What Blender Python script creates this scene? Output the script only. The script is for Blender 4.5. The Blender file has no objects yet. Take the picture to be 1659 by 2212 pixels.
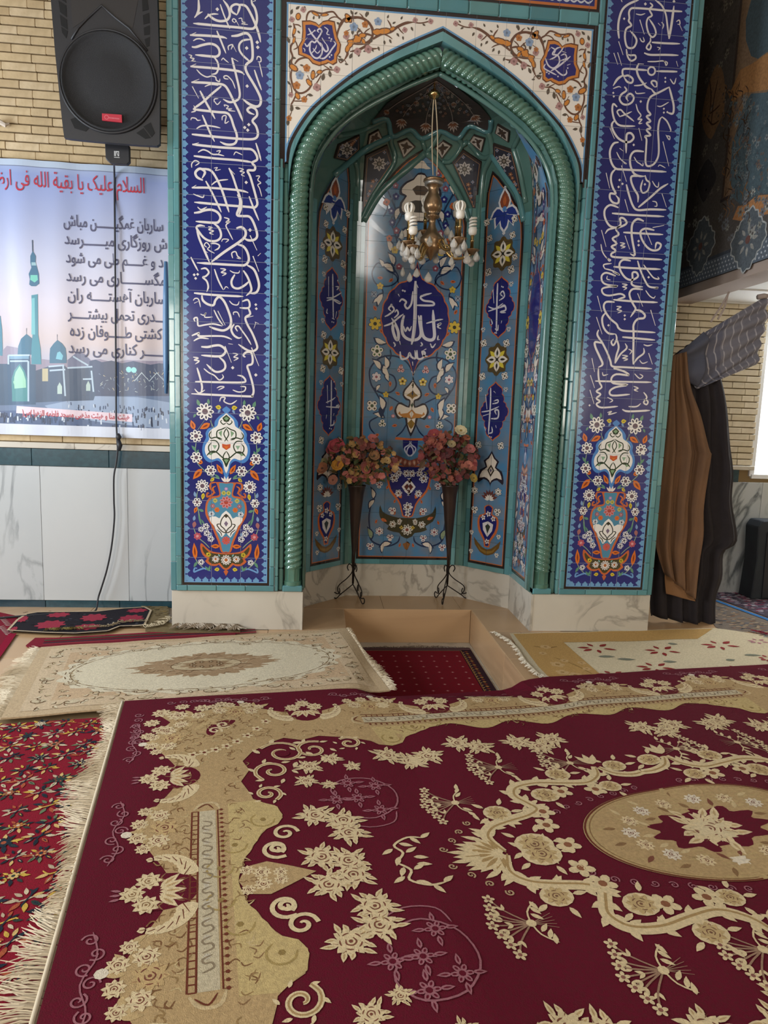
import bpy, bmesh, math, random
from math import sin, cos, pi, radians, atan2, hypot, floor
from mathutils import Vector, Matrix
from mathutils.geometry import tessellate_polygon
random.seed(7)
scene = bpy.context.scene
COL = scene.collection
V = Vector
# ------------------------------------------------------------------ camera
FPX = 1500.0
CAM = V((-0.7548, -4.9643, 1.585))
YAW, PITCH, ROLL = 0.095022, 0.13866, -0.034398
_f = V((sin(YAW)*cos(PITCH), cos(YAW)*cos(PITCH), -sin(PITCH)))
_r = V((cos(YAW), -sin(YAW), 0.0)); _d = _f.cross(_r)
_r2 = _r*cos(ROLL) + _d*sin(ROLL); _d2 = _d*cos(ROLL) - _r*sin(ROLL)
cd = bpy.data.cameras.new('camera'); cam = bpy.data.objects.new('camera', cd); COL.objects.link(cam)
cd.sensor_fit = 'HORIZONTAL'; cd.sensor_width = 36.0; cd.lens = FPX/1659*36.0
cd.clip_start = 0.05; cd.clip_end = 100
_u = -_d2; _b = -_f
cam.matrix_world = Matrix(((_r2.x, _u.x, _b.x, CAM.x), (_r2.y, _u.y, _b.y, CAM.y), (_r2.z, _u.z, _b.z, CAM.z), (0, 0, 0, 1)))
scene.camera = cam
# ------------------------------------------------------------------ light
scene.view_settings.view_transform = 'Standard'; scene.view_settings.look = 'None'
scene.view_settings.gamma = 1.0; scene.view_settings.use_curve_mapping = False
scene.view_settings.exposure = 0.34
w = bpy.data.worlds.new('sky'); scene.world = w; w.use_nodes = True
bg = w.node_tree.nodes['Background']; bg.inputs[0].default_value = (0.86, 0.93, 1.0, 1); bg.inputs[1].default_value = 1.0
def area(name, loc, aim, sx, sy, power, col=(1, 1, 1)):
    l = bpy.data.lights.new(name, 'AREA'); l.shape = 'RECTANGLE'; l.size = sx; l.size_y = sy; l.energy = power; l.color = col
    o = bpy.data.objects.new(name, l); COL.objects.link(o); o.location = loc
    o.rotation_euler = (V(aim)-V(loc)).to_track_quat('-Z', 'Y').to_euler(); return o
# daylight through the hall's windows: two in the rear wall, two in the left wall, one in the side bay
area('window_light_rear', (-4.2, -8.95, 2.5), (-4.2, 0, 2.3), 1.35, 2.0, 120, (1.0, 0.93, 0.82))
area('window_light_rear', (3.6, -8.95, 2.5), (3.6, 0, 2.3), 1.35, 2.0, 120, (1.0, 0.93, 0.82))
area('window_light_clerestory', (0.15, -8.95, 5.25), (0.15, 0, 4.0), 0.34, 1.2, 16, (1.0, 0.95, 0.88))
area('window_light_side', (-5.15, -1.3, 2.2), (0, -1.3, 2.0), 1.5, 2.0, 130, (0.80, 0.90, 1.0))
area('window_light_side', (-5.15, -4.8, 2.2), (0, -4.8, 2.0), 1.5, 2.0, 120, (0.92, 0.96, 1.0))
area('window_light_bay', (4.0, 1.30, 2.0), (3.6, -2, 0.8), 1.2, 1.4, 70, (0.9, 0.95, 1.0))
# ------------------------------------------------------------------ pixel -> place
def ray(x, y):
    return _r2*((x-829.5)/FPX) + _d2*((y-1106)/FPX) + _f
def onax(x, y, ax, v):
    d = ray(x, y); return CAM + d*((v-CAM[ax])/d[ax])
def onX(x, y, v): return onax(x, y, 0, v)
def onY(x, y, v=0.0): return onax(x, y, 1, v)
def onZ(x, y, v=0.0): return onax(x, y, 2, v)
def onP(x, y, p, n):
    d = ray(x, y); return CAM + d*((p-CAM).dot(n)/d.dot(n))
def zoom(x0, y0, s):
    def f(t):
        if isinstance(t, str):
            return [(x0+float(a.split(',')[0])/s, y0+float(a.split(',')[1])/s) for a in t.split()]
        return [(x0+a/s, y0+b/s) for a, b in t]
    return f
# ------------------------------------------------------------------ colour, materials
def lin(h, k=1.0):
    h = h.lstrip('#'); r = []
    for i in (0, 2, 4):
        c = int(h[i:i+2], 16)/255.0
        r.append((c/12.92 if c <= 0.04045 else ((c+0.055)/1.055)**2.4)*k)
    return (r[0], r[1], r[2], 1.0)
MATS = {}
def mat(name, col='#888888', rough=0.6, metal=0.0, attr=False, vary=0.0, vhue=None, noise=None, bump=None, spec=None, trans=0.0, emit=None, sheen=0.0, coat=0.0, alpha=1.0):
    if name in MATS: return MATS[name]
    m = bpy.data.materials.new(name); m.use_nodes = True; nt = m.node_tree; N = nt.nodes; L = nt.links
    p = N['Principled BSDF']; c = lin(col) if isinstance(col, str) else col
    p.inputs['Base Color'].default_value = c; p.inputs['Roughness'].default_value = rough; p.inputs['Metallic'].default_value = metal
    if spec is not None: p.inputs['Specular IOR Level'].default_value = spec
    if trans: p.inputs['Transmission Weight'].default_value = trans
    if sheen: p.inputs['Sheen Weight'].default_value = sheen; p.inputs['Sheen Roughness'].default_value = 0.6
    if coat: p.inputs['Coat Weight'].default_value = coat; p.inputs['Coat Roughness'].default_value = 0.06
    if alpha < 1: p.inputs['Alpha'].default_value = alpha
    src = None
    if attr:
        a = N.new('ShaderNodeAttribute'); a.attribute_name = 'Col'; src = a.outputs['Color']
    if vhue:
        oi = N.new('ShaderNodeObjectInfo'); cr = N.new('ShaderNodeValToRGB'); L.new(oi.outputs['Random'], cr.inputs[0])
        e = cr.color_ramp.elements; n = len(vhue)
        while len(e) < n: e.new(0.5)
        for i, h in enumerate(vhue): e[i].position = i/(n-1.0); e[i].color = lin(h)
        src = cr.outputs[0]
    if noise:
        sc, amt, dark = noise
        tc = N.new('ShaderNodeTexCoord'); nz = N.new('ShaderNodeTexNoise'); nz.inputs['Scale'].default_value = sc; nz.inputs['Detail'].default_value = 6
        L.new(tc.outputs['Object'], nz.inputs['Vector'])
        mr = N.new('ShaderNodeMapRange'); mr.inputs[1].default_value = 0.35; mr.inputs[2].default_value = 0.65; mr.inputs[3].default_value = 0; mr.inputs[4].default_value = amt
        L.new(nz.outputs[0], mr.inputs[0])
        mx = N.new('ShaderNodeMix'); mx.data_type = 'RGBA'; L.new(mr.outputs[0], mx.inputs[0])
        if src: L.new(src, mx.inputs[6])
        else: mx.inputs[6].default_value = c
        if isinstance(dark, str): mx.inputs[7].default_value = lin(dark)
        src = mx.outputs[2]
    if src: L.new(src, p.inputs['Base Color'])
    if bump:
        sc, st = bump[:2]
        tc = N.new('ShaderNodeTexCoord'); nz = N.new('ShaderNodeTexNoise'); nz.inputs['Scale'].default_value = sc; nz.inputs['Detail'].default_value = 3
        L.new(tc.outputs['Object'], nz.inputs['Vector'])
        b = N.new('ShaderNodeBump'); b.inputs['Strength'].default_value = st; b.inputs['Distance'].default_value = bump[2] if len(bump) > 2 else 0.01
        L.new(nz.outputs[0], b.inputs['Height']); L.new(b.outputs[0], p.inputs['Normal'])
    if emit:
        p.inputs['Emission Color'].default_value = lin(emit[0]); p.inputs['Emission Strength'].default_value = emit[1]
    MATS[name] = m; return m
def vein_mat(name, base, tint, vein, scale, rough, stretch=(1, 1, 1), rot=(0.4, 0.6, 0.5), vamt=0.75, thin=0.035):
    if name in MATS: return MATS[name]
    m = bpy.data.materials.new(name); m.use_nodes = True; nt = m.node_tree; N = nt.nodes; L = nt.links
    p = N['Principled BSDF']; p.inputs['Roughness'].default_value = rough
    tc = N.new('ShaderNodeTexCoord'); oi = N.new('ShaderNodeObjectInfo'); mp = N.new('ShaderNodeMapping')
    mp.inputs['Rotation'].default_value = rot; mp.inputs['Scale'].default_value = stretch
    ml = N.new('ShaderNodeMath'); ml.operation = 'MULTIPLY'; ml.inputs[1].default_value = 37.0
    L.new(oi.outputs['Random'], ml.inputs[0])
    va = N.new('ShaderNodeVectorMath'); va.operation = 'ADD'
    L.new(tc.outputs['Object'], mp.inputs[0]); L.new(mp.outputs[0], va.inputs[0]); L.new(ml.outputs[0], va.inputs[1])
    n1 = N.new('ShaderNodeTexNoise'); n1.inputs['Scale'].default_value = scale; n1.inputs['Detail'].default_value = 8; n1.inputs['Distortion'].default_value = 1.2
    n2 = N.new('ShaderNodeTexNoise'); n2.inputs['Scale'].default_value = scale*0.45; n2.inputs['Detail'].default_value = 4
    L.new(va.outputs[0], n1.inputs['Vector']); L.new(va.outputs[0], n2.inputs['Vector'])
    sb = N.new('ShaderNodeMath'); sb.operation = 'SUBTRACT'; sb.inputs[1].default_value = 0.5; L.new(n1.outputs[0], sb.inputs[0])
    ab = N.new('ShaderNodeMath'); ab.operation = 'ABSOLUTE'; L.new(sb.outputs[0], ab.inputs[0])
    r1 = N.new('ShaderNodeMapRange'); r1.inputs[1].default_value = 0.0; r1.inputs[2].default_value = thin; r1.inputs[3].default_value = vamt; r1.inputs[4].default_value = 0
    L.new(ab.outputs[0], r1.inputs[0])
    g = N.new('ShaderNodeMath'); g.operation = 'MULTIPLY'
    r2 = N.new('ShaderNodeMapRange'); r2.inputs[1].default_value = 0.42; r2.inputs[2].default_value = 0.60; L.new(n2.outputs[0], r2.inputs[0])
    L.new(r1.outputs[0], g.inputs[0]); L.new(r2.outputs[0], g.inputs[1])
    r3 = N.new('ShaderNodeMapRange'); r3.inputs[1].default_value = 0.35; r3.inputs[2].default_value = 0.7; L.new(n2.outputs[0], r3.inputs[0])
    m1 = N.new('ShaderNodeMix'); m1.data_type = 'RGBA'; m1.inputs[6].default_value = lin(base); m1.inputs[7].default_value = lin(tint); L.new(r3.outputs[0], m1.inputs[0])
    m2 = N.new('ShaderNodeMix'); m2.data_type = 'RGBA'; m2.inputs[7].default_value = lin(vein); L.new(m1.outputs[2], m2.inputs[6]); L.new(g.outputs[0], m2.inputs[0])
    L.new(m2.outputs[2], p.inputs['Base Color'])
    MATS[name] = m; return m
# ------------------------------------------------------------------ object helpers
def tag(o, label=None, cat=None, group=None, kind=None):
    if label: o['label'] = label
    if cat: o['category'] = cat
    if group: o['group'] = group
    if kind: o['kind'] = kind
    return o
def empty(name, loc=(0, 0, 0), parent=None):
    o = bpy.data.objects.new(name, None); COL.objects.link(o); o.location = loc; o.empty_display_size = 0.1
    if parent: o.parent = parent
    return o
def link(name, me, parent=None, m=None, smooth=False):
    if m and not me.materials: me.materials.append(m)
    if smooth: me.polygons.foreach_set('use_smooth', [True]*len(me.polygons))
    o = bpy.data.objects.new(name, me); COL.objects.link(o)
    if parent:
        o.parent = parent
        o.matrix_parent_inverse = wmat(parent).inverted()
    return o
def wmat(o):
    m = Matrix.LocRotScale(o.location, o.rotation_euler, o.scale)
    return wmat(o.parent) @ o.matrix_parent_inverse @ m if o.parent else m
class MB:
    def __init__(s): s.v = []; s.f = []
    def add(s, vs, fs):
        n = len(s.v); s.v += [tuple(p) for p in vs]; s.f += [tuple(i+n for i in f) for f in fs]; return s
    def box(s, a, b):
        x0, y0, z0 = a; x1, y1, z1 = b
        return s.add([(x0, y0, z0), (x1, y0, z0), (x1, y1, z0), (x0, y1, z0), (x0, y0, z1), (x1, y0, z1), (x1, y1, z1), (x0, y1, z1)],
                     [(0, 3, 2, 1), (4, 5, 6, 7), (0, 1, 5, 4), (1, 2, 6, 5), (2, 3, 7, 6), (3, 0, 4, 7)])
    def tube(s, pts, r, n=8, cap=True, closed=False):
        pts = [V(p) for p in pts]; m = len(pts); rs = r if isinstance(r, (list, tuple)) else [r]*m
        vs = []; up = None
        for i, p in enumerate(pts):
            if closed: t = pts[(i+1) % m]-pts[i-1]
            else: t = pts[min(i+1, m-1)]-pts[max(i-1, 0)]
            if t.length < 1e-9: t = V((0, 0, 1))
            t.normalize()
            if up is None:
                up = V((0, 0, 1)) if abs(t.z) < 0.9 else V((1, 0, 0))
            a = (up - t*up.dot(t))
            if a.length < 1e-6: a = t.orthogonal()
            a.normalize(); up = a; b = t.cross(a)
            for k in range(n):
                q = 2*pi*k/n; vs.append(p + (a*cos(q)+b*sin(q))*rs[i])
        fs = []
        for i in range(m if closed else m-1):
            j = (i+1) % m
            for k in range(n): fs.append((i*n+k, i*n+(k+1) % n, j*n+(k+1) % n, j*n+k))
        if cap and not closed: fs.append(tuple(range(n-1, -1, -1))); fs.append(tuple((m-1)*n+k for k in range(n)))
        return s.add(vs, fs)
    def lathe(s, prof, c=(0, 0, 0), n=20, ax=None):
        c = V(c); vs = []; fs = []; m = len(prof)
        M = (ax.to_track_quat('Z', 'Y').to_matrix() if ax is not None else Matrix.Identity(3))
        for r, z in prof:
            for k in range(n):
                q = 2*pi*k/n; vs.append(c + M @ V((r*cos(q), r*sin(q), z)))
        for i in range(m-1):
            for k in range(n): fs.append((i*n+k, i*n+(k+1) % n, (i+1)*n+(k+1) % n, (i+1)*n+k))
        fs.append(tuple(range(n-1, -1, -1))); fs.append(tuple((m-1)*n+k for k in range(n)))
        return s.add(vs, fs)
    def prism(s, poly, fn, h0, h1):
        """closed 2-D polygon, mapped by fn(u,v,h), given thickness h0..h1"""
        area2 = sum(poly[i-1][0]*poly[i][1]-poly[i][0]*poly[i-1][1] for i in range(len(poly)))
        if area2 < 0: poly = poly[::-1]
        n = len(poly); tri = tessellate_polygon([[V((a, b, 0)) for a, b in poly]])
        vs = [fn(a, b, h0) for a, b in poly]+[fn(a, b, h1) for a, b in poly]
        fs = [(t[0]+n, t[1]+n, t[2]+n) for t in tri]
        fs = []
        for t in tri:
            a, b, c = (V((*poly[i], 0)) for i in t)
            if (b-a).cross(c-a).z < 0: t = (t[0], t[2], t[1])
            fs.append((t[0]+n, t[1]+n, t[2]+n)); fs.append((t[0], t[2], t[1]))
        fs += [(i, (i+1) % n, (i+1) % n+n, i+n) for i in range(n)]
        return s.add(vs, fs)
    def mesh(s, name):
        me = bpy.data.meshes.new(name); me.from_pydata(s.v, [], s.f); me.update(); return me
    def build(s, name, m, parent=None, smooth=False, bevel=0.0):
        me = s.mesh(name)
        if bevel:
            bm = bmesh.new(); bm.from_mesh(me)
            bmesh.ops.bevel(bm, geom=bm.edges[:], offset=bevel, segments=1, affect='EDGES', clamp_overlap=True)
            bm.to_mesh(me); bm.free()
        return link(name, me, parent, m, smooth)
def autosmooth(o, ang=35):
    me = o.data; bm = bmesh.new(); bm.from_mesh(me)
    for f in bm.faces: f.smooth = True
    for e in bm.edges:
        if len(e.link_faces) == 2 and e.calc_face_angle(0) > radians(ang): e.smooth = False
    bm.to_mesh(me); bm.free(); return o
def cr(pts, k=5, closed=False):
    """Catmull-Rom through 2-D/3-D points"""
    n = len(pts)
    if n < 3: return [tuple(p) for p in pts]
    out = []
    rng = n if closed else n-1
    for i in range(rng):
        if closed: p0, p1, p2, p3 = pts[i-1], pts[i], pts[(i+1) % n], pts[(i+2) % n]
        else: p0, p1, p2, p3 = pts[max(i-1, 0)], pts[i], pts[i+1], pts[min(i+2, n-1)]
        for j in range(k):
            t = j/k; t2 = t*t; t3 = t2*t
            out.append(tuple(0.5*((2*b)+(-a+c)*t+(2*a-5*b+4*c-d)*t2+(-a+3*b-3*c+d)*t3) for a, b, c, d in zip(p0, p1, p2, p3)))
    if not closed: out.append(tuple(pts[-1]))
    return out
def clip_rect(poly, x0, y0, x1, y1):
    def clip(P, inside, inter):
        out = []
        for i in range(len(P)):
            a, b = P[i-1], P[i]
            if inside(b):
                if not inside(a): out.append(inter(a, b))
                out.append(b)
            elif inside(a): out.append(inter(a, b))
        return out
    def ix(c): return lambda a, b: (c, a[1]+(b[1]-a[1])*(c-a[0])/(b[0]-a[0]))
    def iy(c): return lambda a, b: (a[0]+(b[0]-a[0])*(c-a[1])/(b[1]-a[1]), c)
    P = poly
    for ins, it in ((lambda p: p[0] >= x0, ix(x0)), (lambda p: p[0] <= x1, ix(x1)), (lambda p: p[1] >= y0, iy(y0)), (lambda p: p[1] <= y1, iy(y1))):
        if len(P) < 3: return []
        P = clip(P, ins, it)
    return P
def pl_area(P): return abs(sum(P[i-1][0]*P[i][1]-P[i][0]*P[i-1][1] for i in range(len(P))))/2 if len(P) > 2 else 0
class Art:
    """flat coloured inlay (glaze, print or pile) laid on a surface: polygons and pen strokes in surface coordinates"""
    def __init__(s, fn): s.fn = fn; s.v = []; s.f = []; s.c = []; s.n = 0
    def _add(s, vs, fs, col, h):
        n = len(s.v); c = lin(col) if isinstance(col, str) else col; s.n += 1
        h = h*1e-3 + (s.n % 40)*4e-6
        s.v += [(a, b, h) for a, b in vs]; s.f += [tuple(i+n for i in f) for f in fs]; s.c += [c]*len(fs)
    def poly(s, pts, col, h=0.4, smooth=0):
        if smooth: pts = cr(pts, smooth, True)
        if len(pts) < 3: return
        tri = tessellate_polygon([[V((a, b, 0)) for a, b in pts]]); out = []
        for t in tri:
            a, b, c = (pts[i] for i in t)
            z = (b[0]-a[0])*(c[1]-a[1])-(b[1]-a[1])*(c[0]-a[0])
            out.append(t if z > 0 else (t[0], t[2], t[1]))
        s._add(pts, out, col, h)
    def stroke(s, pts, wd, col, h=0.6, k=5, t0=0.55, t1=0.3, closed=False):
        """pen stroke of width wd tapering to t0*wd / t1*wd at the ends"""
        if k > 1: P = cr(pts, k, closed)
        else: P = [tuple(p) for p in pts]
        Q = [P[0]]
        for p in P[1:]:
            if hypot(p[0]-Q[-1][0], p[1]-Q[-1][1]) > 1e-6: Q.append(p)
        P = Q; n = len(P)
        if n < 2: return
        L = [0]
        for i in range(1, n): L.append(L[-1]+hypot(P[i][0]-P[i-1][0], P[i][1]-P[i-1][1]))
        T = L[-1] or 1; vs = []
        for i, p in enumerate(P):
            if closed: a, b = P[i-1], P[(i+1) % n]
            else: a, b = P[max(i-1, 0)], P[min(i+1, n-1)]
            dx, dy = b[0]-a[0], b[1]-a[1]; q = hypot(dx, dy) or 1; nx, ny = -dy/q, dx/q
            if closed: ww = wd
            else:
                e = min(0.35*T, 2.2*wd); x = L[i]; ww = wd
                if x < e: ww = wd*(t0+(1-t0)*x/e)
                if T-x < e: ww = min(ww, wd*(t1+(1-t1)*(T-x)/e))
            vs += [(p[0]+nx*ww/2, p[1]+ny*ww/2), (p[0]-nx*ww/2, p[1]-ny*ww/2)]
        fs = [(2*i, 2*i+1, 2*i+3, 2*i+2) for i in range(n-1)]
        if closed: fs.append((2*n-2, 2*n-1, 1, 0))
        s._add(vs, fs, col, h)
    def disc(s, c, r, col, h=0.6, n=12, ry=None, ang=0):
        ry = ry or r; ca, sa = cos(ang), sin(ang)
        s.poly([(c[0]+r*cos(2*pi*i/n)*ca-ry*sin(2*pi*i/n)*sa, c[1]+r*cos(2*pi*i/n)*sa+ry*sin(2*pi*i/n)*ca) for i in range(n)], col, h)
    def diamond(s, c, r, col, h=0.6):
        s.poly([(c[0]-r, c[1]), (c[0], c[1]-r), (c[0]+r, c[1]), (c[0], c[1]+r)], col, h)
    def rect(s, x0, y0, x1, y1, col, h=0.3): s.poly([(x0, y0), (x1, y0), (x1, y1), (x0, y1)], col, h)
    def flower(s, c, r, n, petal, core, h=0.6, line=None, a0=0.0, pw=0.8, cr_=0.32, inner=None):
        for i in range(n):
            a = a0+2*pi*i/n; cx, cy = c[0]+cos(a)*r*0.58, c[1]+sin(a)*r*0.58; wdt = r*pw*sin(pi/n)*1.05
            if line: s.disc((cx, cy), r*0.46+r*0.10, line, h, 9, wdt*0.5+r*0.10, a)
        for i in range(n):
            a = a0+2*pi*i/n; cx, cy = c[0]+cos(a)*r*0.58, c[1]+sin(a)*r*0.58; wdt = r*pw*sin(pi/n)*1.05
            s.disc((cx, cy), r*0.44, petal, h+0.15, 8, max(wdt*0.62, r*0.16), a)
            if inner: s.disc((c[0]+cos(a)*r*0.66, c[1]+sin(a)*r*0.66), r*0.2, inner, h+0.3, 6, max(wdt*0.25, r*0.07), a)
        s.disc(c, r*cr_, core, h+0.3, 8)
    def leaf(s, c, ang, L, W, col, h=0.6, mid=None, bend=0.0, line=None):
        ca, sa = cos(ang), sin(ang); P = []
        for t, w_ in ((0, 0), (0.2, 0.75), (0.45, 1.0), (0.7, 0.7), (1, 0)): P.append((t*L, w_*W/2+bend*L*sin(pi*t)))
        for t, w_ in ((0.7, 0.7), (0.45, 1.0), (0.2, 0.75)): P.append((t*L, -w_*W/2+bend*L*sin(pi*t)))
        f = lambda k: [(c[0]+(x if k == 1 else (x-L/2)*k+L/2)*ca-y*k*sa, c[1]+(x if k == 1 else (x-L/2)*k+L/2)*sa+y*k*ca) for x, y in P]
        if line: s.poly(f(1.35), line, h-0.1)
        s.poly(f(1), col, h)
        if mid: s.poly([(c[0]+x*0.55*ca+L*0.22*ca-y*0.32*sa, c[1]+x*0.55*sa+L*0.22*sa+y*0.32*ca) for x, y in P], mid, h+0.15)
    def build(s, name, m, parent=None, cutu=(), cutv=(), gap=0.0022, grid=0):
        bm = bmesh.new(); cl = bm.loops.layers.float_color.new('Col')
        vs = [bm.verts.new(p) for p in s.v]
        for f, c in zip(s.f, s.c):
            try: g = bm.faces.new([vs[i] for i in f])
            except ValueError: continue
            for l in g.loops: l[cl] = c
        def bis(ax, val, pool=None):
            co = V((0, 0, 0)); co[ax] = val; no = V((0, 0, 0)); no[ax] = 1
            fs = [f for f in (bm.faces if pool is None else pool) if f.is_valid and min(l.vert.co[ax] for l in f.loops) < val < max(l.vert.co[ax] for l in f.loops)]
            if not fs: return
            ge = set(fs)
            for f in fs: ge.update(f.edges); ge.update(f.verts)
            r = bmesh.ops.bisect_plane(bm, geom=list(ge), plane_co=co, plane_no=no, dist=1e-7)
            if pool is not None: pool.update(g for g in r['geom'] if isinstance(g, bmesh.types.BMFace))
        for ax, vals in ((0, cutu), (1, cutv)):
            for c in vals:
                bis(ax, c-gap/2); bis(ax, c+gap/2)
            if vals:
                vl = sorted(vals); kill = []
                import bisect
                for f in bm.faces:
                    x = sum(l.vert.co[ax] for l in f.loops)/len(f.loops)
                    i = bisect.bisect(vl, x)
                    if (i < len(vl) and vl[i]-x < gap/2) or (i > 0 and x-vl[i-1] < gap/2): kill.append(f)
                bmesh.ops.delete(bm, geom=kill, context='FACES')
        if grid:
            ext = lambda f: max(max(l.vert.co[a] for l in f.loops)-min(l.vert.co[a] for l in f.loops) for a in (0, 1))
            pool = set(f for f in bm.faces if ext(f) > grid*0.8)
            for ax in (0, 1):
                if not pool: break
                lo = min(v.co[ax] for f in pool if f.is_valid for v in f.verts); hi = max(v.co[ax] for f in pool if f.is_valid for v in f.verts)
                g = math.floor(lo/grid)*grid+grid
                while g < hi: bis(ax, g, pool); g += grid
        for v in bm.verts: v.co = s.fn(v.co.x, v.co.y, v.co.z)
        me = bpy.data.meshes.new(name); bm.to_mesh(me); bm.free()
        return link(name, me, parent, m)
def script_strokes(art, data, zf, pl, unit, col, h=0.9, wk=1.0, t0=0.6, t1=0.35):
    """lines of 'w:x,y x,y ...' in crop pixels; 'd:x,y' puts rhombic dots"""
    for ln in data.strip().splitlines():
        for item in ln.split(';'):
            item = item.strip()
            if not item: continue
            w_, pts = item.split(':'); P = [pl(x, y) for x, y in zf(pts)]
            if w_[0] == 'd':
                r = float(w_[1:] or 18)*unit
                for p in P: art.diamond(p, r, col, h)
            else: art.stroke(P, float(w_)*unit*wk, col, h, 4, t0, t1)
# ================================================================== materials
TURQ = mat('turquoise_glaze', rough=0.16, vhue=['#578c93', '#629aa0', '#4d828b', '#70a3a6', '#5c8a8a'], noise=(6, 0.45, '#587f7c'), bump=(9, 0.10, 0.01), coat=0.5)
ROPE = mat('sea_green_glaze', '#567c6b', 0.14, noise=(5, 0.8, '#476b5d'), bump=(14, 0.12, 0.008), coat=0.6)
GREENT = mat('green_glaze', rough=0.16, vhue=['#5b8078', '#537870', '#658b82'], noise=(5, 0.6, '#4c6f68'), bump=(9, 0.1, 0.01), coat=0.5)
BLUET = mat('deep_blue_glaze', rough=0.12, vhue=['#2c2f70', '#30357a', '#292c68'], bump=(7, 0.05, 0.008), coat=0.4)
SKYT = mat('sky_blue_glaze', rough=0.13, vhue=['#4a7fa8', '#5087b0', '#46779f'], noise=(7, 0.6, '#7d7772'), bump=(7, 0.06, 0.008), coat=0.4)
WHITET = mat('white_glaze', rough=0.14, vhue=['#efe6da', '#eae0d2', '#f2eade'], bump=(7, 0.05, 0.008), coat=0.4)
GLAZE = mat('painted_glaze', attr=True, rough=0.15, bump=(9, 0.05, 0.008), coat=0.35)
DARKV = mat('dark_vault_glaze', attr=True, rough=0.25)
GROUT = mat('grout', '#a9afb8', 0.9)
GROUTD = mat('grout_dark', '#55606a', 0.9)
BRICK = mat('buff_brick', rough=0.85, vhue=['#c0a984', '#c9b38e', '#b59d78', '#cdb998', '#c4ad86'], noise=(18, 0.5, '#a8926e'), bump=(60, 0.25, 0.004))
BRICKR = mat('pale_brick', rough=0.85, vhue=['#cdbfa4', '#d8cbb2', '#c4b598', '#d2c4a8'], noise=(18, 0.4, '#b3a68c'), bump=(60, 0.25, 0.004))
MORTAR = mat('mortar', '#8a7350', 0.95)
MARBLE = vein_mat('white_marble', '#bdbfbe', '#a9aeb0', '#4f5558', 1.5, 0.28, (1, 1, 0.5), (0.4, 0.7, 0.35), 0.95, 0.03)
MARBLEW = vein_mat('warm_white_marble', '#cbc4b6', '#b8b0a2', '#7b746a', 2.6, 0.3, (1, 1, 1), (0.3, 1.0, 0.5), 0.7, 0.04)
BEIGE = vein_mat('beige_marble', '#b8946c', '#c6a581', '#8a6a4a', 1.4, 0.3, (0.5, 0.5, 3.0), (0.0, 0.12, 0.1), 0.45, 0.10)
STONE = mat('dark_green_stone', rough=0.25, vhue=['#24424c', '#2a4a52', '#213a46'], noise=(30, 0.5, '#1a2f38'))
PLASTER = mat('white_plaster', '#d9d8d4', 0.9)
# ================================================================== the setting
YL, YR = 0.58, 1.25          # back wall left of the niche and in the side bay
PX, PY0, PY1, PZ = 0.53, -1.30, 0.57, -0.285   # sunken pit in front of the niche
fl = MB()
QX, QY = PX+0.02, PY1+0.022
for a, b in (((-5.2, -9.0), (-QX, 1.6)), ((QX, -9.0), (5.4, 1.6)), ((-QX, QY), (QX, 1.6)), ((-QX, -9.0), (QX, PY0))):
    fl.box((a[0], a[1], -0.5), (b[0], b[1], -0.012))
floor = tag(fl.build('floor', MORTAR), kind='structure')
def slab(name, a, b, m, parent, bev=0.002): return MB().box(a, b).build(name, m, parent, bevel=bev)
for x0, x1, y0, y1 in ((-0.86, -0.2, 0.572, 1.1), (-0.198, 0.45, 0.572, 1.1), (0.452, 0.86, 0.572, 1.1), (0.535, 1.1, 0.0, 0.57), (0.535, 0.78, -0.60, -0.002), (0.535, 0.78, -1.2, -0.602),
                       (-1.1, -0.535, 0.0, 0.57), (-1.1, -0.535, -0.6, -0.002), (-1.1, -0.535, -1.2, -0.602), (0.782, 1.7, -0.6, -0.002), (1.702, 2.6, -0.6, -0.002),
                       (-1.8, -1.102, -0.6, -0.002), (-2.5, -1.802, -0.6, -0.002), (-3.3, -2.502, -0.6, -0.002), (-4.2, -3.302, -0.6, -0.002),
                       (-2.5, -1.802, 0, 0.6), (-3.3, -2.502, 0, 0.6), (-4.2, -3.302, 0, 0.6), (-2.5, -1.802, -1.2, -0.602), (-3.3, -2.502, -1.2, -0.602), (1.8, 2.6, 0, 1.2), (2.602, 3.6, 0, 1.2), (2.602, 3.6, -0.6, -0.002)):
    slab('floor_slab', (x0, y0, -0.012), (x1, y1, 0.0), BEIGE, floor)
slab('pit_riser', (-0.529, 0.57, PZ), (0.529, 0.59, -0.002), BEIGE, floor)
for y0, y1 in ((PY0, -0.50), (-0.498, 0.569)):
    slab('pit_riser', (0.53, y0, PZ), (0.548, y1, -0.002), BEIGE, floor)
    slab('pit_riser', (-0.548, y0, PZ), (-0.53, y1, -0.002), BEIGE, floor)
slab('pit_floor', (-0.53, PY0, PZ-0.02), (0.53, PY1, PZ), MARBLEW, floor)
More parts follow.
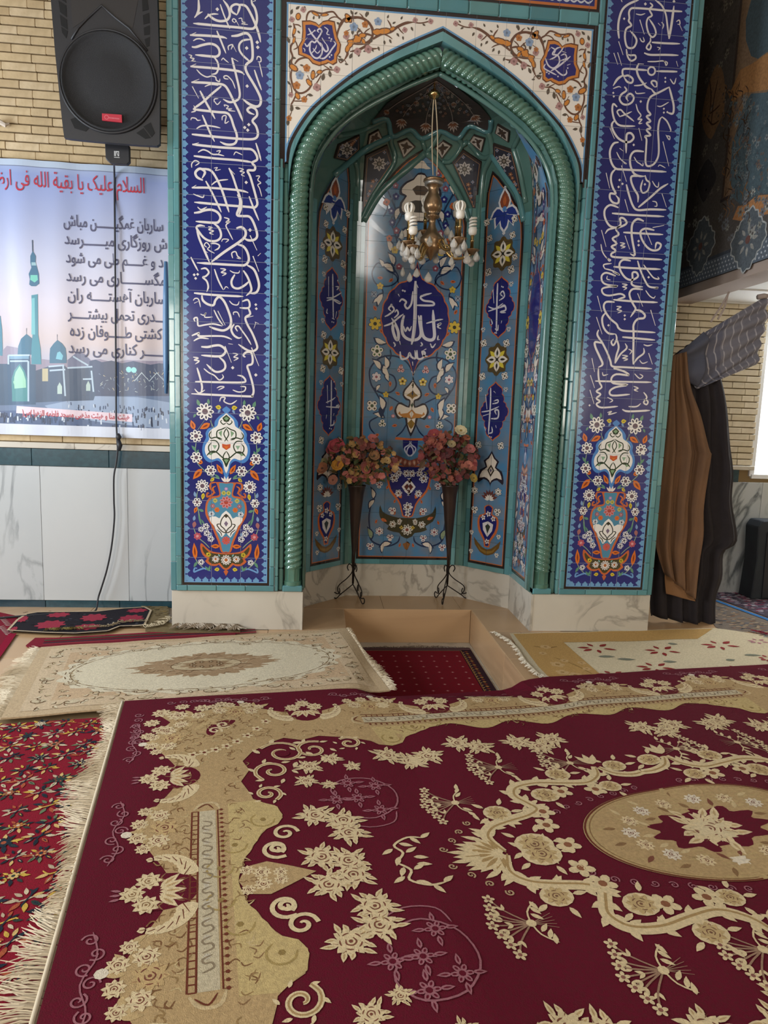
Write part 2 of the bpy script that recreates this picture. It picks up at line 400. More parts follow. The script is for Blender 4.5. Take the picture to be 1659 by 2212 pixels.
# ---- left back wall: bricks above, dark stone band, marble wainscot
def brick_mesh(L, H):
    b = MB().box((-L/2, -0.03, -H/2), (L/2, 0.02, H/2)); me = b.mesh('brick')
    bm = bmesh.new(); bm.from_mesh(me); bmesh.ops.bevel(bm, geom=bm.edges[:], offset=0.003, segments=1, affect='EDGES'); bm.to_mesh(me); bm.free(); return me
wl = tag(MB().box((-5.2, YL, -0.1), (-1.2, YL+0.3, 4.52)).build('wall_left', MORTAR), kind='structure')
BC, BL = 0.0590, 0.235
bm_l = {k: brick_mesh(BL*k-0.0018, BC-0.0095) for k in (1, 0.5)}
for me in bm_l.values(): me.materials.append(BRICK)
def bricks(parent, x0, x1, z0, z1, y, meshes, seed, edge_rows=True):
    rnd = random.Random(seed); r = 0; z = z0+BC/2
    while z < z1:
        x = x0 - (BL/2 if r % 2 else 0) + rnd.uniform(-0.03, 0.03)
        while x < x1:
            k = 1; L = BL
            if rnd.random() < 0.12: k = 0.5; L = BL/2
            a_, b_ = max(x, x0), min(x+L, x1)
            if b_-a_ > 0.02:
                if b_-a_ < L-0.002:
                    k = round(b_-a_, 2)
                    if k not in meshes: meshes[k] = brick_mesh(k-0.0018, BC-0.009); meshes[k].materials.append(meshes[1].materials[0])
                o = bpy.data.objects.new('brick', meshes[k]); COL.objects.link(o); o.parent = parent
                o.location = ((a_+b_)/2, y+rnd.uniform(-0.002, 0.002), z)
            x += L
        z += BC; r += 1
bricks(wl, -3.42, -1.82, 3.20, 4.55, YL, bm_l, 3)
bricks(wl, -3.42, -1.85, 1.292, 1.35, YL, bm_l, 5)
for x0, x1 in ((-3.6, -2.62), (-2.618, -1.82)):
    slab('ledge_strip', (x0, YL-0.035, 1.246), (x1, YL, 1.290), MARBLEW, wl)
for x0, x1 in ((-3.8, -2.94), (-2.937, -2.37), (-2.367, -1.82)):
    slab('stone_band', (x0, YL-0.03, 1.112), (x1, YL, 1.243), STONE, wl)
for x0, x1 in ((-3.75, -2.885), (-2.883, -2.235), (-2.233, -1.82)):
    slab('marble_slab', (x0, YL-0.025, 0.055), (x1, YL, 1.109), MARBLE, wl)
for x0, x1 in ((-3.75, -2.875), (-2.872, -2.31), (-2.307, -1.82)):
    slab('baseboard_stone', (x0, YL-0.028, -0.02), (x1, YL, 0.052), STONE, wl)
# ---- right side bay: brick wall with window, low ceiling behind a beam
wr = empty('wall_right', (0, 0, 0)); tag(wr, kind='structure')
WX0, WX1, WZ0, WZ1 = 3.30, 4.75, 1.13, 2.55
for a, b in (((1.2, -0.1), (WX0, 4.5)), ((WX1, -0.1), (5.4, 4.5)), ((WX0, -0.1), (WX1, WZ0)), ((WX0, WZ1), (WX1, 4.5))):
    MB().box((a[0], YR, a[1]), (b[0], YR+0.3, b[1])).build('wall_body', MORTAR, wr)
bm_r = {k: brick_mesh(BL*k-0.0018, BC-0.008) for k in (1, 0.5)}
for me in bm_r.values(): me.materials.append(BRICKR)
bricks(wr, 2.32, 3.295, 1.23, 2.70, YR, bm_r, 9)
slab('stone_sill', (2.2, YR-0.06, 1.19), (3.30, YR, 1.228), MARBLEW, wr)
slab('stone_band', (2.2, YR-0.05, 1.075), (3.16, YR, 1.188), STONE, wr)
for x0, x1 in ((1.9, 2.7), (2.702, 3.42), (3.422, 4.2)):
    slab('marble_slab', (x0, YR-0.03, 0.0), (x1, YR, 1.073), MARBLE, wr)
win = tag(MB().box((WX0, YR+0.10, WZ0), (WX1, YR+0.13, WZ1)).build('window_1', mat('daylight_pane', '#ffffff', 0.3, emit=('#f4f8ff', 3.2))), kind='structure')
for b in (((WX0, YR-0.03, WZ0-0.02), (WX1, YR+0.12, WZ0+0.02)), ((WX0-0.02, YR-0.02, WZ0), (WX0+0.03, YR+0.14, WZ1)), ((WX1-0.03, YR, WZ0), (WX1, YR+0.14, WZ1)), ((WX0, YR, WZ1-0.03), (WX1, YR+0.14, WZ1))):
    slab('window_frame', b[0], b[1], mat('white_paint', '#dedfe0', 0.5), win)
BX, BZ = 2.30, 2.67
beam = tag(MB().box((BX, -9.0, BZ), (BX+0.25, YR, 6.4)).build('beam_side', mat('pinkish_plaster', '#a08f84', 0.9)), kind='structure')
tag(MB().box((BX+0.25, -9.0, BZ+0.03), (5.4, YR, BZ+0.2)).build('ceiling_bay', PLASTER), kind='structure')
for k in range(4):
    MB().box((BX+0.26, YR-0.05-0.6*k-0.012, BZ+0.018), (5.2, YR-0.05-0.6*k, BZ+0.03)).build('trim_%d' % (k+1), PLASTER)['kind'] = 'structure'
# ---- the hall behind the camera: it only bounces and lets in daylight
tag(MB().box((-5.2, -9.2, 6.4), (5.4, 1.6, 6.7)).build('ceiling', PLASTER), kind='structure')
hall = MB().box((-5.4, -9.2, -0.1), (-5.2, -5.6, 6.6)).box((-5.4, -4.0, -0.1), (-5.2, -2.1, 6.6)).box((-5.4, -0.5, -0.1), (-5.2, 1.6, 6.6)).box((-5.4, -5.6, -0.1), (-5.2, -0.5, 1.15)).box((-5.4, -5.6, 3.25), (-5.2, -0.5, 6.6))
tag(hall.build('wall_far_left', mat('cream_wall', '#cbbd9f', 0.9)), kind='structure')
hall = MB().box((-5.4, -9.2, -0.1), (-4.9, -9.0, 6.6)).box((-3.5, -9.2, -0.1), (-0.2, -9.0, 6.6)).box((0.5, -9.2, -0.1), (2.9, -9.0, 6.6)).box((4.3, -9.2, -0.1), (5.4, -9.0, 6.6)).box((-5.4, -9.2, -0.1), (5.4, -9.0, 1.45)).box((-5.4, -9.2, 3.55), (-0.2, -9.0, 6.6)).box((0.5, -9.2, 3.55), (5.4, -9.0, 6.6)).box((-0.2, -9.2, -0.1), (0.5, -9.0, 4.5)).box((-0.2, -9.2, 6.0), (0.5, -9.0, 6.6))
tag(hall.build('wall_rear', MATS['cream_wall']), kind='structure')
tag(MB().box((5.4, -9.2, -0.1), (5.6, 1.6, 6.6)).build('wall_far_right', MATS['cream_wall']), kind='structure')
tag(MB().box((-1.79, 0.12, 4.52), (1.79, 1.6, 6.6)).box((-5.2, YL, 4.52), (-1.79, 1.6, 6.6)).box((1.79, YR, 4.5), (5.4, 1.6, 6.6)).build('wall_above_niche', MATS['cream_wall']), kind='structure')
# ================================================================== the tiled prayer niche
T = 0.205
mih = tag(empty('mihrab', (0, 0.3, 0)), 'tall turquoise tiled prayer niche with pointed rope-moulded arch and calligraphy piers', 'prayer niche')
def part(name): return empty(name, (0, 0, 0), None)
def sub(name):
    o = bpy.data.objects.new(name, None); COL.objects.link(o); o.parent = mih; o.matrix_parent_inverse = wmat(mih).inverted(); o.empty_display_size = 0.1
    return o
def box_me(name, a, b, m, bev=0.0016):
    me = MB().box(a, b).mesh(name); bm = bmesh.new(); bm.from_mesh(me)
    bmesh.ops.bevel(bm, geom=bm.edges[:], offset=bev, segments=1, affect='EDGES'); bm.to_mesh(me); bm.free(); me.materials.append(m); return me
def put(name, me, parent, loc):
    o = bpy.data.objects.new(name, me); COL.objects.link(o); o.parent = parent; o.matrix_parent_inverse = wmat(parent).inverted(); o.location = loc; return o
front = lambda u, v, h: V((u, -h, v))
def zrows(z0, z1, h=T):
    z = z0
    while z < z1: yield z, min(z+h, z1); z += h
G = 0.0020
ZTOP = 4.52
# ---- pier bodies, marble plinths
for sg in (-1, 1):
    MB().box((min(sg*0.866, sg*1.785), 0.11, 0.0), (max(sg*0.866, sg*1.785), 1.2, 5.0)).build('pier_body', GROUTD, mih)
    MB().box((min(sg*1.06, sg*1.785), 0.0016, 0.289), (max(sg*1.06, sg*1.785), 0.12, ZTOP)).build('pier_body', GROUT, mih)
    slab('plinth_slab', (min(sg*0.858, sg*1.79), 0.004, 0.0), (max(sg*0.858, sg*1.79), 0.13, 0.287), MARBLEW, mih)
MB().box((-1.06, 0.002, 4.06), (1.06, 0.12, ZTOP)).build('pier_body', GROUT, mih)
# ---- turquoise frame tiles
def vstrip(x0, x1, yf, yb, m, z0, z1, parent, h=T, bev=0.004, off=0.0):
    lo, hi = min(x0, x1), max(x0, x1); cache = {}
    z = z0-off
    while z < z1:
        a, b = max(z, z0), min(z+h, z1); z += h
        if b-a < 0.01: continue
        k = round(b-a, 4)
        if k not in cache: cache[k] = box_me('frame_tile', (-(hi-lo)/2+G/2, yf, G/2), ((hi-lo)/2-G/2, yb, k-G/2), m, bev)
        put('frame_tile', cache[k], parent, ((lo+hi)/2, 0, a))
for sg in (-1, 1):
    fr = sub('pier_frame')
    vstrip(sg*1.716, sg*1.754, -0.014, 0.012, TURQ, 0.332, ZTOP, fr, 0.21)
    vstrip(sg*1.754, sg*1.795, -0.004, 0.03, TURQ, 0.291, ZTOP, fr, 0.21)
    vstrip(sg*1.062, sg*1.099, -0.014, 0.012, TURQ, 0.332, ZTOP, fr, 0.21, 0.006, 0.07)
    x = 1.062
    while x < 1.75:
        L = min(0.205, 1.754-x)
        me = box_me('frame_tile', (-L/2+G/2, -0.014, 0.291), (L/2-G/2, 0.012, 0.331), TURQ, 0.005)
        put('frame_tile', me, fr, (sg*(x+L/2), 0, 0)); x += L
    cf = sub('column_frame')
    vstrip(sg*1.036, sg*1.061, -0.002, 0.12, TURQ, 0.29, 3.26, cf, 0.21, 0.005, 0.1)
    vstrip(sg*1.001, sg*1.036, 0.022, 0.12, GREENT, 0.29, 3.24, cf, 0.205, 0.008, 0.04)
    # plinth and fluted foot of the rope column
    me = box_me('column_plinth', (sg*0.932-0.072, -0.008, 0.289), (sg*0.932+0.072, 0.12, 0.333), TURQ, 0.006); link('column_plinth', me, cf)
    P = MB(); n = 36; prof = [(1.0, 0.333), (1.0, 0.36), (0.93, 0.365), (0.93, 0.462), (0.97, 0.47)]
    vs = []
    for s_, z in prof:
        for k in range(n):
            a = 2*pi*k/n; r = 0.066*s_*(1-(0.10*(0.5-0.5*cos(a*9)) if 0.36 < z < 0.465 else 0))
            vs.append((sg*0.932+r*cos(a), 0.055+r*sin(a), z))
    P.add(vs, [(i*n+k, i*n+(k+1) % n, (i+1)*n+(k+1) % n, (i+1)*n+k) for i in range(len(prof)-1) for k in range(n)])
    autosmooth(P.build('column_foot', ROPE, cf), 30)
# ---- arch curves (x >= 0 half; z from apex down)
A0 = [(0, 4.155), (0.2, 4.06), (0.335, 3.99), (0.47, 3.912), (0.6, 3.825), (0.735, 3.715), (0.87, 3.59), (0.96, 3.465), (1.017, 3.35), (1.036, 3.235)]
RC = [(0, 3.985), (0.19, 3.9), (0.325, 3.832), (0.46, 3.757), (0.597, 3.67), (0.732, 3.557), (0.837, 3.42), (0.897, 3.297), (0.924, 3.17), (0.930, 3.03)]
A0 = cr(A0, 6); RC = cr(RC, 6)
def offs(P, d):
    out = []
    for i, p in enumerate(P):
        a, b = P[max(i-1, 0)], P[min(i+1, len(P)-1)]; dx, dz = b[0]-a[0], b[1]-a[1]; q = hypot(dx, dz)
        nx, nz = -dz/q, dx/q      # outward (up/right) when walking apex -> springing is (-dz, dx) -> flip below
        out.append((p[0]+nx*-d*-1 if False else p[0]-nx*-d, p[1]-nz*-d))
    # keep apex on the axis
    x0, z0 = out[0]
    if abs(x0) > 1e-6:
        a, b = out[0], out[1]; t = (0-a[0])/((b[0]-a[0]) or 1); out[0] = (0.0, a[1]+(b[1]-a[1])*t)
    return [p for p in out if p[0] >= -1e-6]
def toward_in(P, d):  # move curve inwards (down/left) by d
    o1 = offs(P, d); o2 = offs(P, -d)
    lo, hi = (o1, o2) if o1[0][1] < o2[0][1] else (o2, o1)
    return lo if d > 0 else hi
LBI = toward_in(A0, 0.011); BKI = toward_in(A0, 0.034); BDI = toward_in(A0, 0.085)
ROUT = toward_in(RC, -0.068); RIN = toward_in(RC, 0.068)
def resample(P, n):
    L = [0]
    for i in range(1, len(P)): L.append(L[-1]+hypot(P[i][0]-P[i-1][0], P[i][1]-P[i-1][1]))
    out = []; j = 0
    for i in range(n+1):
        t = L[-1]*i/n
        while j < len(P)-2 and L[j+1] < t: j += 1
        k = (t-L[j])/((L[j+1]-L[j]) or 1); out.append((P[j][0]+(P[j+1][0]-P[j][0])*k, P[j][1]+(P[j+1][1]-P[j][1])*k))
    return out
mir = lambda P, sg: [(sg*x, z) for x, z in P]
spd = sub('spandrel'); arc = sub('arch_band')
NB = 8
for sg in (-1, 1):
    # turquoise tiles of the band and the rope groove behind
    a = resample(BKI, NB*6); b = resample(ROUT, NB*6)
    for i in range(NB):
        seg = mir(a[i*6:i*6+7], sg)+mir(b[i*6:i*6+7], sg)[::-1]
        MB().prism(seg, front, -0.06, 0.012 if i % 2 else 0.0105).build('arch_tile', TURQ, arc, bevel=0.0)
    a = resample(toward_in(RC, -0.085)+[(1.0, 2.5), (1.0, 0.3)], 60); b = resample(toward_in(RC, 0.075)+[(0.858, 2.5), (0.858, 0.3)], 60)
    vs = [(sg*x, 0.10, z) for x, z in a]+[(sg*x, 0.10, z) for x, z in b]; m_ = len(a)
    MB().add(vs, [(i, i+1, m_+i+1, m_+i) for i in range(m_-1)]).build('rope_groove', ROPE, arc)
    # rope moulding: column and arch half, twisted the other way on each side
    path = [(0.932, 0.46+(3.03-0.46)*i/110) for i in range(110)]+resample(RC, 90)[::-1]
    L = [0]
    for i in range(1, len(path)): L.append(L[-1]+hypot(path[i][0]-path[i-1][0], path[i][1]-path[i-1][1]))
    NS = int(L[-1]/0.0062); dense = []; j = 0
    for i in range(NS+1):
        t = L[-1]*i/NS
        while j < len(path)-2 and L[j+1] < t: j += 1
        k = (t-L[j])/((L[j+1]-L[j]) or 1); dense.append((path[j][0]+(path[j+1][0]-path[j][0])*k, path[j][1]+(path[j+1][1]-path[j][1])*k, t))
    n = 24; vs = []; fs = []
    for i, (x, z, t) in enumerate(dense):
        a, b = dense[max(i-3, 0)], dense[min(i+3, NS)]; dx, dz = b[0]-a[0], b[1]-a[1]; q = hypot(dx, dz); nx, nz = dz/q, -dx/q
        if i > NS-4: nx, nz = 0.45, 0.89   # mitre at the apex
        for k in range(n):
            ph = 2*pi*k/n; w_ = 3*ph - 2*pi*t/0.0425
            r = 0.0675*(0.80+0.20*abs(sin(w_/2))**0.6)
            px, pz = x+nx*cos(ph)*r, z+nz*cos(ph)*r
            if px < 0.001: px = 0.001
            vs.append((sg*px, 0.05-sin(ph)*r, pz))
    for i in range(NS):
        for k in range(n): fs.append((i*n+k, i*n+(k+1) % n, (i+1)*n+(k+1) % n, (i+1)*n+k))
    MB().add(vs, fs).build('rope_moulding', ROPE, arc, smooth=True)
    ie = [(x, z) for x, z in toward_in(RC, 0.078)]
    MB().tube([(sg*0.857, 0.085, 0.30+0.27*i) for i in range(10)]+[(sg*x, 0.085, z) for x, z in ie[::-1]], 0.017, 8).build('inner_bead', GREENT, arc, smooth=True)
core = [(sg_*x, z) for sg_ in (1,) for x, z in RC]
for sg in (-1, 1):
    MB().prism(mir(core, sg)+[(sg*1.05, 3.03), (sg*1.05, 4.3), (0.0, 4.3)], front, -0.119, -0.062).build('arch_core', GROUTD, arc)
# ---- spandrel tiles, cut by the arch
half = [(0.0, 4.21), (1.018, 4.21), (1.018, 3.30)]+[p for p in A0[::-1] if p[0] < 1.016]
ux = [0.02+T*k for k in range(-5, 6)]; vz = [4.21-T*k for k in range(1, 6)]
for sg in (-1, 1):
    reg = mir(half, sg)
    if sg < 0: reg = reg[::-1]
    xs = [-1.03]+ux+[1.03]; zs = [4.215]+vz+[2.95]
    for i in range(len(xs)-1):
        for j in range(len(zs)-1):
            c = clip_rect(reg, xs[i]+G/2, zs[j+1]+G/2, xs[i+1]-G/2, zs[j]-G/2)
            if pl_area(c) > 2e-4: MB().prism(c, front, -0.014, 0.0).build('spandrel_tile', WHITET, spd)
AF = Art(lambda u, v, h: V((u, -0.0004-h, v)))
BLK = '#2c211f'; LB = '#6f9fc8'
for sg in (-1, 1):
    a, b, c = mir(A0, sg), mir(LBI, sg), mir(BKI, sg)
    AF.poly(a+b[::-1], LB, 0.2); AF.poly(b+c[::-1], BLK, 0.2)
    AF.rect(min(sg*1.018, sg*1.028), 3.24, max(sg*1.018, sg*1.028), 4.216, LB, 0.2)
    AF.rect(min(sg*1.028, sg*1.062), 3.2, max(sg*1.028, sg*1.062), 4.24, BLK, 0.2)
AF.rect(-1.03, 4.206, 1.03, 4.216, LB, 0.25); AF.rect(-1.06, 4.216, 1.06, 4.24, BLK, 0.2)
AF.build('spandrel_border', GLAZE, spd, cutu=ux, cutv=vz)
# frame above the spandrel, and the foot of the frieze over it
fr = sub('frieze')
x = -1.0615
while x < 1.06:
    L = min(T, 1.0615-x); me = box_me('frame_tile', (-L/2+G/2, -0.014, 4.24), (L/2-G/2, 0.03, 4.322), TURQ, 0.008); put('frame_tile', me, fr, (x+L/2, 0, 0))
    me = box_me('frieze_tile', (-L/2+G/2, 0.0, 4.322), (L/2-G/2, 0.03, 4.322+T), BLUET); put('frieze_tile', me, fr, (x+L/2, 0, 0)); x += L
AZ = Art(front)
AZ.rect(-1.06, 4.323, 1.06, 4.341, BLK, 0.3); AZ.rect(-1.04, 4.341, 1.04, 4.358, '#c2703a', 0.35)
for sg in (-1, 1):
    AZ.rect(min(sg*1.04, sg*1.06), 4.323, max(sg*1.04, sg*1.06), ZTOP, BLK, 0.3); AZ.rect(min(sg*1.024, sg*1.04), 4.341, max(sg*1.024, sg*1.04), ZTOP, '#c2703a', 0.35)
for k in range(9): # tips of the letters of the frieze seen at the top edge
    xx = 0.55+0.05*k; AZ.stroke([(xx, 4.39), (xx+0.03, 4.375), (xx+0.06, 4.395)], 0.012, '#cfd0d8', 0.6)
for k in range(12):
    xx = -0.95+0.12*k; AZ.stroke([(xx, 4.42), (xx+0.05, 4.385), (xx+0.1, 4.43)], 0.014, '#cfd0d8', 0.6)
AZ.build('frieze_paint', GLAZE, fr, cutu=[-1.0615+T*k for k in range(1, 11)])
# ---- spandrel scrollwork
S8 = zoom(600, 0, 7.373); S3 = zoom(580, 0, 2.242)
fy = lambda x, y: (lambda p: (p.x, p.z))(onY(x, y, 0.0))
U8 = 1/7.373/322.0
BR, OR, OL, MV, BF, OB = '#6d4a38', '#d58a3c', '#5f5346', '#b38a86', '#8ea3c0', '#b9763f'
AS = {}
for sg in (-1, 1):
    A = AS[sg] = Art(lambda u, v, h: V((u, -0.0004-h, v)))
    M_ = (lambda p: p) if sg < 0 else (lambda p: (-p[0], p[1]))
    pl = lambda x, y: M_(fy(x, y))
    for ln in """20:455,330 465,250 500,190 560,180 640,205 720,215 800,195 880,190 930,240 960,280 1010,320 1030,370
22:1030,370 980,440 950,530 945,600;14:1030,370 1070,320 1110,310;14:800,330 840,290 900,270 950,280
26:1150,290 1220,285 1300,280 1390,310 1470,390 1510,460 1515,550 1470,640 1390,690 1300,700 1200,700
14:1200,200 1190,250 1210,350;14:1390,620 1380,550 1400,500 1470,450;16:1390,610 1340,520 1270,440;14:1090,500 1150,470
30:1200,700 1130,720 1100,790 1110,860 1070,940;14:1070,940 1000,1000 960,930;14:1060,950 1100,1020;12:1320,760 1360,780
22:250,370 265,450 240,560 270,640 215,720 205,800 235,900 215,980 240,1030;16:270,390 330,400 370,430;14:270,640 300,700 310,760 250,790
22:270,1020 330,950 420,920 480,930;22:235,1090 210,1160 210,1250 235,1350 270,1430 330,1480 400,1480 470,1440 520,1380 540,1280
18:280,1420 290,1500 250,1600 210,1680 220,1770;12:220,1780 190,1860 160,1990;14:200,1330 220,1430 230,1530
16:600,1240 680,1160 760,1110 830,1110 900,1120;14:690,1200 640,1290 600,1340;12:730,1040 790,1080 840,1110;12:470,1200 500,1260
14:250,1610 320,1610 400,1600 480,1500;12:400,1060 460,1150""".splitlines():
        script_strokes(A, ln, S8, pl, U8, BR, 0.5, 1.3, 0.7, 0.5)
    for ln in """8:340,130 365,95 400,85 450,88 490,115 505,165 485,210 440,240 395,250;7:505,175 470,165 440,185 410,210 385,240;5:440,185 430,160 445,140;5:600,150 590,120 575,95;5:480,215 500,235 530,235;9:505,190 545,165 590,155 625,130 665,112 700,108;4:700,108 740,112 790,100;4:470,110 455,80 440,65;4:545,160 580,175 600,190;4:625,130 640,150 655,165""".splitlines():
        script_strokes(A, ln, S3, pl, 1/2.242/322, BR, 0.5, 1.4)
    def pod(x, y, L, W, ang, zf=S8, k=1.0):
        c = pl(*zf([(x, y)])[0]); a = radians(ang) if sg < 0 else pi-radians(ang); L *= U8*k*1.12; W *= U8*k*1.2
        A.disc(c, L/2*1.35, BR, 0.7, 10, W/2*1.45, a); A.disc(c, L/2, OR, 0.85, 10, W/2, a)
    for p in ((325, 265, 75, 50, 80), (1125, 290, 110, 50, -50), (250, 1078, 110, 55, -30), (560, 1195, 100, 45, 85), (500, 1315, 90, 45, -50), (1165, 672, 90, 45, -10), (1112, 775, 90, 45, 70), (1270, 620, 100, 55, -50), (315, 1530, 80, 45, -60),
              (262, 500, 80, 30, 75), (258, 640, 80, 26, 75), (600, 225, 90, 26, -20), (745, 238, 90, 26, 10), (665, 1150, 70, 40, 20), (1365, 662, 70, 35, -60), (1590, 510, 90, 60, 0)): pod(*p)
    for x, y, L, W, an in ((560, 152, 170, 62, 10), (520, 158, 90, 50, -20), (430, 192, 120, 60, 30), (398, 212, 110, 50, 60), (455, 172, 90, 44, 10), (385, 95, 90, 44, 40), (470, 115, 70, 36, 60), (600, 140, 70, 36, 30)): pod(x, y, L, W, an, S3)
    def fl(x, y, r, pet, core, n=5, zf=S8):
        A.flower(pl(*zf([(x, y)])[0]), r*U8, n, pet, core, 0.8, None, 0.3, 1.2)
    for x, y in ((1210, 432), (350, 1200)): fl(x, y, 68, BF, '#6f7f96')
    fl(530, 105, 62, BF, '#6f7f96', 5, S3); fl(415, 130, 62, BF, '#6f7f96', 5, S3)
    for x, y, r in ((405, 155, 44), (225, 312, 44), (1270, 822, 56), (1440, 785, 62), (620, 1390, 62), (940, 1110, 52), (208, 1512, 40), (1090, 580, 52)): fl(x, y, r, MV, '#8a6460', 4)
    for x, y in ((710, 98), (785, 104), (660, 145)): fl(x, y, 42, MV, '#8a6460', 4, S3)
    for x, y, r in ((1390, 392, 52), (460, 1085, 58), (300, 1362, 60), (420, 1585, 50), (178, 1885, 45), (1090, 530, 40)): fl(x, y, r, OB, '#9a5a2c', 5)
    for x, y, an, L in ((310, 130, -40, 80), (215, 200, -70, 90), (430, 110, 60, 40), (200, 425, 170, 70), (330, 505, 40, 60), (170, 650, -110, 100), (250, 920, 10, 70), (385, 1045, 190, 60), (190, 1000, -80, 80), (960, 370, 30, 70), (1180, 210, 240, 80), (1240, 215, -40, 60), (1410, 240, -80, 90), (1190, 520, -90, 90), (1490, 650, -80, 80),
                        (1160, 900, -60, 100), (1020, 960, 190, 90), (1090, 1020, 10, 60), (1290, 880, -80, 70), (990, 910, 200, 60), (830, 1190, -100, 110), (720, 1240, -80, 120), (840, 1070, 30, 60), (510, 1510, 10, 90), (640, 1400, 20, 90), (310, 1720, 10, 90), (220, 1740, -80, 110), (160, 1960, -85, 110), (180, 1330, -130, 70), (570, 290, -80, 60), (660, 280, -70, 60)):
        a = -radians(an) if sg < 0 else pi+radians(an)
        A.leaf(pl(*S8([(x-L*0.4*cos(radians(an)), y-L*0.4*sin(radians(an)))])[0]), a, L*U8, L*0.5*U8, OL, 0.7)
    for x, y, an, L in ((620, 160, -50, 70), (585, 190, -60, 70), (560, 195, -80, 70), (530, 225, -70, 70), (500, 235, -60, 60), (475, 245, 200, 60), (575, 90, 70, 60), (745, 115, -30, 60), (760, 95, 40, 50), (690, 130, -60, 70), (650, 175, -80, 60), (600, 115, 30, 60), (640, 95, 60, 60), (480, 75, 80, 60), (445, 150, 200, 60)):
        A.leaf(pl(*S3([(x, y)])[0]), radians(an) if sg < 0 else pi-radians(an), L*U8, L*0.5*U8, OL, 0.7)
CART = "400,350 520,345 610,375 655,415 720,355 800,338 895,360 912,470 940,600 990,710 975,830 935,890 930,985 870,1022 800,985 770,1005 660,1035 560,1000 500,930 420,890 345,865 338,750 395,650 408,500"
cp = [fy(*p) for p in S8(CART)]; cc = (sum(p[0] for p in cp)/len(cp), sum(p[1] for p in cp)/len(cp))
def scaled(P, k, c): return [(c[0]+(x-c[0])*k, c[1]+(y-c[1])*k) for x, y in P]
for sg in (-1, 1):
    A = AS[sg]; q = cp if sg < 0 else [(-x, y) for x, y in cp]; c = (cc[0]*(-sg), cc[1]) if sg > 0 else cc
    A.poly(scaled(q, 1.06, c), '#6d4028', 1.0, 0); A.poly(q, '#cf8440', 1.15); A.poly(scaled(q, 0.86, c), '#2f2c70', 1.3)
script_strokes(AS[-1], """26:490,450 540,540 620,640 700,740 760,820 800,800 790,740 770,700
24:430,690 470,740 540,660 590,680 640,610 690,530 700,490 670,460 630,490 660,520;26:520,690 510,800 560,900 630,930 690,880 710,780 690,700 640,680
24:820,840 880,760 920,700 890,660;26:670,930 740,930 820,850 870,770;16:530,860 600,780 620,720;16:560,770 630,850 680,800
16:740,430 800,480 780,540 830,560;16:470,560 540,530 590,480;14:700,600 750,680 780,710;14:440,640 470,600;d16:820,605 845,655 855,625 825,910 855,880 590,490;14:405,770 430,790 430,830""", S8, fy, U8, '#d9d3dc', 1.6)
S6 = zoom(1160, 0, 3.3246)
script_strokes(AS[1], """12:100,510 150,480 200,440 240,405;11:60,420 80,470 120,490 160,450 150,400 110,390 140,350 170,340;10:160,440 210,420 200,390 170,400;11:130,500 180,540 210,530 210,500;10:90,430 130,410 170,370 190,340
10:60,460 50,490 100,520 140,540;9:100,340 130,360 120,390;8:180,370 210,380;8:215,470 240,460;8:80,370 95,345;d7:70,520 85,530 150,550 220,490""", S6, fy, 1/3.3246/322, '#d9d3dc', 1.6)
for sg in (-1, 1): AS[sg].build('scroll_painting', GLAZE, spd, cutu=ux, cutv=vz)
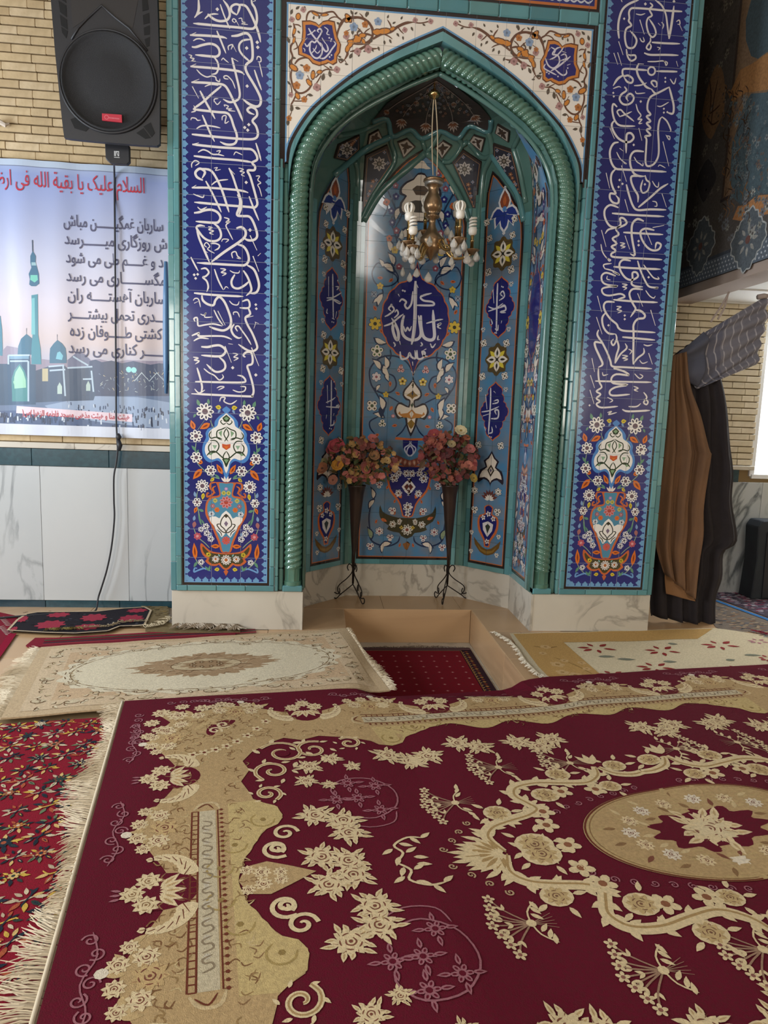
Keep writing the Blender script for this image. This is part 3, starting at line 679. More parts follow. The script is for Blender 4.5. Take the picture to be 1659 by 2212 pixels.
# ---- calligraphy panels on the two piers
NAVY = '#262a78'; WHT = '#e6e0dc'
L5 = zoom(380, 0, 4.808); L6 = zoom(380, 420, 4.808); R7 = zoom(1280, 0, 4.808); R8 = zoom(1260, 420, 4.609); Q8 = zoom(340, 820, 3.8125)
INSC_L5 = """28:235,0 238,90 222,145 192,185;18:205,170 240,140 278,122;26:330,145 380,190 430,215 480,220 535,205 560,150 540,70 490,0;18:300,197 340,160 390,146 442,148;16:460,45 500,160 560,300;d20:430,97
24:635,155 582,122 575,72 620,45 662,60 652,110 635,155;26:640,50 720,60 770,130 820,240 860,350 880,440;12:610,238 586,215 600,195 625,215 608,238;12:625,215 655,268;11:650,195 682,190 690,225 722,236 682,248 748,256
26:785,0 792,40 818,80 838,150 840,220 818,285 770,300 640,285 460,270 180,243;14:830,5 800,18;d20:845,440 850,492
26:145,365 300,370 480,385 530,402;16:148,366 210,338;20:425,320 470,430 520,555;15:180,425 215,405 260,405 302,425;26:165,487 205,490 270,470 350,455 410,470 447,510 452,560 420,588 350,585 200,570;13:548,522 545,480 590,465 572,515;12:590,465 628,540
28:575,375 640,370 720,345 765,370 787,430 797,540 790,620 742,660 722,700 740,760 800,860 850,950 882,1030 872,1090 830,1107 760,1080 690,1025;22:775,410 700,420 660,460 660,520 700,580 775,645;d20:735,500
13:840,622 850,588 880,600 882,640 850,642;12:865,650 882,720 900,802;20:815,725 850,830 890,937;d19:740,895;12:132,568 165,580 150,600 190,610 165,632 206,636
26:150,690 400,710 650,740 712,778;15:150,690 210,664;24:580,600 600,680 630,800 657,920 662,1000 635,1042 560,1062 490,1030;14:580,602 648,640;12:472,628 490,605 510,622 548,652
20:390,588 430,640 442,700 420,760 370,772;14:215,722 260,770 320,800 370,790 412,802 420,832 452,848 456,818;26:160,855 300,860 420,870 500,885 545,940 600,1050 650,1150 697,1262;15:162,854 242,822;13:545,822 505,815 500,793 530,788 560,812 590,850 617,922
18:170,898 237,1022;24:472,895 380,970 280,1060 178,1132;24:250,943 300,1040 350,1130 407,1236;26:178,1135 300,1150 440,1165 530,1175 570,1220 600,1310 632,1400 627,1470 590,1500 520,1500 458,1472;16:160,1166 205,1148 185,1095;13:300,900 350,880 400,880 440,890
12:398,1062 400,1030 440,1025;12:400,1050 430,1086 466,1050;11:510,1108 502,1090 546,1104 525,1130 582,1130 545,1146 617,1156;13:155,1248 165,1225 205,1230 225,1250 258,1248;12:480,1250 484,1210 522,1205 510,1280 552,1258
22:275,1195 320,1300 360,1390 402,1472;17:215,1337 260,1310 320,1305 400,1315 462,1330;26:165,1395 400,1420 700,1445 820,1440 852,1390 832,1310 795,1255 842,1200 832,1140 780,1113 742,1140 768,1172 815,1190;d19:715,1325 757,1295 746,1352
26:170,1500 450,1530 700,1545 790,1555 836,1610 842,1660 792,1690 822,1730 812,1768 745,1772 770,1830 800,1930 830,2040 846,2120 812,2158 760,2150 500,2130 190,2100;15:172,1500 238,1483;16:230,1582 280,1556 330,1570 380,1602 440,1605 502,1620;12:420,1572 462,1565 440,1600;24:185,1620 400,1645 650,1665 800,1687
12:600,1612 620,1580 650,1590 692,1610;20:830,1485 860,1580 885,1672;13:165,1742 165,1700 200,1668 242,1690 200,1722;28:280,1872 220,1840 203,1790 250,1752 302,1788 272,1852;26:270,1752 360,1770 420,1850 480,1980 552,2205;9:395,1747 432,1740 410,1770 466,1760
24:550,1745 590,1830 630,1950 670,2060 682,2130 665,2205 650,2240;14:550,1746 612,1812;11:650,1745 702,1760 665,1780 712,1790 680,1815 716,1832;d19:730,1895;11:830,1830 870,1830 850,1870 882,1900 850,1920 870,1960 892,2042
22:310,1880 380,2010 472,2205;16:370,1922 430,1880 542,1865;24:165,1950 330,1950 600,1970 700,1985 752,2002;14:165,1950 212,1923;15:180,2015 230,2035 282,2050 292,2020"""
INSC_L6 = """14:225,130 262,158 322,130;26:188,192 240,185 300,165 370,160 430,185 462,235 447,280 400,295 205,280;24:390,300 440,340 467,400 462,450 420,482 350,482 290,450 240,390 214,342 250,322 302,330;24:216,345 240,450 290,570 348,704;13:335,335 377,345 340,365 392,380 350,400 392,416
26:640,0 666,60 660,130 634,212 690,225 760,230 800,280 837,380 842,440 810,472 750,476 698,448;d20:770,370;20:760,20 810,150 862,272;14:500,240 552,258 520,290 562,282 520,320 545,380 592,472
28:628,352 680,340 722,380 716,440 650,500 500,600 366,704;26:640,520 700,540 742,600 757,680 722,730 640,735 218,710;11:475,492 490,465 548,470 515,500;12:320,548 295,525 320,500 352,540 330,570 402,612;16:360,510 412,510 452,530 440,562 400,582;12:290,580 332,606
14:590,662 580,610 620,595 640,640 672,666 630,660;18:770,425 842,582;12:850,640 882,610;20:800,640 862,802;26:740,735 810,780 852,880 862,960 832,1020 760,1027;24:612,832 577,900 592,960 650,977 720,940 765,895;24:700,790 740,850 772,930 782,1000 730,1052
13:560,790 600,812 650,815 662,790;14:460,770 517,780 470,810 522,820 480,846;18:400,775 440,890 492,992;18:155,650 190,720 232,797;d16:190,835 226,830 205,872;20:260,775 310,768 342,810 310,850 280,862 320,900 336,960 320,1012;24:188,1024 400,1045 700,1060;11:500,988 520,958 547,976
26:270,1048 280,1100 330,1140 390,1150 410,1100 450,1065 500,1110 542,1200 572,1300 562,1370 500,1412 420,1400 345,1372;16:395,1200 440,1290 492,1362;16:435,1210 512,1360;13:555,1105 590,1140 640,1147 657,1110;22:690,1112 745,1095 767,1140 750,1180 660,1177;24:745,1170 772,1240 722,1280 742,1350 792,1440 837,1550 842,1600 800,1627 740,1617 648,1556;16:722,1282 805,1262;d16:830,1145 835,1187
13:180,1102 200,1080 235,1090 256,1172;12:190,1130 232,1110;13:255,1242 290,1255 312,1228 300,1275 382,1272;18:200,1322 188,1290 220,1280 226,1330 236,1365 300,1355 390,1345 482,1367;13:600,1252 600,1225 640,1225 662,1277;24:605,1348 575,1400 600,1460 650,1492 682,1482;17:640,1422 618,1380 650,1368 690,1420 740,1490 782,1562
11:830,1330 810,1392;11:820,1325 862,1342;20:165,1467 242,1438 235,1470 380,1470 500,1475 582,1507;18:185,1522 250,1490 342,1500;26:263,1582 330,1585 400,1570 460,1570 512,1610 506,1650 450,1682 263,1670;24:450,1690 502,1740 512,1800 470,1837 400,1837 318,1763;15:290,1808 340,1850 400,1880 450,1927 492,1900 480,1868
17:510,1575 577,1747;12:545,1550 592,1557;13:590,1650 642,1660 600,1690 647,1700 600,1727;d19:590,1800;24:722,1690 700,1672 730,1640 780,1642 797,1700 790,1760 742,1782 762,1850 792,1950 807,2040 790,2090 740,2097 160,2070;19:785,1590 862,1782;d19:830,1875
15:180,1690 232,1700 190,1720 242,1730 200,1762;22:220,1800 250,1900 272,2000 260,2062;22:200,1945 450,1950 690,1952 722,1930 690,1890 638,1878;15:195,2020 240,2062 302,2030;13:425,2012 460,1995 502,2000 440,2032;15:590,2030 650,2052 710,2042 722,2000 668,1995;15:455,2150 470,2110 512,2112 500,2150 570,2177 634,2138"""
INSC_R7 = """20:298,0 306,22;24:275,400 265,300 275,200 310,100 380,40 480,0;20:650,0 720,60 760,150 775,250 793,402;28:793,405 820,250 845,60;d17:845,15;d17:548,42;22:930,120 750,110 600,95 450,85 400,90 378,130 382,190 375,220 402,265 350,300 335,380 350,470 380,500 430,490 457,430 440,380 388,318;d14:328,195
20:595,30 622,60 590,100 617,160 575,190 560,250 580,340 620,387 657,350 640,280 588,198;19:600,390 600,430 570,470 560,500 590,517 607,480 590,448;22:615,440 750,450 908,455;13:450,145 500,155 547,140;20:490,205 537,357;12:680,240 705,267;13:715,230 737,260 725,302;13:870,225 900,210 906,250 880,252;12:900,250 932,322;13:490,395 510,430 536,430 525,385
17:270,430 317,572;17:220,550 262,672;17:260,545 302,682;20:350,510 365,590 400,632 446,610 440,575 390,575 358,560;11:670,490 700,500 680,522;22:535,550 600,570 750,570 892,575;14:570,640 650,640 740,635 762,680 776,650 735,633;13:870,635 886,692
22:880,745 780,742 660,740;22:565,730 500,725 340,715 310,740 322,790 370,785 417,820 406,860 360,850 323,798;26:322,780 260,820 213,892;13:213,922 270,900 297,912;24:480,660 458,720 480,800 530,870 560,905 612,927;14:470,662 532,666;16:430,890 500,885 562,860
20:640,900 610,860 625,840 660,850 667,895 640,905;22:610,925 650,970 690,960 800,902;24:795,905 820,1000 842,1100 832,1180 770,1165;22:690,965 610,1000 575,1060 570,1140 602,1190 560,1210 602,1260 560,1280 602,1330 560,1350 602,1405 545,1415 560,1450 555,1550 550,1690 580,1727 640,1700 682,1620 687,1500 680,1350 695,1250 722,1213;18:720,1213 772,1260 812,1350 800,1367
d13:755,810 755,850 215,965 220,1002;15:805,820 845,872 867,810;22:330,900 352,940 300,980 280,1030 310,1077 360,1087 410,1060 427,1010 390,973 350,1010 372,1052;13:445,945 460,972 547,965;d15:500,1055 427,1505 543,1915;15:450,1080 470,1150 502,1200 470,1240 512,1240 480,1282 517,1280;15:480,1330 512,1462
22:255,1112 215,1080 205,1150 230,1250 290,1305 442,1310;18:282,1212 255,1160 290,1140 330,1180 380,1220 432,1262;16:280,1212 340,1190 408,1158;24:230,1250 200,1290 210,1350 260,1430 330,1472 390,1472 427,1430 400,1385 360,1390 350,1440 348,1592;15:180,1330 227,1442
24:270,1478 220,1490 185,1550 180,1620 200,1700 240,1750 300,1760 500,1770 767,1785;13:280,1540 322,1572;13:250,1580 280,1640 320,1680 352,1702 325,1697;24:532,1575 440,1570 395,1620 390,1700 410,1770 440,1810 490,1830 542,1830;13:430,1630 460,1680 490,1700 522,1722 522,1688
20:545,1820 560,1870 592,1900 572,1980 520,2002 500,1950 522,1868;24:500,1830 410,1830 400,1880 430,1960 470,2030 470,2102;11:680,1732 700,1715 757,1745;17:730,1470 792,1727;13:770,1410 802,1420 795,1452 760,1400;13:670,1100 712,1105 792,1060;d13:740,1130 740,1170 776,1165
17:140,1795 177,1957;24:240,1755 200,1800 190,1870 210,1950 240,2012 185,2010 180,2060 210,2102 260,2112 272,2070 240,2028;d15:280,1870 310,1910 270,1942;17:300,1720 352,1887;24:350,1915 380,2030 420,2140 470,2182 600,2175 765,2180;24:475,2154 600,2050 700,1960 785,1908
13:620,1880 650,1930 680,1942 686,1890;15:720,2010 767,2152;13:620,2090 660,2100 667,2140 640,2142;17:335,2070 372,2202"""
INSC_R8 = """22:350,132 270,105 215,150 215,230 260,310 330,330 400,310 432,280 400,238 365,240 370,300 320,347;20:330,332 250,350 218,392;22:285,188 500,205 805,220;24:602,267 540,245 490,290 480,380 490,470 512,602 465,590;16:690,330 805,308;22:398,378 600,390 795,400;22:707,357 620,340 570,370 580,440 630,520 690,557 750,547 772,500 730,483 715,542
17:620,350 682,502;d15:550,465 550,505;15:415,410 462,547;22:320,350 352,400 290,440 332,490 280,520 322,560 280,590 290,620 400,630 600,640 785,650;13:365,480 412,490 370,510 417,520 375,537;15:180,355 227,522;13:175,495 190,570 230,630 272,652 255,662 233,625
22:300,720 500,735 770,745;22:472,662 400,650 360,690 370,760 420,830 480,852 542,820 530,778 490,780 490,840 480,890 520,915 592,920;20:540,660 570,760 620,870 660,920 745,930 700,937;15:600,700 650,770 700,830 752,842 740,818;d14:650,825;16:215,742 203,700 282,688;16:215,740 290,760 362,802 290,772
20:322,812 230,780 183,810 190,870 240,900 342,915 260,920 188,940 200,990 260,1007 370,990 412,1020 340,1042;11:240,810 235,842 272,852;13:385,890 437,900 390,920 432,930 400,952;22:592,947 500,940 460,980 470,1040 500,1100 520,1140 490,1190 468,1222;24:510,1150 570,1160 612,1200 600,1232 540,1242 500,1300 500,1400 495,1692
13:620,955 660,1010 700,1032 717,1010;15:540,985 592,1117;22:298,1048 500,1065 740,1075;22:312,1072 230,1070 203,1110 220,1170 270,1240 330,1290 350,1330 400,1357 550,1365 718,1375;13:330,1115 377,1120 335,1145 382,1160 340,1182;d14:412,1205 412,1242;15:140,1010 182,1172;17:670,1150 717,1307
22:222,1178 188,1230 200,1320 250,1382 322,1390;d14:250,1303;20:322,1390 332,1440 300,1502 278,1470 302,1438;22:332,1440 352,1520 330,1600 313,1682;20:315,1682 370,1590 432,1530 415,1483;22:388,1420 550,1435 714,1450;15:600,1495 640,1507 688,1495;20:495,1692 540,1630 602,1580 600,1528
13:450,1540 482,1560 460,1592;13:385,1600 442,1610 390,1630 442,1640 400,1657;12:560,1650 590,1682 642,1665;17:650,1580 687,1692;15:130,1220 187,1392;22:152,1348 140,1400 190,1480 240,1580 270,1660 290,1712 400,1720 684,1735;24:182,1480 118,1470 120,1520 160,1610 192,1690 148,1722
20:150,1730 150,1800 160,1870 182,1920 130,1960 172,1990 130,2030 167,2060 130,2087 180,2122 345,2110;15:85,1630 112,1767;15:70,1800 112,1927;15:65,1945 107,2087;d13:62,2100;22:300,1732 400,1760 452,1800 330,1790 280,1830 300,1880 442,1895 320,1920 263,1960 290,2002 464,1990
20:118,1858 400,1865 680,1870;13:190,1770 200,1802 247,1790;13:510,1785 560,1832 592,1810 560,1788;13:500,1910 547,1930 505,1945 547,1962;18:600,1970 632,2020 600,2070 630,2092 642,2060 600,2038;13:240,2020 292,2050 260,2072;16:450,2112 530,2112 572,2080;22:388,2140 450,2160 664,2150;13:240,2172 282,2160 250,2192 334,2170"""
def petal_rose(A, c, r, n, line, fill, core, h=0.9, a0=0.0):
    A.flower(c, r, n, line, core, h, None, a0, 1.15, 0.34, fill)
def arrow_leaf(A, c, ang, L, W, col, core='#2a2a66'): A.leaf(c, ang, L, W, col, 0.8, core)
def vase_art(A, cx):
    """bouquet vase at the foot of a pier panel; half traced, half mirrored (coordinates relative to axis in metres)"""
    ax = 565.0
    def q(x, y): p = onY(*Q8([(x, y)])[0], 0.0); a = onY(*Q8([(ax, y)])[0], 0.0); return (p.x-a.x, p.z)
    def both(pts, f):
        P = [q(*p) for p in pts]
        f([(cx+x, z) for x, z in P]); f([(cx-x, z) for x, z in P][::-1])
    def sym(pts, col, h, sm=0):
        P = [q(*p) for p in pts]; P = [(cx+x, z) for x, z in P]+[(cx-x, z) for x, z in P[::-1]]
        A.poly(P, col, h, sm)
    def at(x, y): d = q(x, y); return [(cx+d[0], d[1], 1), (cx-d[0], d[1], -1)]
    px = 1/3.8125/322.0
    OG, GRN, YEL, PK = '#d8742c', '#5f8f74', '#d8c23a', '#c0576a'
    # white palmette with blue rim
    pal = [(566, 220), (600, 250), (580, 275), (620, 300), (660, 350), (665, 395), (710, 410), (735, 450), (732, 490), (755, 540), (762, 600), (745, 660), (700, 690), (640, 670), (600, 700), (590, 760), (570, 830)]
    sym(pal, '#4f86c6', 0.7, 3)
    sym([(566, 275), (590, 300), (625, 335), (640, 385), (690, 420), (712, 460), (705, 500), (735, 550), (740, 600), (720, 645), (680, 665), (630, 650), (595, 680), (580, 740), (567, 770)], '#ece8e2', 0.9, 3)
    sym([(566, 290), (598, 318), (585, 345), (566, 350)], '#33402c', 1.05); sym([(566, 305), (585, 320), (566, 338)], '#7fa07a', 1.2)
    both([(566, 355), (590, 370), (612, 350), (600, 335)], lambda P: A.stroke(P, 9*px, '#33402c', 1.1))
    both([(566, 390), (600, 410), (640, 430), (640, 480), (600, 500)], lambda P: A.stroke(P, 10*px, '#33402c', 1.1)); both([(600, 420), (630, 440), (605, 475)], lambda P: A.poly(P, '#7fa07a', 1.05))
    both([(566, 400), (545, 450), (580, 510)], lambda P: A.stroke(P, 9*px, '#33402c', 1.1)); both([(600, 490), (650, 480), (690, 490), (705, 465), (690, 435)], lambda P: A.stroke(P, 10*px, '#33402c', 1.1))
    both([(700, 510), (650, 510), (625, 550), (650, 600), (700, 600), (710, 560), (690, 530)], lambda P: A.stroke(P, 10*px, '#33402c', 1.1)); both([(640, 545), (680, 545), (660, 580)], lambda P: A.poly(P, '#8fae93', 1.05)); both([(660, 600), (720, 620), (690, 630)], lambda P: A.poly(P, '#7fa07a', 1.05))
    both([(566, 660), (600, 640), (650, 600), (690, 600), (725, 635)], lambda P: A.stroke(P, 11*px, '#33402c', 1.1)); both([(566, 590), (590, 640), (566, 720)], lambda P: A.stroke(P, 9*px, '#33402c', 1.1))
    sym([(566, 645), (600, 655), (580, 690), (566, 720)], '#33402c', 1.05); sym([(566, 655), (585, 660), (566, 690)], '#7fa07a', 1.2)
    sym([(566, 535), (600, 530), (598, 560), (566, 580)], '#c65a3a', 1.2); sym([(566, 550), (585, 548), (566, 572)], OG, 1.35)
    # flowers around
    for x, y, r, n in ((740, 275, 75, 9), (812, 480, 55, 7), (810, 655, 50, 6), (692, 755, 48, 6), (760, 885, 58, 11), (802, 1020, 40, 6)):
        for X, Z, s_ in at(x, y): petal_rose(A, (X, Z), r*px, n, '#ece8e2', '#3a3550', '#6a5560')
    for x, y, r in ((730, 1215, 26), (770, 1240, 22), (722, 1270, 26), (690, 1315, 26), (768, 1508, 24)):
        for X, Z, s_ in at(x, y): petal_rose(A, (X, Z), r*px*1.15, 5, '#e4e2e4', '#3a4050', '#4a4a5a')
    for x, y in ((798, 1298),):
        for X, Z, s_ in at(x, y): petal_rose(A, (X, Z), 34*px, 7, '#c0606a', '#a04050', '#d8a0a0')
    def lf(x, y, ang, L, W, col, core=None):
        for X, Z, s_ in at(x, y):
            a = -radians(ang) if s_ > 0 else pi+radians(ang); A.leaf((X-cos(a)*L*px/2, Z-sin(a)*L*px/2), a, L*px, W*px, col, 0.85, core)
    for x, y, an, L, W in ((840, 390, -70, 85, 45), (740, 395, 30, 100, 50), (620, 740, -60, 100, 40), (800, 790, 50, 120, 55), (780, 690, -20, 50, 40), (815, 1085, 70, 60, 30), (820, 1420, -85, 150, 45), (655, 1375, 0, 80, 40)): lf(x, y, an, L, W, OG, '#8a3a20')
    for x, y, an, L, W in ((795, 205, -70, 60, 30), (712, 190, -85, 50, 25), (830, 580, -50, 60, 25), (800, 610, -110, 50, 25), (640, 800, -40, 60, 20), (770, 1085, -20, 50, 25), (780, 1160, -75, 110, 18), (755, 1180, -60, 60, 14), (720, 1560, -50, 60, 20), (700, 1555, -100, 50, 20), (815, 1530, 60, 60, 25), (825, 315, 60, 40, 20)): lf(x, y, an, L, W, GRN)
    for x, y, an, L, W in ((632, 232, -10, 50, 40), (680, 830, 40, 45, 30), (755, 970, 80, 60, 30), (640, 1565, 10, 45, 35)): lf(x, y, an, L, W, YEL, '#9a8a2a')
    for x, y, an, L, W in ((820, 955, -80, 50, 25), (825, 1150, -100, 50, 25), (690, 1280, 80, 40, 25), (625, 265, 60, 40, 20)): lf(x, y, an, L, W, '#7f9fc4')
    for x, y, an, L, W in ((825, 1205, 80, 60, 35),): lf(x, y, an, L, W, '#a06a68')
    for P in ([(700, 340), (672, 400), (660, 420)], [(740, 340), (800, 430)], [(812, 530), (818, 620), (800, 700), (740, 760), (690, 800), (620, 820)], [(800, 930), (805, 1000), (790, 1100), (765, 1210)], [(830, 1230), (800, 1300), (740, 1350), (700, 1390)], [(820, 1470), (790, 1520), (730, 1570)]):
        both(P, lambda S: A.stroke(S, 7*px, '#8fa88a', 0.75))
    both([(690, 1580), (740, 1560), (790, 1575), (825, 1590), (820, 1560), (800, 1560)], lambda P: A.stroke(P, 14*px, '#6f9fd0', 0.8))
    # vase
    vase = [(566, 848), (645, 848), (640, 870), (628, 910), (625, 955), (690, 970), (725, 1010), (735, 1060), (735, 1110), (720, 1150), (690, 1200), (660, 1270), (630, 1340), (605, 1420), (566, 1425)]
    sym(vase, '#c4663a', 0.9, 3); 
    sym([(566, 856), (622, 856), (615, 910), (615, 965), (680, 985), (712, 1020), (720, 1070), (712, 1120), (670, 1200), (640, 1270), (612, 1340), (592, 1415), (566, 1415)], '#4f8aa6', 1.05, 3)
    sym([(566, 1080), (600, 1110), (620, 1145), (650, 1130), (700, 1140), (690, 1180), (660, 1210), (650, 1240), (620, 1270), (600, 1300), (566, 1260)], '#ece8e2', 1.2, 2)
    both([(566, 1110), (600, 1150), (610, 1200), (580, 1230), (566, 1260), (600, 1250), (640, 1200), (610, 1190)], lambda P: A.stroke(P, 9*px, '#3a3a30', 1.35)); both([(640, 1240), (610, 1260), (600, 1290)], lambda P: A.stroke(P, 8*px, '#3a3a30', 1.35))
    sym([(566, 1105), (585, 1120), (566, 1140)], '#3a3a30', 1.35); sym([(566, 1165), (582, 1185), (566, 1210)], '#7a6a80', 1.4)
    for x, y, r, c1, c2 in ((566, 1010, 55, '#d0868a', '#b0483a'), (566, 1325, 38, '#c0606a', '#c65a3a'), (640, 1075, 24, OG, '#c65a3a'), (675, 1045, 22, '#9a4a58', '#c9a0a0'), (566, 900, 16, '#a05a9a', '#d8c0d8')):
        for X, Z, s_ in at(x, y): petal_rose(A, (X, Z), r*px, 9 if r > 30 else 6, c1, c2, c2, 1.2)
    for x, y in ((585, 935), (655, 1000)):
        for X, Z, s_ in at(x, y): petal_rose(A, (X, Z), 20*px, 4, YEL, '#4f8aa6', '#6a7a3a', 1.2)
    for X, Z, s_ in at(685, 1110): petal_rose(A, (X, Z), 26*px, 5, '#e4e2e4', '#4f8aa6', '#4a4a5a', 1.2)
    both([(645, 850), (690, 860), (695, 900), (665, 930), (690, 960), (722, 970), (718, 940), (705, 945)], lambda P: A.stroke(P, 16*px, '#c4663a', 1.0)); both([(650, 880), (675, 900), (655, 940)], lambda P: A.stroke(P, 12*px, '#d8742c', 1.0))
    for k in (-26, -10, 10, 26): A.leaf((cx+k*px*0.3, q(566, 845)[1]), radians(90-k*1.6), 55*px, 18*px, '#ece0d6', 0.85)
    # boat-shaped dish
    boat = [(566, 1430), (640, 1425), (700, 1410), (750, 1365), (772, 1355), (775, 1400), (755, 1450), (720, 1480), (735, 1500), (690, 1535), (640, 1535), (625, 1525), (590, 1560), (566, 1570)]
    sym(boat, '#c4663a', 1.1, 2); sym([(566, 1440), (640, 1436), (705, 1425), (752, 1380), (758, 1400), (740, 1440), (700, 1472), (710, 1495), (680, 1520), (635, 1518), (615, 1510), (585, 1545), (566, 1552)], '#4a452c', 1.25, 2)
    sym([(566, 1565), (585, 1580), (575, 1600), (566, 1615)], '#c4663a', 1.1)
    for x, y, r, n in ((566, 1485, 46, 12), (650, 1480, 32, 7)):
        for X, Z, s_ in at(x, y)[:(1 if x == 566 else 2)]: petal_rose(A, (X, Z), r*px, n, '#ece8e2', '#6a4a40', '#b0683a', 1.4)
    for X, Z, s_ in at(708, 1445): petal_rose(A, (X, Z), 22*px, 5, YEL, '#4a452c', '#4a452c', 1.4)
    for X, Z, s_ in at(615, 1460): A.leaf((X, Z), pi/3 if s_ > 0 else 2*pi/3, 30*px, 14*px, '#7fb0b0', 1.4)
for sg in (-1, 1):
    pn = sub('calligraphy_panel'); xc = sg*1.4075
    tag(pn, label='deep blue tile panel with white script and a vase of flowers, ' + ('next to the hung banner' if sg < 0 else 'next to the dark curtain'))
    cu = [xc-T/2, xc+T/2]; x0, x1 = xc-0.307, xc+0.307
    cv = []; z = 0.533
    while z < ZTOP: cv.append(z); z += T
    meA = {}
    for i, (a, b) in enumerate(((x0, cu[0]), (cu[0], cu[1]), (cu[1], x1))):
        for j, (za, zb) in enumerate(zip([0.332]+cv, cv+[cv[-1]+T])):
            k = (round(b-a, 3), round(zb-za, 3))
            if k not in meA: meA[k] = box_me('tile', (-k[0]/2+G/2, 0, -k[1]/2+G/2), (k[0]/2-G/2, 0.012, k[1]/2-G/2), BLUET, 0.0012)
            put('tile', meA[k], pn, ((a+b)/2, 0, (za+zb)/2))
    A = Art(lambda u, v, h: V((u, -0.0004-h, v)))
    A.rect(x0, 0.332, x0+0.014, ZTOP, BLK, 0.1); A.rect(x1-0.014, 0.332, x1, ZTOP, BLK, 0.1); A.rect(x0, 0.332, x1, 0.351, BLK, 0.1)
    # scalloped light-blue border
    a0, a1 = x0+0.014, x1-0.014; per = T/4
    A.rect(a0, 0.351, a0+0.010, ZTOP, LB, 0.15); A.rect(a1-0.010, 0.351, a1, ZTOP, LB, 0.15); A.rect(a0, 0.351, a1, 0.361, LB, 0.15)
    bump = [(-0.44, 0.006), (-0.43, 0.020), (-0.38, 0.026), (-0.27, 0.025), (-0.23, 0.031), (-0.14, 0.033), (-0.06, 0.040), (0, 0.041), (0.06, 0.040), (0.14, 0.033), (0.23, 0.031), (0.27, 0.025), (0.38, 0.026), (0.43, 0.020), (0.44, 0.006)]
    z = 0.36+per*0.5
    while z < ZTOP:
        for e, s_ in ((a0, 1), (a1, -1)):
            A.poly([(e+s_*d, z+t*per) for t, d in bump], LB, 0.2); A.disc((e+s_*0.0125, z+per/2), 0.0062, NAVY, 0.3, 8)
        z += per
    x = a0+0.03+per*0.3
    while x < a1-0.03:
        A.poly([(x+t*per, 0.351+d) for t, d in bump], LB, 0.2); A.disc((x+per/2, 0.364), 0.0062, NAVY, 0.3, 8); x += per
    A.build('scalloped_border', GLAZE, pn, cutu=cu, cutv=cv)
    A = Art(lambda u, v, h: V((u, -0.0004-h, v)))
    if sg < 0:
        script_strokes(A, INSC_L5, L5, fy, 1/4.808/345, WHT, 0.4, 0.95); script_strokes(A, INSC_L6, L6, fy, 1/4.808/330, WHT, 0.4, 0.95)
    else:
        script_strokes(A, INSC_R7, R7, fy, 1/4.808/330, WHT, 0.4, 0.95); script_strokes(A, INSC_R8, R8, fy, 1/4.609/322, WHT, 0.4, 0.95)
        p = fy(*R7([(612, 738)])[0]); A.stroke([(p[0]+0.026*cos(a*pi/6), p[1]+0.026*sin(a*pi/6)) for a in range(12)], 0.012, WHT, 0.5, 1, closed=True)
    A.build('inscription', GLAZE, pn, cutu=cu, cutv=cv)
    A = Art(lambda u, v, h: V((u, -0.0004-h*0.6, v))); vase_art(A, xc); A.build('vase_painting', GLAZE, pn, cutu=cu, cutv=cv)
# ---- the niche behind the arch: five-sided, vaulted
SZ = [(2.97, 1.0), (3.1, 1.0), (3.225, 0.985), (3.34, 0.94), (3.465, 0.85), (3.59, 0.69), (3.68, 0.535), (3.755, 0.372), (3.825, 0.217), (3.905, 0.0)]
def sv(z):
    if z <= SZ[0][0]: return 1.0
    for (a, p), (b, q) in zip(SZ, SZ[1:]):
        if z <= b: return p+(q-p)*(z-a)/(b-a)
    return 0.0
def zs_of(s_):
    for (a, p), (b, q) in zip(SZ, SZ[1:]):
        if p >= s_ >= q and p > q: return a+(b-a)*(p-s_)/(p-q)
    return SZ[0][0]
NX, NY1, BXX, BYY = 0.86, 0.62, 0.50, 1.00
_an = V((BYY-NY1, NX-BXX)).normalized(); _ad = _an.x*NX+_an.y*NY1
def gauge(x, y): return max(abs(x)/NX, (_an.x*abs(x)+_an.y*y)/_ad, y/BYY)
def qf(x, y):
    p = math.degrees(atan2(max(y, 0), abs(x)+1e-9))
    for (a, u), (b, v) in zip(((0, 1), (12, 1), (35.8, 0.16), (63.4, 0.11), (90, 0.09)), ((12, 1), (35.8, 0.16), (63.4, 0.11), (90.1, 0.09))):
        if p <= b: return u+(v-u)*(p-a)/(b-a)
    return 0.09
def shrink(x, y, z):
    s_ = sv(z); return 1.0 if s_ >= 1 else (0.0 if s_ <= 0 else s_**qf(x, y))
def onV(x, y):
    d = ray(x, y); t = (0.0-CAM.y)/d.y; st = 0.01/d.length
    def out(t):
        P = CAM+d*t; return P.z > 3.904 or gauge(P.x, P.y) > shrink(P.x, P.y, P.z)
    if out(t): return CAM+d*t
    while not out(t): t += st
    a, b = t-st, t
    for _ in range(24):
        m_ = (a+b)/2
        if out(m_): b = m_
        else: a = m_
    return CAM+d*a
def wall_fn(p0, p1):
    e = (V(p1)-V(p0)); L = e.length; e = e/L; n = V((-e.y, e.x))
    mid = (V(p0)+V(p1))/2
    if n.dot(-mid+V((0, 0.2))) < 0: n = -n
    def fn(u, v, h):
        P = V(p0)+e*u; k = shrink(P.x, P.y, v); P = P*k+n*h; return V((P.x, P.y, v))
    def inv(x, y):
        P = onV(x, y); k = shrink(P.x, P.y, P.z) or 1; Q = V((P.x/k, P.y/k)); return ((Q-V(p0)).dot(e), P.z)
    return fn, inv, L
FB, IB, LBk = wall_fn((-BXX, BYY), (BXX, BYY))
FA, IA, LA = {}, {}, 0
for sg in (-1, 1):
    FA[sg], IA[sg], LA = wall_fn((sg*NX, NY1), (sg*BXX, BYY))
FS = {}
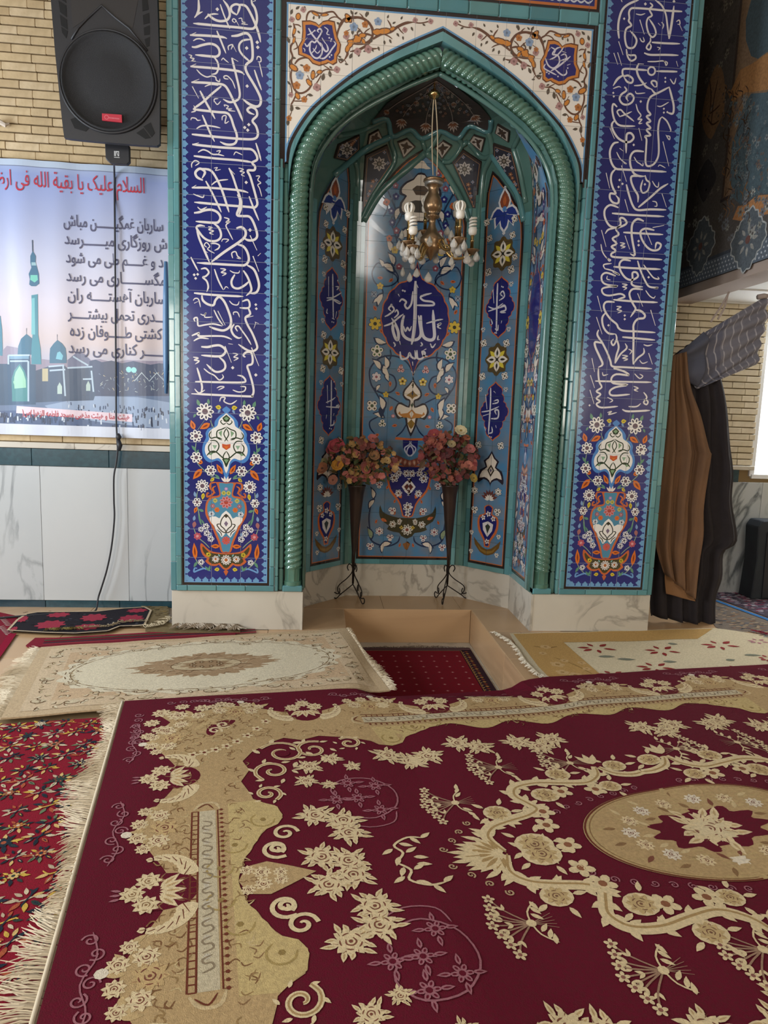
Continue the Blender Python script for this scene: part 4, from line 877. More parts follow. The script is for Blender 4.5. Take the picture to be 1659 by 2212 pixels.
for sg in (-1, 1): FS[sg], _, _ = wall_fn((sg*NX, 0.0), (sg*NX, NY1))
VCEN = V((0, 0.25, 3.0))
nic = sub('niche_vault')
# base surface
ang = []; corners = [(NX, 0.0), (NX, NY1), (BXX, BYY), (-BXX, BYY), (-NX, NY1), (-NX, 0.0)]
pts = []
for (a, b), (c, d) in zip(corners, corners[1:]):
    for i in range(8): pts.append((a+(c-a)*i/8, b+(d-b)*i/8))
pts.append(corners[-1])
zl = [0.287, 1.2, 2.2, 2.97]+[3.05, 3.1, 3.16, 3.225, 3.28, 3.34, 3.4, 3.465, 3.53, 3.59, 3.64, 3.68, 3.72, 3.755, 3.79, 3.825, 3.86, 3.885, 3.9, 3.9045, 3.9049, 3.90499]
vs = []; fs = []; n = len(pts)
for z in zl:
    for x, y in pts:
        k = shrink(x, y, z); vs.append((x*k, y*k, z))
for i in range(len(zl)-1):
    for k in range(n-1): fs.append((i*n+k, (i*n+k+1), (i+1)*n+k+1, (i+1)*n+k))
MB().add(vs, fs).build('vault_shell', GREENT, nic)
# marble dado
for fn, L in ((FB, LBk), (FA[-1], LA), (FA[1], LA), (FS[-1], NY1), (FS[1], NY1)):
    MB().prism([(0.001, 0.0), (L-0.001, 0.0), (L-0.001, 0.287), (0.001, 0.287)], fn, -0.012, 0.004).build('dado_slab', MARBLEW, nic)
rise = lambda v: 0.007*max(0.0, min(1.0, (v-2.97)/0.25))
# panels: outline, tiles, black and orange edge
def panel(fn, outline, cu, z0, lab):
    pn = sub('niche_panel'); tag(pn, label=lab)
    us = sorted([min(p[0] for p in outline)-0.01]+cu+[max(p[0] for p in outline)+0.01]); cv = [z0+T*k for k in range(1, 18)]
    zz = [z0-0.01]+cv+[z0+T*18]
    for i in range(len(us)-1):
        for j in range(len(zz)-1):
            c = clip_rect(outline, us[i]+G/2, zz[j]+G/2, us[i+1]-G/2, zz[j+1]-G/2)
            if pl_area(c) > 2e-4: MB().prism(c, fn, 0.0, 0.010).build('tile', SKYT, pn)
    A = Art(lambda u, v, h: fn(u, v, 0.0105+h+rise(v)))
    n_ = len(outline); ins = []
    cxm = sum(p[0] for p in outline)/n_; 
    def inset(P, d):
        out = []
        ar = sum(P[i-1][0]*P[i][1]-P[i][0]*P[i-1][1] for i in range(len(P))); sgn = 1 if ar > 0 else -1
        for i in range(len(P)):
            a, b, c = P[i-1], P[i], P[(i+1) % len(P)]
            v1 = V((b[0]-a[0], b[1]-a[1])).normalized(); v2 = V((c[0]-b[0], c[1]-b[1])).normalized()
            n1 = V((-v1.y, v1.x))*sgn; n2 = V((-v2.y, v2.x))*sgn; m_ = (n1+n2); q = m_.length_squared
            m_ = m_*(2/q) if q > 0.3 else n1
            out.append((b[0]+m_.x*d, b[1]+m_.y*d))
        return out
    o1, o2 = inset(outline, 0.018), inset(outline, 0.026)
    for i in range(n_):
        j = (i+1) % n_
        A.poly([outline[i], outline[j], o1[j], o1[i]], BLK, 0.1); A.poly([o1[i], o1[j], o2[j], o2[i]], '#b5673c', 0.1)
    A.build('edge_line', GLAZE, pn, cutu=cu, cutv=cv, grid=0.05)
    return pn, cv
oc = 0.52     # axis of the back wall in its own u
OBK = [(0.082, 0.335), (0.918, 0.335), (0.918, 3.14)]+cr([(0.918, 3.16), (0.87, 3.33), (0.76, 3.50), (0.63, 3.635), (oc, 3.71)], 4)+cr([(oc, 3.71), (0.38, 3.625), (0.25, 3.49), (0.13, 3.32), (0.082, 3.16)], 4)[1:]
OBK.append((0.082, 3.14))
CU_B = [oc-T, oc, oc+T]
pB, CVB = panel(FB, OBK, CU_B, 0.335, 'sky blue arched tile panel with deep blue medallion between the flower stands')
OAN = [(0.055, 0.335), (0.425, 0.335), (0.425, 3.26), (0.415, 3.40), (0.385, 3.50), (0.36, 3.555), (0.30, 3.50), (0.20, 3.38), (0.11, 3.24), (0.065, 3.12), (0.055, 3.0)]
pA = {}
for sg in (-1, 1):
    pA[sg], CVA = panel(FA[sg], OAN, [0.24], 0.335, 'narrow sky blue tile panel with two deep blue cartouches, ' + ('behind the stand of pink and orange flowers' if sg < 0 else 'behind the stand of dark red flowers'))
OSD = [(0.165, 0.345), (0.555, 0.345), (0.555, 3.3), (0.54, 3.45), (0.47, 3.58), (0.36, 3.64), (0.25, 3.66), (0.165, 3.64)]
pS = {}
for sg in (-1, 1):
    pS[sg], _ = panel(FS[sg], OSD, [0.36], 0.345, 'grazing side panel of sky blue painted tiles, ' + ('left' if sg < 0 else 'right') + ' reveal of the niche')
# turquoise strips along the corners and around the panels
def wstrip(fn, u0, u1, z0, z1, m, d=0.016, h=T, off=0.0):
    z = z0-off
    while z < z1:
        a, b = max(z, z0), min(z+h, z1); z += h
        if b-a < 0.012: continue
        MB().prism([(u0+G/2, a+G/2), (u1-G/2, a+G/2), (u1-G/2, b-G/2), (u0+G/2, b-G/2)], fn, 0.0, d).build('frame_tile', m, nic)
for sg in (-1, 1):
    wstrip(FA[sg], 0.001, 0.053, 0.29, 3.2, TURQ, 0.012, T, 0.06); wstrip(FA[sg], 0.427, 0.468, 0.29, 3.3, TURQ, 0.012, T, 0.1); wstrip(FA[sg], 0.47, LA-0.004, 0.29, 3.4, GREENT, 0.024, T, 0.02)
    wstrip(FA[sg], 0.055, 0.425, 0.29, 0.333, TURQ, 0.014); wstrip(FS[sg], 0.165, 0.555, 0.29, 0.343, TURQ, 0.014)
    wstrip(FS[sg], 0.062, 0.11, 0.29, 3.1, GREENT, 0.010, T, 0.03); wstrip(FS[sg], 0.112, 0.162, 0.29, 3.1, TURQ, 0.014, T, 0.09); wstrip(FS[sg], 0.558, NY1-0.004, 0.29, 3.2, TURQ, 0.016, T, 0.12)
for u0, u1, m_, d in ((0.004, 0.042, GREENT, 0.024), (0.043, 0.080, TURQ, 0.012), (0.920, 0.957, TURQ, 0.012), (0.958, 0.996, GREENT, 0.024)): wstrip(FB, u0, u1, 0.29, 3.3, m_, d, T, 0.05)
for k in range(4): MB().prism([(0.082+0.209*k, 0.291), (0.289+0.209*k, 0.291), (0.289+0.209*k, 0.333), (0.082+0.209*k, 0.333)], FB, 0, 0.014).build('frame_tile', TURQ, nic)
# ribs and inset panels of the vault, traced onto the vault surface
def vp(x, y, h=0.0):
    P = onV(x, y); d = (VCEN-P).normalized(); return P+d*h
V7 = zoom(720, 120, 3.456)
def rib(s_, r=0.026, m=GREENT):
    P = [vp(*p, 0.004) for p in cr(V7(s_), 4)]; MB().tube(P, r, 8).build('vault_rib', m, nic, smooth=True)
def vtile(s_, frame, fill, zin=0.9):
    """raised tile of the vault, painted in place on the curved surface"""
    P = V7(s_); c = (sum(p[0] for p in P)/len(P), sum(p[1] for p in P)/len(P)); pn = sub('vault_panel'); n_ = len(P); vs = []; O = []
    for i in range(n_):
        a, b = P[i-1], P[i]; k = max(1, int(hypot(b[0]-a[0], b[1]-a[1])/6)); O += [(a[0]+(b[0]-a[0])*t/k, a[1]+(b[1]-a[1])*t/k) for t in range(k)]
    m_ = len(O); MB().add([vp(*p, 0.0) for p in O]+[vp(*p, 0.02) for p in O], [(i, (i+1) % m_, (i+1) % m_+m_, i+m_) for i in range(m_)]).build('panel_edge', KF, pn)
    A = Art(lambda u, v, h: vp(u, v, 0.02+h)); A.poly(P, frame, 0.0); A.poly(scaled(P, zin, c), fill, 0.8)
    return A, (lambda p: p), pn
KF = mat('kite_edge_glaze', '#3b2f2b', 0.3)
for s_ in ('475,640 550,612 612,672 520,760', '757,680 820,625 887,665 812,765', '1050,585 1137,612 1112,715 1018,635', '1230,505 1322,560 1315,640 1213,570', '262,585 335,545 365,610 248,668'):
    A, tl, pn = vtile(s_, '#463a34', '#b4aca2', 0.86)
    P = V7(s_); c = (sum(p[0] for p in P)/4, sum(p[1] for p in P)/4)
    for k in range(4):
        q = P[k]; L = hypot(q[0]-c[0], q[1]-c[1]); an = atan2(q[1]-c[1], q[0]-c[0]); A.leaf(c, an, L*0.68, 6.5, '#463a34', 1.4); A.leaf(c, an+0.7, L*0.4, 4, '#463a34', 1.4)
    A.disc(c, 3.4, '#4a3a30', 1.7); A.build('panel_paint', DARKV, pn, grid=6)
for s_, cx, cy in (('235,740 400,660 440,790 300,1000 205,1170', 335, 800), ('890,790 970,695 1110,790 1085,1000 1062,1170', 985, 840), ('1200,650 1345,700 1385,860 1425,1060 1290,900 1195,740', 1285, 780), ('0,760 30,660 190,585 190,690 90,780', 90, 690)):
    A, tl, pn = vtile(s_, '#3a2c26', '#34343f', 0.93)
    P = V7(s_); g = (sum(p[0] for p in P)/len(P), sum(p[1] for p in P)/len(P)); cl = V7([(cx, cy)])[0]
    A.stroke(scaled(P, 0.86, g), 1.6, '#94704f', 1.2, 1, closed=True)
    for k in range(8):
        a = k*pi/4; A.leaf((cl[0]+cos(a)*2.5, cl[1]+sin(a)*2.5), a, 14, 9, '#bdb4ae', 1.5, '#5a524c')
    A.disc(cl, 6, '#4a443c', 2.0); A.disc(cl, 3.2, '#8a7f74', 2.3)
    tip = max(P, key=lambda p: hypot(p[0]-cl[0], p[1]-cl[1]))
    for k in range(6):
        t = 0.36+0.10*k; q = (cl[0]+(tip[0]-cl[0])*t, cl[1]+(tip[1]-cl[1])*t); A.flower(q, 6.5*(1.15-t), 5, '#8d5a3a', '#c09a78', 1.5)
    for q in scaled(P, 0.62, cl): A.flower(q, 4, 4, '#8a94aa', '#9a6a4a', 1.5)
    A.build('panel_paint', DARKV, pn, grid=8)
# fan panel under the crown
fan = V7('770,128 900,205 1000,285 1100,365 1165,440 1180,470 1160,560 1020,512 925,608 800,552 660,610 575,540 440,590 400,462 290,480 400,345 500,275 640,188')
FP = [vp(*p, 0.012) for p in fan]
tri = tessellate_polygon([[V((p[0], p[1], 0)) for p in fan]])
pn = sub('vault_panel'); fm = bmesh.new()
vv = [fm.verts.new((p[0], p[1], 0)) for p in fan]; [fm.faces.new([vv[i] for i in t]) for t in tri]
bmesh.ops.subdivide_edges(fm, edges=fm.edges[:], cuts=5, use_grid_fill=True); bmesh.ops.triangulate(fm, faces=fm.faces[:])
for v_ in fm.verts: v_.co = vp(v_.co.x, v_.co.y, 0.012)
me = bpy.data.meshes.new('panel_field'); fm.to_mesh(me); fm.free(); link('panel_field', me, pn, mat('fan_dark_glaze', '#423a38', 0.3))
AFN = Art(lambda u, v, h: vp(u, v, 0.0155+h))
def v7(x, y): return (720+x/3.456, 120+y/3.456)
for x, y, a in ((510, 470, 100), (690, 500, 92), (895, 490, 85), (1055, 440, 65), (620, 330, 100), (770, 260, 90), (900, 340, 80), (400, 400, 120)):
    k = 1.0 if y > 420 else 0.6
    for j in range(-3, 4):
        an = radians(a+j*22); L = (26-abs(j)*3)*k
        AFN.leaf(v7(x-cos(an)*10, y-sin(an)*10), an, L, 5.5*k, '#c4b8b0', 0.2, '#4a3430')
    for j in range(-2, 3):
        an = radians(a+j*26); AFN.leaf(v7(x, y), an, 14*k, 3.5, '#8a5a40', 0.6)
    AFN.disc(v7(x, y), 3.2*k, '#a4938a', 0.8)
for s_ in ('770,170 740,300 700,430 690,500', '770,170 680,280 580,360 515,450', '770,170 830,290 880,400 895,480', '770,170 900,270 990,350 1050,430', '770,170 600,270 480,340 400,400'): AFN.stroke(V7(s_), 1.6, '#a0928c', 0.2, 4)
rnd = random.Random(4)
for k in range(130):
    t = rnd.random(); x = 770+(rnd.random()-0.5)*t*720; y = 190+t*250
    AFN.flower(v7(x, y), 3.4, 5, rnd.choice(['#a89c96', '#94705f', '#838a9a']), '#4a3a36', 0.4)
AFN.build('panel_paint', DARKV, pn)
rib('290,492 400,466 440,600 575,548 660,618 800,560 928,618 1020,520 1160,570 1180,476', 0.022, TURQ)
rib('225,1240 330,1055 450,930 560,840 690,722', 0.03); rib('690,722 790,808 880,945 965,1105 1012,1240', 0.03)
rib('690,722 740,670 800,560', 0.02); rib('690,722 660,618', 0.02); rib('812,790 880,785 960,672 928,618', 0.02); rib('960,672 1005,640', 0.02)
rib('1160,570 1180,640 1185,740 1130,860 1110,1000 1090,1240', 0.024); rib('1185,740 1290,900 1380,1040 1425,1240', 0.026, TURQ); rib('1005,640 1110,760 1190,740', 0.02)
rib('440,600 430,650 455,790 300,1030 200,1240', 0.022); rib('440,600 250,690 0,895', 0.026, TURQ); rib('160,790 180,900 175,1240', 0.024); rib('400,470 210,560 30,600', 0.02)
rib('1345,690 1400,560 1330,500', 0.02); rib('1345,690 1395,860 1440,1100', 0.02)
# ---- painting on the niche panels
C5 = zoom(660, 560, 3.456); Z4 = zoom(640, 400, 2.765); Z5 = zoom(640, 860, 2.765)
UB = 1/3.456/262.0
AX = oc
NV, STEM, CRM, ORG, YL_, OLV = '#23256a', '#1c2f52', '#ddd2c4', '#c4683a', '#d3b544', '#6b5a34'
def back_art(name, fn, inv, axis, parent, cu, cv, full=True, squeeze=1.0):
    A = Art(lambda u, v, h: fn(u, v, 0.0105+h+rise(v)))
    def q(z, x, y): u, v = inv(*z([(x, y)])[0]); return (u-oc, v)
    E1 = lambda d: (axis+d[0]*squeeze, d[1]); E2 = lambda d: (axis-d[0]*squeeze, d[1])
    def both(z, s_, f, **k):
        P = [q(z, *[float(c) for c in t.split(',')]) for t in s_.split()]
        f([E1(p) for p in P]); f([E2(p) for p in P])
    def spot(z, x, y): d = q(z, x, y); return [(E1(d), 1), (E2(d), -1)]
    # spiral stems (right half traced)
    for s_, w_ in (('810,835 860,770 950,735 1050,755 1115,830 1120,900 1090,980 1020,1015 950,1000 920,950 940,890 980,870', 9), ('985,690 975,740 1000,800 1010,850 985,900', 8), ('890,1075 960,1040 1040,1010 1080,980', 8), ('1090,980 1040,1050 1010,1100 1000,1150 1030,1190', 9),
                   ('1030,1190 1090,1230 1085,1280 1050,1320', 8), ('820,1230 850,1290 890,1330', 8), ('960,205 985,140 1050,110 1120,60 1160,130 1140,200 1090,230 1010,215 965,160 1000,95', 8), ('1090,230 1070,280 1100,330 1110,380', 8)):
        both(C5, s_, lambda P: A.stroke(P, w_*UB*1.3, STEM, 0.3, 4, 0.8, 0.6))
    # cream leaves with dark line on the stems
    for x, y, an, L in ((1010, 790, -80, 90), (1000, 850, 120, 90), (1075, 810, -50, 90), (985, 890, 100, 70), (1020, 1090, -75, 100), (1000, 1150, 80, 90), (1030, 1185, -20, 80), (1050, 90, -30, 100), (1100, 60, -60, 60), (1085, 330, 70, 90), (1060, 630, 160, 90), (1050, 980, 60, 50), (1110, 340, 30, 60)):
        for p, s_ in spot(C5, x, y):
            a = -radians(an) if s_ > 0 else pi+radians(an); A.leaf((p[0]-cos(a)*L*UB/2, p[1]-sin(a)*L*UB/2), a, L*UB, L*0.42*UB, CRM, 0.6, None, 0.12*s_, STEM)
    # drops
    for x, y, an in ((965, 945, 90), (905, 1010, -30), (945, 1125, 60), (910, 1250, 10), (1120, 395, -60), (1060, 560, -50), (1020, 180, 40), (1100, 170, 0), (1035, 1330, 30), (900, 810, 40)):
        for p, s_ in spot(C5, x, y):
            a = -radians(an) if s_ > 0 else pi+radians(an); A.leaf((p[0]-cos(a)*22*UB, p[1]-sin(a)*22*UB), a, 44*UB, 24*UB, ORG, 0.4, '#6a3020')
    # little flowers
    for x, y, r, n, c1, c2, c3 in ((875, 918, 32, 5, YL_, '#4a2a1a', '#ddd2c4'), (990, 1025, 24, 5, YL_, '#b3842a', YL_), (1070, 900, 36, 6, '#e0d6d6', '#9a5a6a', '#c8c0d0'), (895, 830, 28, 3, '#d8b0b0', '#8a4a50', '#8a4a50'), (1080, 710, 48, 5, '#e0d8cc', '#3f4f3a', '#4f6a3a'), (1110, 510, 48, 7, YL_, '#3a3a2a', YL_), (1095, 230, 26, 5, YL_, '#b3842a', YL_), (1135, 295, 26, 4, '#9aa4b4', '#4a5468', '#4a5468'), (1085, 1115, 44, 4, '#e0d8cc', '#4a5a44', '#5a4a3a'), (1000, 1240, 30, 3, '#e0d8cc', '#3f4f3a', '#3f4f3a'), (925, 1180, 16, 5, '#c88a92', '#e8d8d8', '#c88a92')):
        for p, s_ in spot(C5, x, y): A.flower(p, r*UB, n, c1, c2, 0.7, STEM, pi/2 if n != 4 else pi/4, 1.0, 0.3, c3)
    # medallion
    def symp(z, s_, col, h, sm=2):
        P = [q(z, *[float(c) for c in t.split(',')]) for t in s_.split()]
        P = [E1(p) for p in P]+[E2(p) for p in P[::-1]]; A.poly(P, col, h, sm)
    P = []
    m0 = q(C5, 800, 70)[1]; m1 = q(C5, 800, 808)[1]; mc = (m0+m1)/2-0.01; R_ = 0.275
    for k in range(49):
        t = pi/2-pi*k/48; lob = 1+0.035*abs(sin(9*(t-pi/2)*1.0))
        rx = R_*lob*cos(t); rz = (0.315 if t > 0 else 0.315)*lob*sin(t)
        if abs(t) > 1.32: rz *= 1+0.45*((abs(t)-1.32)/0.25)**2; rx *= 0.8
        P.append((rx*squeeze, rz))
    med = [(axis+x, mc+z) for x, z in P]+[(axis-x, mc+z) for x, z in P[::-1]]
    A.poly(scaled(med, 1.035, (axis, mc)), ORG, 0.8); A.poly(med, NV, 1.0)
    if full:
        I2 = lambda x, y: inv(x, y)
        script_strokes(A, """26:820,165 818,300 815,450 805,560 790,640;14:815,165 840,215;22:660,460 650,520 670,590 690,600 690,540 660,470 640,440;14:585,500 640,480 690,440 730,410
22:735,420 720,480 725,560 770,600 830,600 860,560 850,470 840,420;24:860,420 860,500 880,580 930,605 960,580 955,480 950,380;12:900,480 990,455 1025,450;14:980,490 1010,480 985,505 1010,520
15:700,320 720,300 750,320 740,345 760,370 790,330 800,240;15:830,345 950,345 945,320 880,310 860,280 940,255;13:590,430 620,415 660,380 640,350 620,370 640,390;13:660,440 690,410 680,380 665,400;12:730,500 745,540 760,510 775,535 790,500;11:990,570 985,600 1000,600
12:655,620 668,640 660,655;12:700,610 708,640;12:860,620 870,640 855,650;12:930,630 945,660 970,630;d9:725,235 740,240 640,340
15:705,690 715,745 760,735 775,700 790,730 820,740 815,680;15:830,680 835,740 870,740 890,700 870,690 880,720 910,725;13:900,670 880,680;12:797,765 800,795;11:690,260 700,280""", C5, I2, UB, '#d6d4da', 1.4, 1.0)
    # white palmettes below it
    symp(C5, '797,815 815,840 797,870', CRM, 0.8, 0)
    symp(C5, '795,885 830,940 860,975 868,1020 840,1055 815,1060 820,1100 870,1075 900,1085 920,1140 905,1175 885,1200 840,1185 825,1240 790,1315', '#2a2430', 0.7)
    symp(C5, '795,905 825,950 850,985 855,1020 830,1042 805,1055 810,1110 860,1095 890,1090 905,1130 895,1165 870,1185 825,1175 812,1235 790,1290', CRM, 0.9)
    symp(C5, '793,925 808,940 793,960', '#5a4a2c', 1.1, 0); symp(C5, '793,980 815,1000 840,1020 810,1030 793,1045', '#8a6a34', 1.1, 0); symp(C5, '793,985 803,1003 793,1020', '#2a2a5a', 1.25, 0)
    symp(C5, '790,1070 803,1090 790,1110', '#3a4a34', 1.1, 0); symp(C5, '790,1120 820,1150 870,1160 880,1140 890,1160 850,1185 815,1185 790,1195', '#b5793a', 1.1, 0); symp(C5, '790,1130 806,1155 790,1185', CRM, 1.25, 0); symp(C5, '790,1140 798,1155 790,1170', '#3a4a34', 1.4, 0)
    symp(C5, '788,1195 815,1225 800,1255 788,1265', '#8a6a2a', 1.1, 0)
    # upper palmette (behind the lamp)
    symp(V7, '675,795 700,830 725,850 690,855 675,850', CRM, 0.8); symp(V7, '680,885 710,930 760,960 800,1010 800,1060 760,1070 790,1120 790,1190 740,1215 720,1240 680,1250', '#2a2430', 0.7); symp(V7, '680,900 705,940 750,970 785,1015 780,1050 745,1065 775,1125 770,1180 730,1200 700,1235 680,1240', CRM, 0.9)
    symp(V7, '680,980 710,1010 680,1050', '#5a4a3c', 1.1, 0); symp(V7, '680,1090 730,1110 720,1150 680,1180', '#4a443c', 1.1, 0)
    for x, y, r, n, c1, c2 in ((825, 1080, 26, 5, NV, '#c8c8d8'), (850, 1190, 26, 5, NV, '#c8c8d8'), (780, 885, 20, 5, '#8a4a5a', '#d8c8d0'), (835, 1000, 22, 5, '#8a4a5a', '#d8c8d0'), (825, 920, 26, 4, ORG, '#5a2a1a'), (890, 1130, 26, 4, ORG, '#5a2a1a')):
        for p, s_ in spot(V7, x, y): A.flower(p, r*UB, n, c1, c2, 0.6, None, 0.3, 1.2)
    for x, y, an, L in ((880, 1010, 60, 70), (930, 1080, 60, 80), (770, 1150, 70, 60)):
        for p, s_ in spot(V7, x, y):
            a = -radians(an) if s_ > 0 else pi+radians(an); A.leaf((p[0]-cos(a)*L*UB/2, p[1]-sin(a)*L*UB/2), a, L*UB, L*0.4*UB, CRM, 0.6, None, 0.12*s_, STEM)
    both(V7, '800,1240 830,1150 880,1060 905,1010', lambda P: A.stroke(P, 10*UB, STEM, 0.3))
    for s_ in ('905,1240 880,1180 890,1120 930,1090', '780,1240 820,1225 850,1240'): both(V7, s_, lambda P: A.stroke(P, 9*UB, STEM, 0.3))
    for s_ in ('700,560 640,470 590,430 530,300 560,200 590,60', '590,60 640,20 690,40', '530,300 500,240 520,190 560,180', '590,430 560,330 470,330'): both(Z4, ' '.join('%d,%d' % (1400-int(t.split(',')[0]), int(t.split(',')[1])) for t in s_.split()), lambda P: A.stroke(P, 9*UB, STEM, 0.3))
    for x, y, r, c1, c2 in ((862, 405, 28, YL_, '#b3842a'), (862, 290, 26, '#8a4a5a', '#d8c8d0'), (890, 245, 26, NV, '#c8c8d8'), (900, 340, 24, ORG, '#5a2a1a'), (830, 500, 24, '#8a4a5a', '#d8c8d0'), (780, 420, 24, YL_, '#b3842a')):
        for p, s_ in spot(Z4, x, y): A.flower(p, r*UB, 5, c1, c2, 0.6, None, 0.3, 1.2)
    for x, y, an, L in ((800, 310, 20, 130), (880, 460, -60, 90), (860, 190, 70, 90), (900, 380, -70, 90)):
        for p, s_ in spot(Z4, x, y):
            a = -radians(an) if s_ > 0 else pi+radians(an); A.leaf((p[0]-cos(a)*L*UB/2, p[1]-sin(a)*L*UB/2), a, L*UB, L*0.42*UB, CRM, 0.6, None, 0.12*s_, STEM)
    # crown, vase and dish at the foot
    symp(Z5, '675,240 770,238 775,252 675,255', ORG, 0.4, 0)
    symp(Z5, '675,252 727,252 722,300 700,330 675,352', NV, 0.8, 0)
    both(Z5, '675,258 690,280 712,300 700,330 675,345 660,330 665,300 690,275', lambda P: A.stroke(P, 0.011, '#c8cce0', 1.0))
    symp(Z5, '675,372 700,365 740,350 770,340 775,370 740,385 720,400 700,415 675,430', '#8a4f44', 0.6, 0)
    for k in range(-3, 4): A.leaf((axis+k*0.035*squeeze, q(Z5, 675, 372)[1]-abs(k)*-0.008), -pi/2+k*0.2, 0.055, 0.03, '#b9806a', 0.8, '#d8c8b8')
    symp(Z5, '660,400 700,405 745,400 790,395 806,430 800,500 780,560 745,600 715,640 695,705 660,712', ORG, 0.5, 2); symp(Z5, '660,410 700,412 745,410 782,408 796,440 790,495 772,550 738,590 708,635 688,700 660,702', NV, 0.7, 2)
    for x, y, r, n in ((760, 480, 30, 6), (735, 450, 22, 5), (728, 570, 24, 6), (755, 415, 16, 5), (740, 430, 16, 5), (690, 450, 24, 6)):
        for p, s_ in spot(Z5, x, y): A.flower(p, r*UB*1.25, n, '#dcd8d8', '#6a4a40', 1.0, None, 0.2, 1.0, 0.3, '#3a4058')
    symp(Z5, '660,478 690,500 712,530 690,560 660,580', '#dcd8d8', 1.0, 0); symp(Z5, '660,490 682,512 698,530 680,552 660,565', '#5a2c2c', 1.2, 0); symp(Z5, '660,505 672,525 660,548', '#dcd8d8', 1.4, 0)
    for p, s_ in spot(Z5, 708, 600): A.leaf(p, pi/3 if s_ > 0 else 2*pi/3, 0.07, 0.035, ORG, 1.0)
    A.flower(E1((0, q(Z5, 660, 650)[1])), 0.045, 7, '#dcd8d8', '#6a4a40', 1.0, None, 0, 1, 0.3, '#3a4058'); A.flower(E1((0, q(Z5, 657, 690)[1])), 0.028, 5, '#dcd8d8', '#6a4a40', 1.0)
    symp(Z5, '657,715 720,715 780,700 815,680 830,645 833,690 815,735 770,765 780,785 740,800 705,805 690,825 657,838', '#3a3826', 0.8, 2)
    for x, y, r, n in ((748, 755, 24, 6), (708, 735, 16, 5), (710, 745, 14, 5)):
        for p, s_ in spot(Z5, x, y): A.flower(p, r*UB*1.25, n, '#d8d4cc', '#7a5a40', 1.0, None, 0.2, 1.0, 0.3, '#4a4434')
    A.flower(E1((0, q(Z5, 657, 785)[1])), 0.05, 9, '#d8d4cc', '#8a4a3a', 1.0, None, 0, 1, 0.3, '#4a4434')
    for p, s_ in spot(Z5, 695, 773): A.flower(p, 0.017, 4, YL_, '#3a3826', 1.0)
    for p, s_ in spot(Z5, 800, 725): A.leaf((p[0]-0.03, p[1]), 0.4 if s_ > 0 else -0.4, 0.06, 0.03, ORG, 1.0)
    # vine at the foot
    both(Z5, '895,540 870,590 885,650 890,720 880,790 870,850 820,880 760,885 710,860 700,825', lambda P: A.stroke(P, 0.013, STEM, 0.3))
    for x, y, an, L in ((880, 580, -80, 60), (880, 640, 60, 60), (780, 880, 20, 70), (795, 900, 80, 50), (880, 815, -70, 70)):
        for p, s_ in spot(Z5, x, y):
            a = -radians(an) if s_ > 0 else pi+radians(an); A.leaf((p[0]-cos(a)*L*UB*0.6, p[1]-sin(a)*L*UB*0.6), a, L*UB*1.25, L*0.5*UB, CRM if y != 815 else '#8a9a7a', 0.6, None, 0.1*s_, STEM)
    for x, y, r, n in ((823, 800, 28, 6), (757, 835, 24, 3), (870, 890, 26, 3), (757, 675, 26, 3), (845, 525, 24, 3)):
        for p, s_ in spot(Z5, x, y): A.flower(p, r*UB*1.2, n, '#dcd4d0', '#8a4a50', 0.7, STEM, 0.5, 1.0, 0.3, '#6a5a70')
    for x, y, an in ((850, 745, 90), (745, 690, 60), (725, 740, 60), (700, 880, 40), (690, 690, 70), (800, 540, 70), (825, 480, 0), (750, 620, -40)):
        for p, s_ in spot(Z5, x, y): A.leaf((p[0], p[1]-0.015), pi/2+0.3*s_, 0.04, 0.02, ORG, 0.4, '#6a3020')
    symp(Z5, '650,855 680,870 665,900 650,905', '#8a5a30', 0.6, 0)
    A.build(name, GLAZE, parent, cutu=cu, cutv=cv, grid=0.06)
back_art('panel_painting', FB, IB, oc, pB, CU_B, CVB)
for sg in (-1, 1): back_art('panel_painting', FS[sg], IB, 0.36, pS[sg], [0.36], [0.345+T*k for k in range(1, 18)], False, 0.46)
